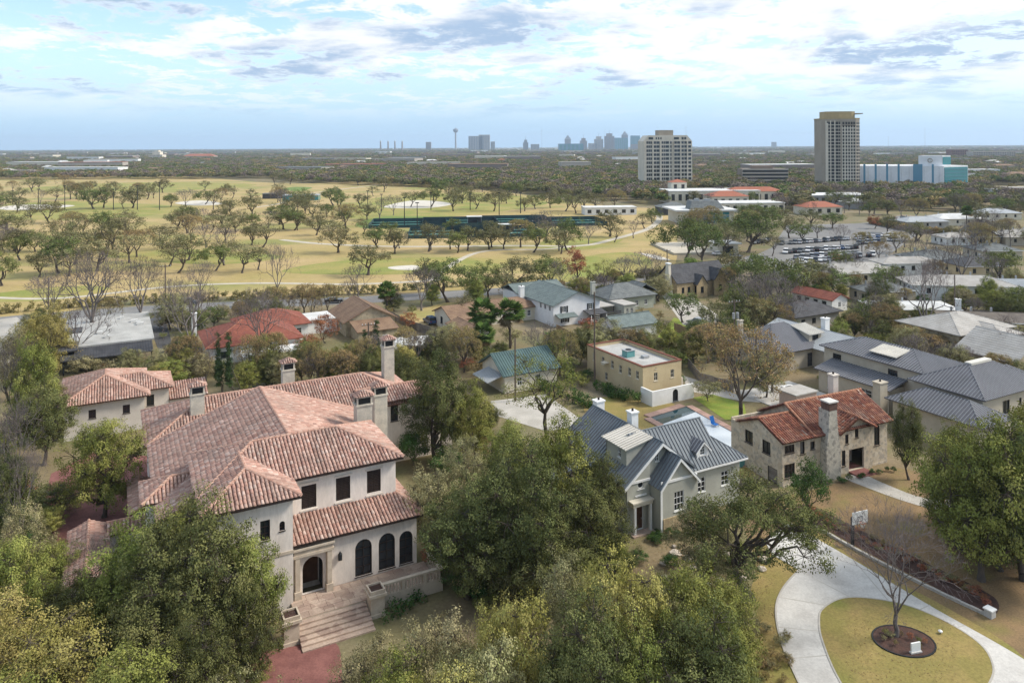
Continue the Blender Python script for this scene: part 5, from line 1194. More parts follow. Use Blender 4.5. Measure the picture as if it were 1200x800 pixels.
def crown_tree(seed, H=10., W=10., cb=.3, fork=.22, nlobe=20, sub=12, per=60, leaf=.1, crad=.6, pal=None, tr=.28, nlimb=7, shape='round', hollow=.5, barkm=None, lean=.05, lobe=.19, low=-.5, sep_=.8):
    """limbs carrying lobes; each lobe a shell of small leaf clumps, so light and shade come from the gaps between lobes"""
    rng = np.random.default_rng(seed)
    ch = H * (1 - cb); cz = H * cb + ch * .46; lr0 = W * lobe; rx = W / 2 - lr0 * .75; rz = ch / 2 - lr0 * .55
    bump_d = rng.normal(size=(9, 3)); bump_d /= np.linalg.norm(bump_d, axis=1, keepdims=True); bump_a = rng.uniform(-.30, .30, 9)
    LC, LR = [], []
    tries = 0
    while len(LC) < nlobe and tries < 4000:
        tries += 1
        d = rng.normal(size=3); d /= np.linalg.norm(d)
        if d[2] < low: continue
        env = 1 + sum(a * max(0, float(d @ bd)) ** 3 for a, bd in zip(bump_a, bump_d))
        r = (hollow + (1 - hollow) * rng.uniform() ** .5) * env
        p = np.array([d[0] * rx * r, d[1] * rx * r, cz + d[2] * max(rz, .2) * r * (1.0 if d[2] > 0 else .8)])
        if shape == 'cone': tt = (p[2] - H * cb) / ch; p[:2] *= max(.12, 1.25 * (1 - tt))
        rl_ = lr0 * rng.uniform(.65, 1.25)
        if LC and min(np.linalg.norm(p - q) for q in LC) < rl_ * (sep_ if tries < 2500 else .25): continue
        LC.append(p); LR.append(rl_)
    LC, LR = np.array(LC), np.array(LR); nlobe = len(LC)
    C, rad, BN, TC = [], [], [], []
    lt_ = rng.uniform(0, 1, nlobe)
    for i in range(nlobe):
        n_ = max(3, int(sub * (LR[i] / lr0) ** 1.6))
        d = rng.normal(size=(n_, 3)); d /= np.linalg.norm(d, axis=1, keepdims=True); d[:, 2] = d[:, 2] * .85 + .12
        C.append(LC[i] + d * LR[i] * rng.uniform(.55, 1.08, (n_, 1)) * np.array([1, 1, .8])); rad.append(crad * rng.uniform(.6, 1.3, n_)); BN.append(d); TC.append(np.clip(lt_[i] * .75 + rng.uniform(0, .3, n_) , 0, 1))
    C = np.concatenate(C); rad = np.concatenate(rad); BN = np.concatenate(BN); TC = np.concatenate(TC)
    n = np.maximum(4, (per * (rad / crad) ** 2 * rng.uniform(.6, 1.25, len(C))).astype(int))
    V, Fq, col = leaves(rng, C, rad, n, leaf, pal, bn=BN, tcl=TC)
    crown = np_mesh('crown', V, Fq, M_leaf, col)
    base = np.array([0, 0, -.15]); fk = np.array([rng.normal() * lean * H, rng.normal() * lean * H, H * fork])
    big, pts = curve_segs(rng, base, fk, tr * 1.25, tr * .85, 3, wig=.03)
    big[0][6] = tr * 1.7
    nodes = [fk]; nr = [tr * .5]
    sel = rng.choice(nlobe, min(nlimb, nlobe), replace=False)
    for i in sel:
        sg, pp = curve_segs(rng, fk, LC[i], tr * .62, tr * .14, 5, .07)
        big += sg
        for q, p in enumerate(pp[1:]): nodes.append(p); nr.append(tr * .62 * (1 - (q + 1) / 5.5))
    nodes = np.array(nodes); small = []
    for i in range(nlobe):
        if i in sel: continue
        j = np.argmin(np.linalg.norm(nodes - LC[i], axis=1) + .6 * np.maximum(0, nodes[:, 2] - LC[i][2]))
        small += curve_segs(rng, nodes[j], LC[i], max(.03, min(nr[j] * .8, tr * .35)), .025, 3, .06)[0]
    li = np.argmin(np.linalg.norm(C[:, None] - LC[None], axis=2), axis=1)
    for c, i in zip(C, li): small += curve_segs(rng, LC[i], c, .025, .012, 2, .03)[0]
    trunk = tube_mesh('trunk', [(big, 7), (small, 3)], barkm or M_bark)
    return trunk, crown
def bare_tree(seed, H=10., W=10., tr=.2, fork=.25, depth=6, twig=.012, m_big=None, m_tw=None, leafn=0, pal=None, leaf=.09, spread=.62):
    rng = np.random.default_rng(seed); big, tw, tips = [], [], []
    def grow(p, d, L, r, dep):
        k = 2
        q = p
        for i in range(k):
            d2 = d + rng.normal(size=3) * .13; d2[2] += .06; d2 /= np.linalg.norm(d2)
            e = q + d2 * L / k; seg = np.concatenate([q, e, [r * (1 - .18 * i), r * (1 - .18 * (i + 1))]])
            (big if r > .03 else tw).append(seg); q = e; d = d2
        if dep == 0: tips.append(q); return
        nb = rng.integers(2, 4) if dep > 1 else rng.integers(2, 5)
        ph = rng.uniform(0, 6.28)
        for i in range(nb):
            ax = np.cross(d, [math.cos(ph + 6.28 * i / nb), math.sin(ph + 6.28 * i / nb), .2]); ax /= np.linalg.norm(ax) + 1e-9
            th = rng.uniform(.3, spread + .15); dd = d * math.cos(th) + ax * math.sin(th)
            grow(q, dd / np.linalg.norm(dd), L * rng.uniform(.66, .86), max(r * rng.uniform(.55, .7), twig), dep - 1)
    fk = np.array([0, 0, H * fork])
    sg, _ = curve_segs(rng, [0, 0, -.15], fk, tr * 1.2, tr, 3, wig=.03); sg[0][6] = tr * 1.6; big += sg
    nl = rng.integers(3, 6)
    for i in range(nl):
        a = 6.28 * i / nl + rng.uniform(-.4, .4); th = rng.uniform(.25, .8)
        grow(fk, np.array([math.sin(th) * math.cos(a), math.sin(th) * math.sin(a), math.cos(th)]), H * .24, tr * .6, depth - 1)
    allp = np.array([s_[3:6] for s_ in big + tw]); sc = np.array([W / 2 / np.percentile(np.hypot(allp[:, 0], allp[:, 1]), 97)] * 2 + [H / np.percentile(allp[:, 2], 99)])
    def rs(L): 
        A = np.array(L); A[:, :3] *= sc; A[:, 3:6] *= sc; return A
    trunk = tube_mesh('trunk', [(rs(big), 6)], m_big or M_barkG)
    tws = tube_mesh('twigs', [(rs(tw), 3)], m_tw or M_twig)
    if leafn:
        T_ = np.array(tips) * sc; T_ = T_[rng.choice(len(T_), min(len(T_), leafn), replace=False)]
        V, Fq, col = leaves(rng, T_, np.full(len(T_), .45), np.full(len(T_), 12), leaf, pal)
        return trunk, tws, np_mesh('crown', V, Fq, M_leaf, col)
    return trunk, tws, None
PAL = {
    'oak': [(.070, .074, .034), (.105, .105, .048), (.140, .130, .064), (.180, .158, .088)],
    'oakg': [(.050, .066, .024), (.085, .105, .035), (.115, .135, .045), (.15, .155, .06)],
    'dark': [(.046, .054, .023), (.075, .084, .032), (.110, .115, .042), (.155, .150, .060)],
    'olive': [(.070, .082, .024), (.120, .135, .036), (.175, .180, .050), (.235, .220, .075)],
    'sage': [(.110, .112, .050), (.185, .172, .085), (.250, .225, .120), (.190, .200, .070)],
    'yellow': [(.130, .125, .035), (.210, .190, .055), (.270, .235, .085), (.175, .185, .050)],
    'winter': [(.19, .135, .06), (.25, .18, .085), (.17, .145, .06), (.22, .20, .08)],
    'russet': [(.15, .055, .03), (.22, .085, .045), (.26, .12, .06), (.16, .08, .05)],
    'cyp': [(.022, .040, .018), (.035, .058, .024), (.05, .075, .03), (.045, .07, .03)],
    'hedge': [(.022, .050, .014), (.040, .080, .022), (.06, .10, .03), (.05, .09, .03)],
    'dry': [(.24, .18, .08), (.17, .145, .06), (.28, .22, .11), (.13, .125, .05)],
    'pink': [(.20, .12, .10), (.26, .165, .13), (.18, .14, .09), (.24, .19, .11)],
}
PAL = {k_: [tuple(1.5 * c_ for c_ in q_) for q_ in v_] for k_, v_ in PAL.items()}
KIND = {}
def kind(name, fn, n): KIND[name] = [fn(i) for i in range(n)]
kind('oak', lambda i: crown_tree(100 + i, 10, 11, .18, .18, 17, 7, 34, .19, .85, PAL['oak'], .28, 6), 6)
kind('oakg', lambda i: crown_tree(120 + i, 10, 11, .15, .18, 20, 8, 36, .18, .85, PAL['oakg'], .26, 6), 5)
kind('oaks', lambda i: crown_tree(140 + i, 10, 10, .25, .24, 14, 6, 20, .18, .9, PAL['oak'], .2, 7, hollow=.3, lobe=.17), 4)
kind('near_dark', lambda i: crown_tree(200 + i, 12, 11, .04, .14, 34, 24, 58, .098, .62, PAL['dark'], .28, 9, hollow=.4, low=-.9, lobe=.20), 4)
kind('near_olive', lambda i: crown_tree(220 + i, 12, 11, .04, .14, 34, 24, 58, .098, .62, PAL['olive'], .26, 9, hollow=.4, low=-.9, lobe=.20), 4)
kind('near_sage', lambda i: crown_tree(240 + i, 11, 11, .04, .14, 40, 18, 52, .09, .60, PAL['sage'], .22, 10, hollow=.35, lobe=.18, low=-.9), 3)
kind('near_yellow', lambda i: crown_tree(260 + i, 11, 11, .04, .14, 40, 18, 54, .09, .60, PAL['yellow'], .22, 10, hollow=.35, lobe=.18, low=-.9), 3)
kind('open_oak', lambda i: crown_tree(280 + i, 11, 14, .20, .2, 34, 10, 92, .092, .66, PAL['dark'], .30, 11, hollow=.4, lean=.06, lobe=.125), 1)
kind('sparse', lambda i: crown_tree(300 + i, 12, 10, .2, .3, 22, 8, 34, .09, .65, PAL['olive'], .2, 8, hollow=.3, lobe=.15), 2)
kind('russet', lambda i: crown_tree(320 + i, 10, 7, .08, .2, 18, 8, 44, .14, .7, PAL['russet'], .2, 6), 1)
kind('cyp', lambda i: crown_tree(330 + i, 10, 1.9, .01, .1, 46, 6, 44, .08, .34, PAL['cyp'], .12, 3, 'cone', hollow=.4, lobe=.26), 2)
kind('weep', lambda i: crown_tree(340 + i, 8, 8, .02, .1, 22, 9, 50, .16, .7, [(.13, .19, .045), (.18, .24, .06), (.21, .26, .075), (.16, .21, .06)], .15, 4), 1)
kind('brush', lambda i: crown_tree(350 + i, 5, 6, .02, .1, 18, 7, 44, .085, .5, [PAL['olive'], PAL['winter'], PAL['sage'], PAL['oakg'], PAL['russet']][i], .08, 8, hollow=.3), 5)
kind('shrub', lambda i: crown_tree(360 + i, 5, 5, .02, .1, 20, 9, 50, .08, .5, PAL['hedge'], .10, 6, hollow=.35), 2)
kind('bare', lambda i: bare_tree(400 + i, 12, 11, .22, .22, 7), 3)
kind('island', lambda i: bare_tree(431, 12, 11, .15, .2, 7, .010, spread=.45), 1)
kind('bareS', lambda i: bare_tree(420 + i, 10, 9, .17, .2, 6, .022), 3)
kind('winter', lambda i: bare_tree(440 + i, 10, 10, .2, .2, 6, .02, M_bark, M_twig, 620, PAL['winter'], .10), 2)
LABEL = {
    'oak': ('live_oak', 'broad dark live oak'), 'oakg': ('live_oak', 'full mid green live oak'), 'oaks': ('live_oak', 'thin forked live oak'),
    'near_dark': ('evergreen_oak', 'dense dark green oak'), 'near_olive': ('evergreen_oak', 'bushy olive green oak'), 'near_sage': ('elm_tree', 'grey green twiggy tree'), 'near_yellow': ('elm_tree', 'yellow green leafy tree'),
    'open_oak': ('open_crowned_oak', 'spreading oak with open dark crown'), 'sparse': ('pecan_tree', 'slender tree with thin green crown'), 'russet': ('russet_tree', 'russet brown leafy tree'),
    'cyp': ('cypress_tree', 'narrow dark green cypress'), 'weep': ('weeping_tree', 'bright green weeping tree'), 'brush': ('shrub', 'bushy shrub'), 'shrub': ('shrub', 'glossy dark green shrub'),
    'island': ('bare_tree', 'leafless tree'), 'bare': ('bare_tree', 'tall leafless grey tree'), 'bareS': ('bare_tree', 'leafless grey winter tree'), 'winter': ('winter_tree', 'winter tree with few tan leaves')}
NOM = {'oak': (10, 11), 'oakg': (10, 11), 'oaks': (10, 10), 'near_dark': (12, 11), 'near_olive': (12, 11), 'near_sage': (11, 11), 'near_yellow': (11, 11), 'open_oak': (11, 14), 'sparse': (12, 10), 'russet': (10, 7),
       'cyp': (10, 1.9), 'weep': (8, 8), 'brush': (5, 6), 'shrub': (5, 5), 'island': (12, 11), 'bare': (12, 11), 'bareS': (10, 9), 'winter': (10, 10)}
BRUSHC = ['olive green', 'tan', 'grey green', 'mid green', 'russet']
def near_house(x, y):
    return min(HOUSES, key=lambda q: (q[0] + 4 - x) ** 2 + (q[1] + 4 - y) ** 2)[2]
CNT = {}; TRND = random.Random(5)
def tree(k, x, y, h, w, where, group=None, var=None, label=None, z=0.0):
    vs_ = KIND[k]; i = CNT.get(k, 0); CNT[k] = i + 1
    vi = (i if var is None else var) % len(vs_); ms = vs_[vi]
    nm, lb = LABEL[k]
    if k == 'brush': lb = BRUSHC[vi] + ' bushy shrub'
    if where == '@':
        hn = near_house(x, y); where = 'beside the ' + hn; group = 'growth beside the ' + hn
    if where == '@g': where = near_feature(x, y)
    nm, _ = LABEL[k]; cat = 'shrub' if nm == 'shrub' else 'tree'
    t_ = thing(nm, label or (lb + ' ' + where), cat, (x, y, z), TRND.uniform(0, 6.28), group)
    H0, W0 = NOM[k]; t_.scale = (w / W0, w / W0, h / H0)
    put('trunk', ms[0], t_)
    if len(ms) == 3:
        put('branches', ms[1], t_)
        if ms[2]: put('crown', ms[2], t_)
    else: put('crown', ms[1], t_)
    return t_
def ptree(k, px, base, top, wpx, where, group=None, var=None, label=None):
    x, y = at(px, base); s_ = y / FPX
    return tree(k, x, y, (base - top) * s_, wpx * s_, where, group, var, label)
def hedge(label, pts, w, h_, pal, dens=42, leaf=.12, world=False, name='hedge'):
    rng = np.random.default_rng(len(label)); t_ = thing(name, label, 'hedge', (0, 0, 0))
    C = []
    for a, b in zip(pts[:-1], pts[1:]):
        a, b = np.array(a if world else at(*a)), np.array(b if world else at(*b)); L = np.linalg.norm(b - a); n_ = int(L * w * h_ * 1.3) + 2
        d = (b - a) / L; nn = np.array([-d[1], d[0]])
        for i in range(n_):
            q = a + d * rng.uniform(0, L) + nn * rng.uniform(-.5, .5) * w; C.append([q[0], q[1], rng.uniform(.2, h_ - .25) * rng.uniform(.9, 1.08)])
    C = np.array(C); V, Fq, col = leaves(rng, C, np.full(len(C), .55), np.full(len(C), dens), leaf, pal, 1.0)
    put('foliage', np_mesh('foliage', V, Fq, M_leaf, col), t_)
    st = []
    for c in C[::6]: st.append([c[0], c[1], -.1, c[0], c[1], c[2], .03, .015])
    put('stems', tube_mesh('stems', [(st, 4)], M_bark), t_)
    return t_
# ------------------------------------------------------------------ golf course trees
GFEAT = [(20, 243, 'west bunker'), (232, 238, 'middle bunker'), (490, 240, 'large bunker'), (473, 314, 'near bunker'), (768, 300, 'bunker by the club drive'), (460, 261, 'putting green'), (540, 270, 'tennis courts'), (700, 268, 'tennis courts'), (352, 235, 'golf shelter'), (450, 289, 'cart path'), (620, 288, 'cart path'), (60, 350, 'street hedge'), (250, 340, 'street hedge'), (360, 222, 'sandy far path'), (100, 215, 'western tree line'), (300, 214, 'western tree line'), (110, 300, 'open western fairway'), (250, 300, 'central fairway'), (330, 275, 'end of the cart path'), (690, 310, 'green fairway by the street')]
def near_feature(x, y):
    return 'on golf grass near the ' + min(GFEAT, key=lambda q: (at(q[0], q[1])[0] - x) ** 2 + (at(q[0], q[1])[1] - y) ** 2)[2]
GA = [(8, 660), (95, 540), (185, 620), (275, 600), (325, 615), (440, 300), (600, 415), (640, 525), (530, 500), (760, 490), (835, 600), (1010, 590), (1135, 600), (455, 590), (165, 500), (40, 270), (190, 280), (385, 250), (580, 300), (645, 240), (690, 255), (800, 290), (870, 290), (960, 215), (1060, 235), (1135, 365), (1180, 260), (990, 410), (1060, 460), (895, 460), (965, 480), (1180, 470), (485, 295), (250, 430), (380, 430), (400, 500), (90, 280), (150, 360), (50, 440), (330, 430), (480, 420), (880, 385), (950, 400), (1085, 330), (830, 400), (260, 265), (330, 255), (420, 225), (530, 245), (-40, 520), (-60, 620), (20, 500), (1045, 390), (350, 560), (720, 250), (60, 215), (300, 200)]
GB = [(10, 665), (180, 480), (120, 395), (190, 395), (300, 470), (385, 585), (420, 470), (390, 385), (490, 375), (525, 690), (550, 320), (520, 430), (580, 430), (645, 410), (725, 370), (650, 590), (570, 560), (810, 580), (945, 585), (1105, 560), (500, 500), (860, 320), (925, 390), (1030, 380), (1115, 390), (270, 430), (90, 270), (820, 370), (1180, 320), (350, 520), (230, 400), (60, 470), (30, 560), (330, 420), (1000, 330), (1150, 350), (600, 300), (960, 320), (160, 265), (480, 270), (1060, 300), (905, 310)]
GC = [(230, 670), (260, 655), (460, 590), (160, 620), (40, 640), (340, 470), (110, 460), (60, 470), (180, 455), (250, 470), (300, 480), (400, 470), (20, 400), (480, 460), (230, 430)]
gl = [(x / 4, 170 + y / 4) for x, y in GA] + [(300 + x / 4, 150 + y / 4) for x, y in GB] + [(600 + x / 4, 130 + y / 4) for x, y in GC]
rr_ = random.Random(21)
for i in range(58):
    while True:
        px, py = rr_.uniform(-30, 690), rr_.uniform(216, 312)
        if py < 222 + max(0, (px - 330)) * .06: continue
        if 425 < px < 700 and 244 < py < 286: continue
        if abs(py - 287) < 4 or (400 < px and py > 296): continue
        break
    gl.append((px, py))
for i, (px, py) in enumerate(gl):
    k = rr_.choice(['oak', 'oak', 'oak', 'oakg', 'oaks', 'oaks', 'oaks', 'bareS' if rr_.random() < .6 else 'oak', 'winter' if rr_.random() < .5 else 'oakg'])
    x, y = at(px, py); hh = rr_.uniform(8.5, 13.5) * (1.0 if py > 250 else 1.12)
    tree(k, x, y, hh, hh * rr_.uniform(1.05, 1.45), '@g', 'trees on the golf course')
# ------------------------------------------------------------------ trees by place (photo column, base row, top row, width)
NT = [  # kind, column, base row, top row, width, which one
('near_olive', 40, 520, 385, 70, 'rising tallest over the west street'), ('near_yellow', 50, 452, 352, 62, 'beside the flat roofed modern house'), ('near_sage', 12, 470, 372, 50, 'at the bend of the west street'), ('bare', 20, 520, 395, 70, 'standing over the olive oaks of the west thicket'),
('near_dark', 52, 545, 448, 76, 'against the west wall of the guest house'), ('bareS', 15, 600, 470, 70, 'west of the red brick courtyard'), ('near_dark', 12, 660, 520, 70, 'at the west side of the courtyard'), ('near_olive', 58, 705, 622, 76, 'below the tiled garden gallery'),
('bare', 25, 660, 520, 80, 'between two dark oaks west of the courtyard'), ('near_olive', 5, 770, 610, 110, 'low in the west thicket'), ('near_dark', 100, 770, 655, 85, 'in front of the garden gallery gable'), ('bareS', 112, 730, 630, 50, 'poking out before the garden gallery'), ('near_sage', 22, 720, 590, 70, 'below the courtyard'), ('near_yellow', 70, 430, 380, 40, 'behind the guest house chimney line'), ('near_olive', 66, 500, 440, 44, 'touching the guest house eave'),
('near_yellow', 60, 880, 722, 190, 'spreading broadest in the lower garden'), ('near_yellow', -25, 860, 690, 160, 'at the lower garden fence'), ('near_olive', 150, 930, 748, 170, 'below the dark oaks of the lower garden'), ('near_sage', 265, 930, 780, 110, 'beside the red brick forecourt'), ('near_dark', 215, 880, 705, 120, 'between forecourt and west wing'), ('near_olive', -10, 960, 760, 160, 'deep in the lower garden'),
('near_olive', 122, 606, 472, 96, 'beside the red brick courtyard'),
('near_dark', 225, 790, 580, 150, 'covering the front of the west wing'), ('near_olive', 300, 775, 600, 92, 'beside the entrance steps'), ('near_olive', 160, 770, 592, 120, 'before the tiled gallery of the mansion'), ('near_dark', 175, 830, 660, 130, 'low in front of the west wing'), ('near_olive', 235, 720, 555, 125, 'reaching up to the west wing eaves'), ('near_dark', 285, 810, 670, 100, 'low beside the entrance steps'),
('near_dark', 548, 700, 545, 120, 'nearest the mansion terrace'), ('near_dark', 605, 700, 520, 130, 'at the heart of the central grove'), ('near_dark', 690, 675, 552, 100, 'beside the grey house door'), ('near_olive', 650, 640, 470, 105, 'rising above the central grove'), ('near_dark', 575, 690, 565, 110, 'low in the central grove'), ('near_sage', 512, 660, 524, 84, 'beside the porch of the mansion'), ('near_dark', 645, 705, 585, 120, 'at the foot of the central grove'), ('near_olive', 590, 610, 480, 75, 'behind the central grove'), ('near_dark', 706, 640, 530, 60, 'against the west roof of the grey house'), ('near_sage', 548, 640, 512, 76, 'behind the mansion terrace'),
('near_dark', 512, 545, 402, 88, 'behind the east wall of the mansion'), ('near_olive', 555, 545, 440, 66, 'between mansion and pale garage drive'), ('near_dark', 478, 470, 412, 56, 'behind the mansion chimney'),
('near_sage', 436, 870, 728, 112, 'at the bottom of the entrance steps'), ('near_sage', 505, 890, 690, 120, 'below the clipped hedge of the terrace'), ('near_yellow', 605, 880, 668, 120, 'pale at the top of the front belt'), ('near_sage', 665, 830, 652, 105, 'behind the yellow green tree of the front belt'), ('near_yellow', 725, 860, 644, 140, 'before the grey house rock bed'), ('near_olive', 812, 850, 638, 130, 'beside the drive lawn'), ('near_dark', 800, 900, 695, 170, 'darkest of the front belt'), ('near_sage', 570, 950, 715, 150, 'broad and low in the front belt'), ('near_sage', 340, 980, 775, 110, 'at the red brick forecourt edge'), ('near_olive', 455, 960, 750, 120, 'in the front belt below the steps'), ('near_dark', 690, 940, 705, 140, 'in the middle of the front belt'), ('near_olive', 745, 930, 715, 130, 'between two dark oaks of the front belt'), ('near_olive', 858, 880, 712, 70, 'at the verge of the drive'), ('near_yellow', 520, 990, 765, 140, 'lowest in the front belt'),
('near_sage', 825, 690, 590, 84, 'under the spreading oak by the grey house'), ('near_olive', 850, 800, 655, 96, 'beside the trunk of the spreading oak'), ('near_sage', 868, 760, 690, 56, 'on the lawn edge by the spreading oak'), ('near_sage', 790, 760, 652, 80, 'before the brick plinth of the grey house'),
('near_olive', 1150, 680, 466, 140, 'tallest beside the limestone house lawn'), ('near_dark', 1200, 680, 484, 140, 'behind the lawn path of the limestone house'), ('near_dark', 1172, 668, 560, 110, 'low and dark at the edge of the lawn'), ('near_olive', 1225, 640, 440, 150, 'behind the tall lawn oak'), ('near_dark', 1112, 632, 512, 66, 'at the end of the garden path'), ('near_olive', 1122, 612, 486, 84, 'above the garden path chairs'),
('near_dark', 1065, 562, 468, 42, 'against the east corner of limestone house')]
for r in NT: ptree(*r)
# understorey closing the groves
us = random.Random(41)
for x0, x1, y0, y1, n_, wh in ((512, 735, 650, 715, 26, 'under the central grove'), (300, 880, 790, 900, 34, 'under the front tree belt'), (0, 290, 700, 900, 34, 'under the trees of the lower garden'), (1125, 1230, 600, 665, 12, 'under the oaks by the limestone house lawn'), (0, 66, 470, 700, 16, 'in the west thicket'), (500, 590, 500, 560, 8, 'behind the mansion east end')):
    for i in range(n_):
        px, py = us.uniform(x0, x1), us.uniform(y0, y1)
        if 285 < px < 470 and 740 < py < 840: continue
        hh = us.uniform(1.8, 4.2); tree(us.choice(['brush', 'brush', 'shrub', 'near_olive', 'near_dark']), *at(px, py), hh, hh * us.uniform(1.1, 1.6), wh, 'understorey ' + wh)
ptree('open_oak', 880, 702, 548, 195, 'leaning over the concrete drive', var=0)
ptree('shrub', 950, 606, 533, 50, 'against the front of the limestone house')
ptree('winter', 868, 492, 384, 112, 'growing on the bright green lawn')
ptree('sparse', 640, 520, 402, 105, 'beside the green roofed garage')
ptree('island', 1050, 747, 598, 165, '', label='leafless tree in the mulch ring on the island of the circular drive')
ptree('shrub', 485, 545, 495, 46, 'against the mansion east wall')
hedge('low clipped dark green hedge below the mansion balustrade', [(445, 728), (495, 704)], 1.6, 1.0, PAL['hedge'], 60)
# belt of trees behind the mansion
bl_ = random.Random(9)
for i in range(34):
    px = 185 + i * 8.8 + bl_.uniform(-5, 5)
    k = bl_.choice(['near_olive', 'near_dark', 'near_sage', 'near_yellow', 'winter', 'near_olive', 'bareS'])
    if 246 < px < 282: continue
    b_ = bl_.uniform(446, 462); ptree(k, px, b_, b_ - bl_.uniform(38, 58), bl_.uniform(34, 52), 'in the boundary belt behind the mansion', 'boundary trees behind the mansion')
for q, w_ in (((256, 474, 381, 13), 'taller of the pair behind the mansion roof'), ((268, 474, 393, 13), 'shorter of the pair behind the mansion roof'), ((428, 424, 382, 12), 'beside the crossarm pole'), ((441, 424, 377, 12), 'next to the white roofed shed')): ptree('cyp', *q, w_)
MIDW = '@'
for r in [('bare', 108, 398, 292, 120), ('bare', 165, 385, 300, 80), ('bare', 222, 425, 322, 95), ('bare', 305, 425, 338, 70), ('bareS', 90, 425, 360, 80), ('bare', 325, 352, 285, 50), ('bareS', 60, 380, 320, 60), ('bareS', 420, 352, 310, 48), ('bareS', 200, 360, 325, 40), ('bare', 235, 352, 305, 50)]:
    ptree(*r, MIDW, 'bare trees by the street')
for r in [('brush', 75, 432, 398, 50), ('brush', 130, 440, 420, 50), ('brush', 175, 440, 418, 44), ('brush', 382, 402, 368, 36), ('brush', 220, 440, 415, 40), ('brush', 240, 440, 410, 40), ('brush', 100, 440, 412, 46), ('brush', 330, 430, 408, 36), ('brush', 360, 420, 392, 36), ('brush', 540, 420, 395, 36), ('brush', 560, 440, 415, 34), ('brush', 600, 405, 380, 34), ('brush', 660, 440, 415, 40), ('brush', 690, 395, 372, 26), ('brush', 780, 400, 370, 40), ('brush', 812, 425, 395, 44), ('brush', 830, 470, 440, 44), ('brush', 790, 430, 405, 30)]:
    ptree(*r, '@', 'garden shrubs of the middle distance')
for r in [('oakg', 322, 362, 332, 30), ('oakg', 525, 354, 298, 62), ('bareS', 494, 364, 312, 56), ('oakg', 572, 350, 304, 50), ('oak', 605, 345, 296, 58), ('oakg', 642, 340, 292, 54), ('sparse', 706, 344, 298, 42), ('bareS', 758, 336, 294, 60), ('oak', 500, 346, 300, 44), ('oaks', 545, 380, 340, 36), ('oakg', 770, 352, 326, 34), ('oakg', 800, 378, 338, 44), ('oaks', 590, 352, 310, 44), ('bareS', 655, 345, 305, 36), ('bareS', 733, 340, 300, 40), ('brush', 480, 386, 366, 22)]:
    ptree(*r, 'along the street by the golf course', 'street trees by the golf course')
ptree('russet', 676, 334, 288, 32, 'beside the street hedge')
ptree('weep', 816, 330, 297, 34, 'near the tudor house chimney')
for r in [('oakg', 803, 306, 248, 64), ('oakg', 822, 312, 258, 56), ('oak', 848, 300, 258, 46), ('oakg', 876, 296, 240, 70), ('oakg', 862, 378, 334, 52), ('oak', 892, 398, 346, 62), ('oak', 838, 392, 348, 50), ('oakg', 912, 360, 298, 66), ('oak', 940, 350, 296, 60), ('oakg', 885, 345, 292, 60), ('oak', 965, 334, 306, 40), ('oakg', 980, 348, 316, 50), ('oak', 860, 335, 290, 50), ('bare', 905, 392, 318, 80), ('bareS', 880, 380, 320, 70), ('bare', 1085, 400, 306, 96), ('bareS', 1020, 392, 345, 60), ('winter', 1040, 400, 358, 50), ('bareS', 925, 385, 345, 40),
          ('winter', 1065, 418, 382, 52), ('winter', 1100, 424, 394, 60), ('bareS', 1110, 420, 385, 56), ('brush', 1030, 415, 385, 46), ('brush', 1080, 432, 405, 50), ('oakg', 1178, 334, 286, 52), ('bareS', 1127, 338, 272, 66), ('bareS', 1105, 330, 285, 50), ('bareS', 1165, 338, 300, 40), ('winter', 1150, 300, 262, 40), ('bareS', 1000, 330, 296, 36), ('oakg', 1190, 372, 335, 40), ('bareS', 1190, 440, 385, 60), ('bareS', 1140, 470, 425, 40), ('winter', 1170, 475, 440, 40), ('brush', 1185, 395, 375, 40), ('oakg', 985, 318, 290, 36), ('bareS', 1075, 312, 280, 50), ('winter', 830, 425, 380, 60), ('winter', 905, 460, 415, 60), ('brush', 885, 445, 410, 40)]:
    ptree(*r, '@', 'trees among the eastern houses')
# hedges
hedge('long dry tan hedge along the golf course side of the street', [(-60, 374), (60, 362), (180, 355), (330, 348.5), (440, 344)], 1.6, 2.4, PAL['dry'], 30, .22)
hedge('clipped dark green hedge along the wall of the tan flat roofed house', [(698, 455), (725, 467), (748, 474)], 2.0, 1.9, PAL['hedge'], 70, .12)
hedge('dark green hedge along the drive of the green roofed garage', [(635, 455), (668, 468), (704, 484)], 1.8, 1.8, PAL['hedge'], 70, .12)
hedge('trimmed hedge edging the garden terrace of limestone house', [(952, 442), (975, 449), (992, 455)], .9, 1.0, PAL['olive'], 60, .10)
hedge('dark clipped hedge along the street east of the russet tree', [(690, 332), (745, 326), (790, 320)], 2.0, 2.6, PAL['oak'], 30, .22)
hedge('shaggy hedge along the street by the golf course fairway', [(440, 343), (560, 334), (640, 330)], 1.5, 2.0, PAL['oak'], 26, .22)
hedge('long olive hedge before the pale bungalows', [(1020, 262), (1060, 270), (1120, 277), (1175, 282)], 3.0, 3.0, PAL['winter'], 26, .3)
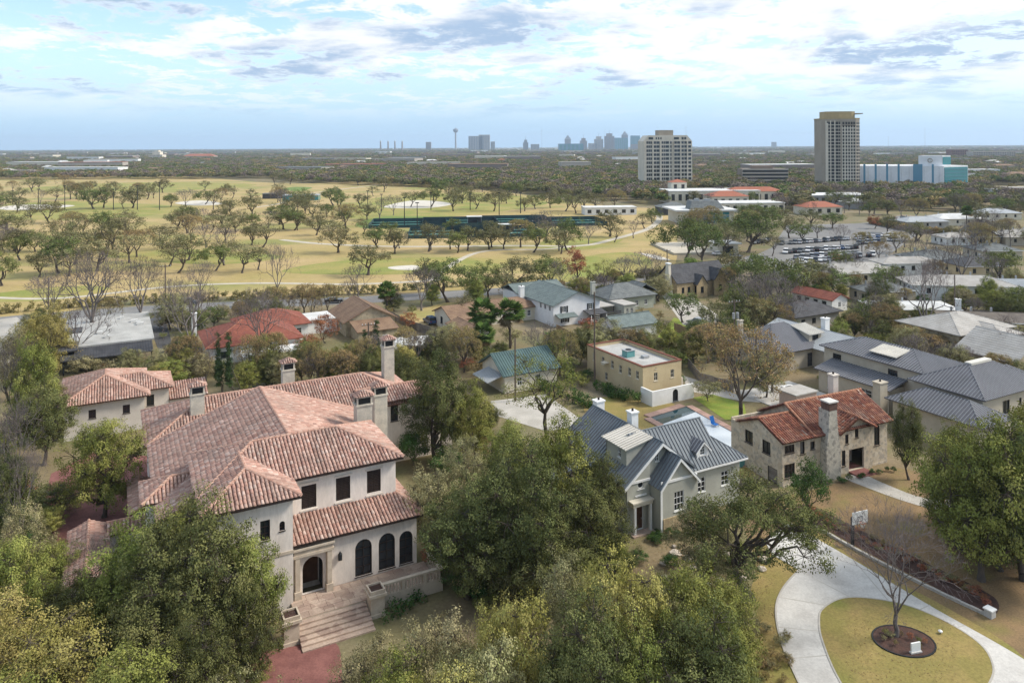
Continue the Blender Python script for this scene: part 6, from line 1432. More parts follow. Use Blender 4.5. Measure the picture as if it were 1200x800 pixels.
# palms
def palm(px, base, top, wpx, label):
    x, y = at(px, base); s_ = y / FPX; h_, w_ = (base - top) * s_, wpx * s_; rng = np.random.default_rng(int(px))
    t_ = thing('fan_palm', label, 'palm', (x, y, 0), 0, 'fan palms')
    th = h_ - w_ * .35
    sg, _ = curve_segs(rng, [0, 0, -.1], [rng.normal() * .15, rng.normal() * .15, th], .26, .2, 4, wig=.015)
    put('trunk', tube_mesh('trunk', [(sg, 8)], M_bark), t_)
    green = np.array([(.07, .12, .03), (.10, .16, .04), (.14, .19, .06)]); dead = np.array([(.20, .15, .08), (.15, .11, .06), (.24, .19, .11)])
    for i in range(64):
        a = rng.uniform(0, 6.28); el = rng.uniform(-.9, 1.25); d = np.array([math.cos(a) * math.cos(el), math.sin(a) * math.cos(el), math.sin(el)])
        L = w_ * .30 * rng.uniform(.8, 1.1); o = np.array([0, 0, th]); c = o + d * L; side = np.cross(d, [0, 0, 1.]); side /= np.linalg.norm(side) + 1e-6; upv = np.cross(side, d)
        V, Fq = [o, o + side * .03, c, c - side * .03], [(0, 1, 2, 3)]
        for j in range(13):
            an = (j / 12 - .5) * 3.6; dd = d * math.cos(an) + side * math.sin(an); q = c + dd * w_ * .22 + np.array([0, 0, -.12 * w_ * abs(an) / 2]) + upv * .04 * (j % 2)
            pr = np.cross(dd, upv) * .16; m_ = c + dd * w_ * .11
            k = len(V); V += [c, m_ + pr, q, m_ - pr]; Fq.append((k, k + 1, k + 2, k + 3))
        pal_ = dead if el < -.45 else green; cc = pal_[rng.integers(0, 3, len(Fq))] * rng.uniform(.8, 1.2, (len(Fq), 1))
        put('frond', np_mesh('frond', np.array(V), np.array(Fq), M_leaf, cc), t_)
for i, q in enumerate(((566, 408, 352, 42), (598, 408, 352, 40), (566, 425, 380, 34), (453, 366, 332, 26), (650, 420, 388, 32), (1133, 268, 242, 16))):
    palm(*q, ['tall fan palm nearest the cream bungalow wall', 'tall fan palm with brown skirt beside the fence', 'short bushy fan palm under the tall ones', 'small fan palm by the street', 'small fan palm by the wooden fence of the white house', 'lone palm among the distant white bungalows'][i])

# ------------------------------------------------------------------ garden growth between the houses
def in_foot(x, y, mg):
    for f in FOOT:
        cx_, cy__ = sum(p[0] for p in f) / 4, sum(p[1] for p in f) / 4; ok = True
        for i in range(4):
            (x0, y0), (x1, y1) = f[i], f[(i + 1) % 4]; l = math.hypot(x1 - x0, y1 - y0)
            dist = ((x1 - x0) * (y - y0) - (y1 - y0) * (x - x0)) / l
            if dist < -mg: ok = False; break
        if ok: return True
    return False
KEEP = [(378, 522, 370, 428), (498, 614, 358, 420), (232, 374, 392, 434), (66, 192, 402, 434), (600, 800, 376, 415), (925, 1012, 358, 392), (680, 765, 470, 500), (800, 880, 430, 475), (690, 760, 440, 475), (760, 890, 455, 545), (570, 705, 455, 510), (905, 1000, 430, 475), (775, 850, 340, 400), (0, 30, 380, 470), (100, 200, 425, 432)]
gr_ = random.Random(55); n_g = 0; tries = 0
while n_g < 330 and tries < 9000:
    tries += 1
    px, py = gr_.uniform(30, 1215), 335 + 165 * gr_.random() ** 1.25
    if px < 560 and py > 438: continue
    if any(a < px < b and c < py < d for a, b, c, d in KEEP): continue
    if px > 860 and py > 470 and px < 1130: continue
    x, y = at(px, py); sy = 206 + .325 * x
    if abs(y - sy) < 8.5 or y > sy + 5 and px < 800: continue
    mg = 1.6
    if in_foot(x, y, mg): continue
    k = gr_.choice(['brush', 'brush', 'brush', 'shrub', 'bareS', 'winter', 'oakg', 'near_olive', 'near_sage', 'near_dark'])
    hh = gr_.uniform(1.2, 3.2) if k in ('brush', 'shrub') else gr_.uniform(3.8, 8.5)
    tree(k, x, y, hh, hh * (gr_.uniform(1.2, 1.9) if hh < 3.3 else gr_.uniform(.8, 1.15)), '@', 'garden growth among the neighbouring houses'); n_g += 1

for i in range(22):
    px, py = gr_.uniform(700, 875), gr_.uniform(630, 700)
    if px < 775 and py < 645: continue
    hh = gr_.uniform(.7, 1.7); tree(gr_.choice(['brush', 'brush', 'shrub']), *at(px, py), hh, hh * 1.5, 'in the rocky bed before the grey gabled house', 'plants in the rocky bed', var=gr_.choice([0, 2, 3]))
for px, b_, tp, w_ in ((440, 288, 262, 30), (468, 291, 266, 28), (505, 293, 264, 34), (548, 294, 262, 36), (590, 292, 264, 34), (625, 296, 260, 40), (655, 294, 258, 44), (690, 286, 262, 34), (720, 284, 262, 30), (742, 279, 258, 30), (640, 276, 256, 30), (765, 262, 242, 26), (755, 268, 246, 30), (455, 276, 258, 26), (575, 275, 256, 24), (530, 272, 254, 22)):
    ptree(gr_.choice(['oak', 'oakg', 'oakg', 'oaks', 'bareS']), px, b_, tp, w_, 'screening the tennis courts', 'trees screening the tennis courts')
# fallen leaves on the lawns
lr_ = np.random.default_rng(3); LP = []
for (px0, px1, py0, py1, n_) in ((880, 908, 640, 800, 700), (950, 1160, 560, 640, 2600), (990, 1120, 725, 800, 700), (1120, 1200, 640, 700, 900), (700, 870, 625, 700, 1300)):
    for i in range(n_):
        px, py = lr_.uniform(px0, px1), lr_.uniform(py0, py1); LP.append((*at(px, py), .10 if py0 > 700 else .045))
LP = np.array(LP); V, Fq, col = leaves(lr_, LP, np.full(len(LP), .05), np.full(len(LP), 1), .055, [(.22, .13, .07), (.30, .20, .10), (.16, .09, .05), (.34, .25, .13)], .2, 3.0)
lf = put('leaf_litter', np_mesh('leaf_litter', V, Fq, M_leaf, col)); tag(lf, 'fallen brown leaves strewn over the front lawns', 'leaf litter', kind='stuff')
# ------------------------------------------------------------------ towers and far buildings
FM = {}
def fm(n, c, r=.7): return mat(n, c, tuple(x * .86 for x in c), scale=.08, fine=.6, fine_amt=.08, rough=r)
M_tcream = fm('tower_cream', (.66, .60, .50)); M_tgrey = fm('tower_grey_stone', (.34, .295, .235)); M_tgold = fm('tower_ochre', (.40, .31, .16)); M_twhite = fm('hospital_white', (.72, .73, .74))
M_teal = mat('teal_curtain_glass', (.035, .20, .23), (.045, .24, .27), scale=.05, rough=.15, spec=.6, fine_amt=.05)
M_tbrown = fm('office_brown', (.26, .20, .15)); M_terra = fm('terracotta_roof', (.34, .12, .07)); M_blueg = mat('sky_blue_glass', (.10, .26, .36), (.08, .2, .3), scale=.02, rough=.2, spec=.6, fine_amt=.05)
M_far = [fm('far_tan', (.42, .38, .33)), fm('far_grey', (.34, .34, .34)), fm('far_white', (.62, .62, .60)), fm('far_brown', (.26, .21, .18)), fm('far_slate', (.20, .22, .25))]
BOXM = {}
def cubemesh(sx, sy, sz, m_, nm):
    k = (round(sx, 2), round(sy, 2), round(sz, 2), m_.name, nm)
    if k not in BOXM: BOXM[k] = MB().box(-sx / 2, sx / 2, -sy / 2, sy / 2, 0, sz).mesh(nm, m_)
    return BOXM[k]
def facade(root, p0, p1, z0, floors, fh, cols, gm, proud=.05, wh=None):
    """window panes set between piers on a face from p0 to p1 (local); cols = [(centre fraction, width m)]"""
    p0, p1 = Vector((*p0, 0)), Vector((*p1, 0)); d = p1 - p0; L = d.length; d.normalize(); n_ = Vector((d.y, -d.x, 0)); a = math.atan2(d.y, d.x)
    for f in range(floors):
        for fr, w in cols:
            me = cubemesh(w, .16, wh or fh * .55, gm, 'window'); o = put('window', me, root)
            o.location = p0 + d * (L * fr) + n_ * (proud - .06) + Vector((0, 0, z0 + f * fh + fh * .25)); o.rotation_euler = (0, 0, a)
def block(root, poly, z0, z1, m_, name): return MB().prism([(x, y, z0) for x, y in poly], (0, 0, z1 - z0)).build(name, m_, root)
def bands(root, p0, p1, zs, m_, th=.5, h_=.5):
    p0, p1 = Vector((*p0, 0)), Vector((*p1, 0)); d = p1 - p0; L = d.length; d.normalize(); n_ = Vector((d.y, -d.x, 0))
    for z_ in zs: MB().obox(p0 + Vector((0, 0, z_)), d * L, n_ * th, (0, 0, h_)).build('floor_band', m_, root)
def piers(root, p0, p1, frs, z0, z1, m_, w=.7, th=.45):
    p0, p1 = Vector((*p0, 0)), Vector((*p1, 0)); d = p1 - p0; L = d.length; d.normalize(); n_ = Vector((d.y, -d.x, 0))
    for f in frs: MB().obox(p0 + d * (L * f - w / 2) + Vector((0, 0, z0)), d * w, n_ * th, (0, 0, z1 - z0)).build('pier', m_, root)
# cream apartment block
x, y = at(783, 222); D_ = y
ap = thing('apartment_tower', 'cream mid rise apartment tower with chamfered top and roof plant', 'building', (x, y, 0), math.radians(8)); ap.scale = (.93, .93, 1); wz = 24.5
block(ap, [(-wz, 0), (wz, 0), (wz, 18), (-wz, 18)], 0, 43.5, M_tcream, 'wall')
MB().prism([(-wz, 0.01, 43.5), (wz, 0.01, 43.5), (wz - 5, .01, 48.8), (-wz + 5, .01, 48.8)], (0, 17.9, 0)).build('mansard', M_tcream, ap)
MB().box(-8, 6.5, 3, 14, 48.8, 53.5).build('roof_plant', M_tgrey, ap)
cols = [(.075, 1.4), (.115, 1.4), (.155, 1.4), (.225, 2.6), (.295, 2.6), (.385, 1.3), (.425, 1.3), (.485, 3.0), (.56, 1.2), (.655, 2.4), (.72, 2.4), (.80, 2.2), (.865, 2.2), (.945, 2.8)]
facade(ap, (-wz, 0), (wz, 0), 4.0, 11, 3.62, [(c_, w_ * 1.18) for c_, w_ in cols], M_glass, wh=2.25)
piers(ap, (-wz, 0), (wz, 0), [.02, .19, .34, .60, .61, .76, .90], 0, 43.4, M_tcream, 1.2, .9)
facade(ap, (-wz + 5, 0), (wz - 5, 0), 44.2, 1, 3.6, [(.06, 4.5), (.2, 1.2), (.26, 1.2), (.32, 1.2), (.72, 5.0), (.88, 2), (.95, 2)], M_glass, .12)
# tall ochre topped tower
x, y = at(988, 224)
tw_ = thing('residential_tower', 'tall slender tower of grey and cream stone with ochre crown', 'building', (x, y, 0), 0); tw_.scale = (.86, .86, 1); s_ = y / FPX
pl = [(-19.5, 4), (-17, .5), (-3.5, -3), (11.5, -3), (16.5, -.5), (19, 6), (19, 22), (-19.5, 22)]
TH = 62.0
block(tw_, pl, 0, TH, M_tgrey, 'wall'); block(tw_, [(q[0] * .80, q[1] * .7 + 3) for q in pl], TH, TH + 6.0, M_tgold, 'crown'); block(tw_, [(q[0] * 1.02, q[1] * 1.02) for q in pl], TH - .6, TH + .25, M_tgold, 'cornice')
MB().box(13, 19.6, -1.2, 12, TH + 3.6, TH + 4.4).build('roof_fin', M_tgrey, tw_)
block(tw_, [(-2.2, -3.4), (11.0, -3.4), (11.0, -3.0), (-2.2, -3.0)], 0, TH - 7, M_tcream, 'cream_bay'); block(tw_, [(-16.4, .1), (-14.6, -.35), (-14.4, .3), (-16.4, .6)], 0, TH - 4, M_tcream, 'cream_bay')
facade(tw_, (-2.2, -3.4), (11.0, -3.4), 2, 20, 2.85, [(.10, 1.7), (.32, 1.6), (.52, 1.6), (.72, 1.6), (.91, 1.7)], M_black, wh=2.0)
facade(tw_, (-17, .5), (-3.5, -3), 2, 20, 2.85, [(.20, 3.0), (.47, 3.0), (.76, 2.6), (.93, 1.2)], M_black, wh=2.2)
facade(tw_, (11.5, -3), (16.5, -.5), 2, 20, 2.85, [(.35, 1.6), (.8, 1.2)], M_glass, wh=1.7)
facade(tw_, (16.5, -.5), (19, 6), 2, 20, 2.85, [(.5, 2.0)], M_glass, wh=1.7)
bands(tw_, (-17, .5), (-3.5, -3), [2 + 2.85 * i for i in range(20)], M_tcream, .35, .45)
bands(tw_, (11.5, -3), (16.5, -.5), [2 + 2.85 * i for i in range(20)], M_tcream, .3, .4)
piers(tw_, (-17, .5), (-3.5, -3), [.04, .34, .62], 0, TH - 2, M_tcream, .9, .6)
# white hospital with teal glass
x, y = at(1106, 225)
hs = thing('hospital_building', 'long white hospital block with teal glass wing and round emblem', 'building', (x, y, 0), math.radians(8))
A0, A1, A2 = (-70, 38), (0, 0), (32, 12)
block(hs, [A1, A2, (18, 46), (-50, 70), A0], 0, 21.5, M_twhite, 'wall')
facade(hs, A0, A1, 1, 1, 20, [(.14 + .11 * i, 1.6) for i in range(5)] + [(.76, 7.0), (.90, 1.6)], M_blueg, .1, 17)
piers(hs, A0, A1, [.02, .08, .19, .30, .41, .52, .62, .69, .83, .97], 0, 21.4, M_twhite, 1.2, .9)
block(hs, [(.8, -.05), (31.3, 11.4), (31.2, 11.8), (.7, .35)], 1.5, 20.3, M_teal, 'glass_wing')
bands(hs, (.8, -.06), (31.3, 11.38), [4 + 2.9 * i for i in range(6)], M_blueg, .25, .35)
block(hs, [(-14, 12), (2, 4), (13, 8.5), (0, 24)], 21.5, 30, M_twhite, 'upper_block'); block(hs, [(2.2, 3.95), (13, 8.2), (12.8, 8.8), (2, 4.5)], 22.5, 29.0, M_teal, 'upper_glass')
e = MB().cyl((-6.4, 8.0, 26), (-6.2, 8.3, 26), 1.9, 1.9, 20).build('emblem_disc', M_tgrey, hs); e.location = (-.15, -.3, 0)
e2 = MB().cyl((-6.5, 7.8, 26), (-6.3, 8.1, 26), 1.2, 1.2, 20).build('emblem_ring', M_twhite, hs); e2.location = (-.15, -.3, 0)
e3 = MB().box(-.25, .25, -.06, .06, -1.0, 1.0).build('emblem_bar', M_tgrey, hs); e3.location = (-6.65, 7.45, 26); e3.rotation_euler = (0, 0, -.46)
MB().lathe((-60, 40, 21.5), [(3.2, 0), (3.2, 2.4), (1, 3.2)], 14).build('roof_drum', M_twhite, hs)
# brown office
x, y = at(898, 216)
of = thing('brown_office_block', 'brown office block with dark horizontal window bands', 'building', (x, y, 0), math.radians(-4))
MB().box(-23, 21, 0, 26, 0, 15.5).build('wall', M_tbrown, of); MB().box(-12, 8, 6, 18, 15.5, 18.5).build('roof_plant', M_tbrown, of)
for i in range(4): MB().box(-23.4, 21.4, -.5, -.01, 1.6 + 3.6 * i, 3.3 + 3.6 * i).build('window_band', M_glass, of); MB().box(-23.6, 21.6, -1.2, -.02, 3.4 + 3.6 * i, 4.9 + 3.6 * i).build('balcony_band', M_far[0], of)
# ------------------------------------------------------------------ clubhouse
x, y = at(826, 263)
cb = thing('clubhouse', 'white flat roofed clubhouse with blue glass front and grey hipped lantern roof', 'building', (x, y, 0), math.radians(4))
MB().box(-12, 15, 0, 24, 0, 6.6).build('wall', M_cream, cb); MB().box(-15, 17, -1.6, 25, 6.6, 7.4).build('flat_roof', M_flatW, cb)
for i in range(6): MB().box(-8.8 + i * 3.6, -5.5 + i * 3.6, -.12, -.01, .6, 4.4).build('glass_panel', M_blueg, cb)
for i in range(6): MB().box(-8.8 + i * 3.6, -5.5 + i * 3.6, -.14, -.02, 4.7, 6.2).build('transom_panel', M_teal, cb)
MB().prism([(-7, 2, 7.4), (11, 2, 7.4), (8.5, 5, 11.5), (-5, 5, 11.5)], (0, 8, 0)).build('lantern_roof', M_shG, cb)
MB().box(-3, -1, 6, 8, 11.5, 12.6).build('roof_vent', M_metal, cb); MB().box(2, 5, 6, 8, 11.5, 12.3).build('roof_vent', M_metal, cb)
x, y = at(845, 300)
st_ = thing('terrace_pavilion', 'tan paved terrace and low pavilion before the clubhouse', 'terrace', (x, y, 0), math.radians(6))
MB().box(-16, 2, 4, 34, 0, .8).build('deck', M_path, st_); MB().box(1, 9, 6, 14, 0, 3.4).build('pavilion_wall', M_cream, st_); MB().box(0, 10, 5, 15, 3.4, 3.8).build('pavilion_roof', M_flatW, st_); MB().box(3, 7, 5.8, 5.99, .2, 2.6).build('painted_dark_opening', M_black, st_)  # black panel on the solid wall paints the dark of an opening
def farbox(name, label, cat, px, base, wm, dm, h_, wall_m, roof=None, rm=None, ang=0, rows=0, group=None):
    x, y = at(px, base); t_ = thing(name, label, cat, (x, y, 0), math.radians(ang), group)
    MB().box(-wm / 2, wm / 2, 0, dm, 0, h_).build('wall', wall_m, t_)
    if roof == 'hip':
        q = min(wm, dm) / 2 * .96; A_, B_ = (-wm / 2 + q, dm / 2, h_ + q * .42), (wm / 2 - q, dm / 2, h_ + q * .42); e_ = .6
        c = [(-wm / 2 - e_, -e_, h_), (wm / 2 + e_, -e_, h_), (wm / 2 + e_, dm + e_, h_), (-wm / 2 - e_, dm + e_, h_)]
        MB().add(c + [A_, B_], [(0, 1, 5, 4), (2, 3, 4, 5), (3, 0, 4), (1, 2, 5), (3, 2, 1, 0)]).build('roof', rm, t_)
    elif roof == 'gable':
        c = [(-wm / 2 - .5, -.5, h_), (wm / 2 + .5, -.5, h_), (wm / 2 + .5, dm + .5, h_), (-wm / 2 - .5, dm + .5, h_), (-wm / 2 - .5, dm / 2, h_ + dm * .2), (wm / 2 + .5, dm / 2, h_ + dm * .2)]
        MB().add(c, [(0, 1, 5, 4), (2, 3, 4, 5), (3, 0, 4), (1, 2, 5), (3, 2, 1, 0)]).build('roof', rm, t_)
    elif roof == 'flat': MB().box(-wm / 2 - .3, wm / 2 + .3, -.3, dm + .3, h_, h_ + .5).build('roof', rm, t_)
    if rows:
        fh = h_ / rows; nc = max(2, int(wm / 4.5))
        for f in range(rows):
            for i in range(nc):
                o = put('window', cubemesh(min(2.2, wm / nc * .55), .16, fh * .5, M_glass, 'window'), t_); o.location = (-wm / 2 + wm * (i + .5) / nc, -.03, f * fh + fh * .28)
    return t_
farbox('clubhouse_wing', 'tan clubhouse wing with terracotta roofs and small tower', 'building', 838, 239, 62, 30, 8.5, M_cream, 'flat', M_flatW, 2, 1)
farbox('terracotta_hall', 'low hall with bright terracotta hip roof beside the clubhouse', 'building', 856, 243, 24, 16, 7, M_cream, 'hip', M_terra, 4, 1)
farbox('clubhouse_annex', 'cream annex with terracotta eaves east of the clubhouse', 'building', 886, 238, 38, 14, 8, M_cream, 'hip', M_terra, 2, 1)
farbox('white_service_hall', 'long hall with flat white roof behind the clubhouse', 'building', 875, 249, 46, 20, 5.2, M_cream, 'flat', M_flatW, 3, 1)
farbox('small_roof_tower', 'little square tower with terracotta cap by the apartment tower', 'building', 796, 236, 11, 10, 13.5, M_cream, 'hip', M_terra, 4, 2)
gz = farbox('garden_pavilion', 'open round pavilion with dark roof beside the putting lawn', 'pavilion', 793, 252, 17, 14, 4.2, M_shD, 'hip', M_shG, 6)
farbox('golf_shelter', 'low white and green golf shelter near the bunker', 'building', 352, 235, 26, 12, 3.6, M_teal, 'flat', M_seamP, 6); farbox('golf_shelter', 'dark golf cart barn near the sandy path', 'building', 320, 233, 16, 10, 3.6, M_shD, 'flat', M_shG, 6)
farbox('terracotta_villa', 'villa with bright terracotta roof above the car park', 'building', 966, 252, 22, 14, 4.5, M_cream, 'hip', M_terra, 8, 1)
farbox('grey_store', 'wide grey flat roofed store with white parapet', 'building', 985, 240, 46, 26, 6, M_far[1], 'flat', M_flatW, 3, 1); farbox('white_canopy_store', 'shop with bright white peaked roof beside the grey store', 'building', 1007, 245, 14, 12, 4, M_far[1], 'hip', M_flatW, 3)
farbox('low_glass_pavilion', 'low white pavilion by the tennis courts and path', 'building', 716, 252, 30, 12, 4.0, M_white, 'flat', M_flatW, 5, 1)
farbox('red_brick_shop', 'red brick building with pale framed windows beyond the bungalows', 'building', 1200, 236, 14, 12, 9, mat('red_brick_wall', (.30, .10, .07), (.24, .08, .06), scale=.4), 'flat', M_far[0], 0, 3); farbox('white_shop', 'white flat roofed shop next to the red brick building', 'building', 1180, 234, 17, 12, 7, M_white, 'flat', M_flatW, 0, 2)
farbox('long_white_block', 'long low white block behind the hospital', 'building', 1152, 208, 40, 20, 9, M_white, 'flat', M_flatW, 0, 2)
farbox('pale_pink_house', 'pale pink two storey house in the western tree line', 'building', 26, 207, 24, 12, 8.5, mat('pink_wall', (.46, .36, .29)), 'flat', M_shP, 0, 2); farbox('white_villa', 'white flat villa next to the pale pink house', 'building', 52, 205, 26, 14, 6.5, M_white, 'flat', M_flatW, 0, 1); farbox('grey_villa', 'grey villa at the western edge of the golf course', 'building', 5, 205, 20, 14, 7, M_far[1], 'hip', M_shP, 0, 1)
farbox('long_cream_villa', 'low villa half hidden in trees at the golf course edge', 'building', 112, 204, 34, 14, 5, M_cream, 'hip', M_shG, 0, 1)
ch_ = farbox('cream_church_block', 'stepped cream building standing above the western woods', 'building', 182, 187, 46, 30, 16, M_tcream, 'flat', M_tcream, 0, 3); MB().box(-12, 14, 4, 26, 16.6, 26).build('upper_block', M_tcream, ch_); MB().box(-6, 8, 6, 22, 26, 31).build('upper_block', M_tcream, ch_)
farbox('long_red_roofed_hall', 'long hall with dull red roof beyond the western woods', 'building', 232, 186, 110, 40, 9, M_far[0], 'hip', M_terra)
farbox('brick_slab_block', 'square dark brick block on the eastern skyline', 'building', 1125, 185, 44, 30, 23, mat('dark_brick', (.22, .12, .09), (.18, .10, .08), scale=.1), None, None, 0, 5); farbox('tan_slab_block', 'long tan block on the eastern skyline', 'building', 1165, 186, 110, 30, 18, M_far[0], 'flat', M_far[0], 0, 4); farbox('low_tan_block', 'low tan block in the woods behind the hospital', 'building', 1060, 184, 60, 30, 13, M_far[0], 'flat', M_far[1], 0, 3)
# ------------------------------------------------------------------ downtown skyline
def sky_b(label, px0, px1, top, m_, d=6800., cap=None, name='skyscraper', nb=6):
    k = d / FPX; hz = HZY - ROLL * ((px0 + px1) / 2 - 600); h_ = CAMH + (hz - top) * k; w = (px1 - px0) * k; x = ((px0 + px1) / 2 - 600) * k
    t_ = thing(name, label, 'building', (x, d, 0)); MB().box(-w / 2, w / 2, 0, w * .7, 0, h_).build('wall', m_, t_)
    for i in range(nb): MB().box(-w / 2 + w * (i + .18) / nb, -w / 2 + w * (i + .72) / nb, -1.5, -.1, 8, h_ - 6).build('window_strip', M_far[4] if m_ is not M_blueg else M_teal, t_)
    if cap == 'pyr': MB().add([(-w / 2, 0, h_), (w / 2, 0, h_), (w / 2, w * .7, h_), (-w / 2, w * .7, h_), (0, w * .35, h_ + w * .7)], [(0, 1, 4), (1, 2, 4), (2, 3, 4), (3, 0, 4)]).build('spire_roof', M_far[4], t_)
    if cap == 'step': MB().box(-w * .3, w * .3, w * .1, w * .6, h_, h_ + 24).build('upper_block', m_, t_); MB().cyl((0, w * .3, h_ + 24), (0, w * .3, h_ + 60), 2, .6, 6).build('mast', M_far[4], t_)
    return t_
for r in [('wide pale hotel slab on the skyline', 549, 566, 159.5, M_far[1]), ('stepped top hotel slab on the skyline', 561, 574, 158, M_far[0]), ('small tan slab beside the hotel slabs', 575, 580, 166, M_far[0]), ('tiny square brown block on the skyline', 499, 505, 166.5, M_far[3]),
          ('low dark twin block on the skyline', 613, 619, 167, M_far[4], 6800., 'step'), ('low grey office on the skyline', 622, 632, 169, M_far[1]), ('wide teal blue glass office slab', 655, 684, 168.5, M_blueg, 5200.), ('green roofed pyramid topped tower', 662, 669, 163, M_far[1], 7000., 'pyr'), ('stepped brown tower behind teal slab', 680, 688, 165, M_far[3], 7000., 'step'),
          ('rounded tan hotel tower', 697, 707, 163, M_far[0], 6800., 'step'), ('tall brown tower with mast', 709, 720, 159.5, M_far[3], 6900., 'step'), ('pale blue glass tower with flat top', 721, 736, 161.5, M_blueg, 6700.), ('dark pyramid crowned tower', 729, 736, 158.5, M_far[4], 7100., 'pyr'), ('bluish white slab tower with slanted top', 739.5, 750, 159, M_blueg, 6800.), ('low pale slab at the foot of downtown', 690, 700, 168, M_far[0]), ('low brown slab at the foot of downtown', 740, 748, 169, M_far[3], 6500.), ('lone distant slab east of downtown', 905, 910, 166.5, M_far[1], 9000.)]:
    sky_b(*r)
k = 7300 / FPX; ta = thing('observation_tower', 'slender observation tower with round top house on the skyline', 'tower', ((534 - 600) * k, 7300, 0))
MB().cyl((0, 0, 0), (0, 0, 176), 9, 7.5, 12).build('shaft', M_far[1], ta); MB().lathe((0, 0, 170), [(8, 0), (23, 12), (25, 24), (22, 34), (12, 40), (4, 44)], 20).build('top_house', M_far[4], ta); MB().cyl((0, 0, 212), (0, 0, 229), 1.6, .6, 6).build('mast', M_far[4], ta)
for px in (446, 454.8, 462.8, 471.3):
    k = 7000 / FPX; c_ = thing('power_station_stack', 'thin grey chimney stack in a row of four on the horizon', 'chimney stack', ((px - 600) * k, 7000, 0), 0, 'four power station stacks'); MB().cyl((0, 0, 0), (0, 0, 92), 8, 6, 10).build('shaft', M_far[3], c_); MB().cyl((0, 0, 84), (0, 0, 93), 7.4, 7.2, 10).build('collar', M_far[2], c_)
for px, tp in ((709, 152), (635, 152), (804, 148), (1084, 150), (1041, 160)):
    k = 5200 / FPX; hz = HZY - ROLL * (px - 600); c_ = thing('radio_mast', 'hair thin radio mast above the horizon', 'mast', ((px - 600) * k, 5200, 0), 0, 'radio masts on the horizon'); h_ = 40 + (hz - tp) * k
    MB().cyl((0, 0, 0), (0, 0, h_), .8, .5, 4).build('mast', M_far[1], c_); MB().cyl((0, 0, h_ * .9), (0, 0, h_), .9, .7, 5).build('antenna', M_far[3], c_)
# scattered roofs and sheds among the trees
fr_ = random.Random(77); kinds_ = [('cream_house', M_cream), ('white_house', M_white), ('tan_house', M_far[0]), ('brown_house', M_far[3]), ('grey_house', M_far[1])]
roofs_ = [(M_shP, 'pale grey'), (M_flatW, 'white'), (M_shG, 'grey'), (M_shB, 'brown'), (M_terra, 'terracotta'), (M_shP, 'pale grey'), (M_flatW, 'white')]
for i in range(230):
    py = 173.5 + 50 * fr_.random() ** 2.1 + (0 if i % 3 else 5); px = fr_.uniform(-10, 1210)
    if py > 196 and px < 790 and not (py < 203): continue
    if py > 212 and 740 < px < 1140: continue
    if 945 < px < 1140 and py > 196: continue
    nm, wm_ = fr_.choice(kinds_); rm, rn = fr_.choice(roofs_)
    px_ = px; py_ = py + ROLL * -(px - 600)
    big = fr_.random() < .4 or py < 183
    farbox(nm, '%s with %s roof among the distant trees' % (nm.replace('_', ' '), rn), 'building', px_, py_, fr_.uniform(40, 120) if big else fr_.uniform(16, 30), fr_.uniform(20, 40) if big else 12, fr_.uniform(8, 14) if big else fr_.uniform(5, 8), wm_, 'flat' if big else 'hip', rm, fr_.uniform(-25, 25), 0, 'scattered roofs in the distance')
# ------------------------------------------------------------------ tennis courts
def tennis(px, py, lab):
    x, y = at(px, py); t_ = thing('tennis_court', lab, 'tennis court', (x, y, 0), math.radians(6))
    MB().box(-19, 19, 0, 30, 0, .1).build('court_surface', M_court, t_)
    for u in (-15, -7, 7, 15): MB().box(u - .06, u + .06, 6, 30, .102, .11).build('court_line', M_white, t_)
    for bx_ in ((-19, 19, -.08, -.01), (-19, 19, 30.01, 30.08), (-19.08, -19.01, 0, 30), (19.01, 19.08, 0, 30)): MB().box(*bx_, 0, 1.6 if bx_[3] < 0 else 2.0).build('windscreen', M_wind, t_)
    for u in (-20, -10, 0, 10, 20): MB().cyl((u, -.2, 0), (u, -.2, 3.5), .06, .06, 6).build('fence_post', M_black, t_)
    MB().box(-20, 20, 17.9, 17.96, .1, 1.0).build('net', M_wind, t_)
for i, (px, py) in enumerate(((478, 267), (540, 265), (604, 263), (530, 279), (585, 278), (668, 265))):
    tennis(px, py, ['dark fenced tennis court beside the putting green', 'dark fenced tennis court below the large bunker', 'tennis court behind the white roofed kiosk', 'tennis court with green wall beside the cart path', 'blue green tennis court facing the fairway', 'tennis court next to the tall oaks', 'tennis court behind the lone oak by the path', 'tennis court beside the cart path bend', 'tennis court between the two kiosks'][i])
for i, (px, py) in enumerate(((556, 262), (594, 272))):
    x, y = at(px, py); t_ = thing('tennis_kiosk', ['white roofed kiosk beside dark shrubs at the courts', 'white roofed kiosk nearer the cart path at the courts'][i], 'kiosk', (x, y, 0), .1)
    MB().box(-4, 4, -1, 4, 3.4, 3.7).build('roof', M_flatW, t_); MB().box(-3.4, 3.4, 2, 3.6, 0, 3.4).build('wall', M_shD, t_)
    for u in (-3.6, 3.4): MB().box(u, u + .2, -.6, -.4, 0, 3.4).build('post', M_metal, t_)
for i, (px, b, tp) in enumerate(((474, 265, 232), (489, 268, 238), (447, 248, 228), (551, 246, 228), (505, 246, 226), (45, 246, 222), (15, 240, 224), (76, 246, 218), (133, 246, 222), (161, 246, 218), (187, 246, 214), (431, 248, 224), (585, 252, 226), (610, 250, 226))):
    x, y = at(px, b); h_ = (b - tp) * y / FPX; t_ = thing('light_pole', 'tall dark floodlight pole by golf and tennis lawns', 'pole', (x, y, 0), 0, 'floodlight poles on the golf course')
    MB().cyl((0, 0, 0), (0, 0, h_), .28, .18, 6).build('pole', M_black, t_); MB().box(-.9, .9, -.25, .25, h_ - .1, h_ + .35).build('lamp_head', M_black, t_)
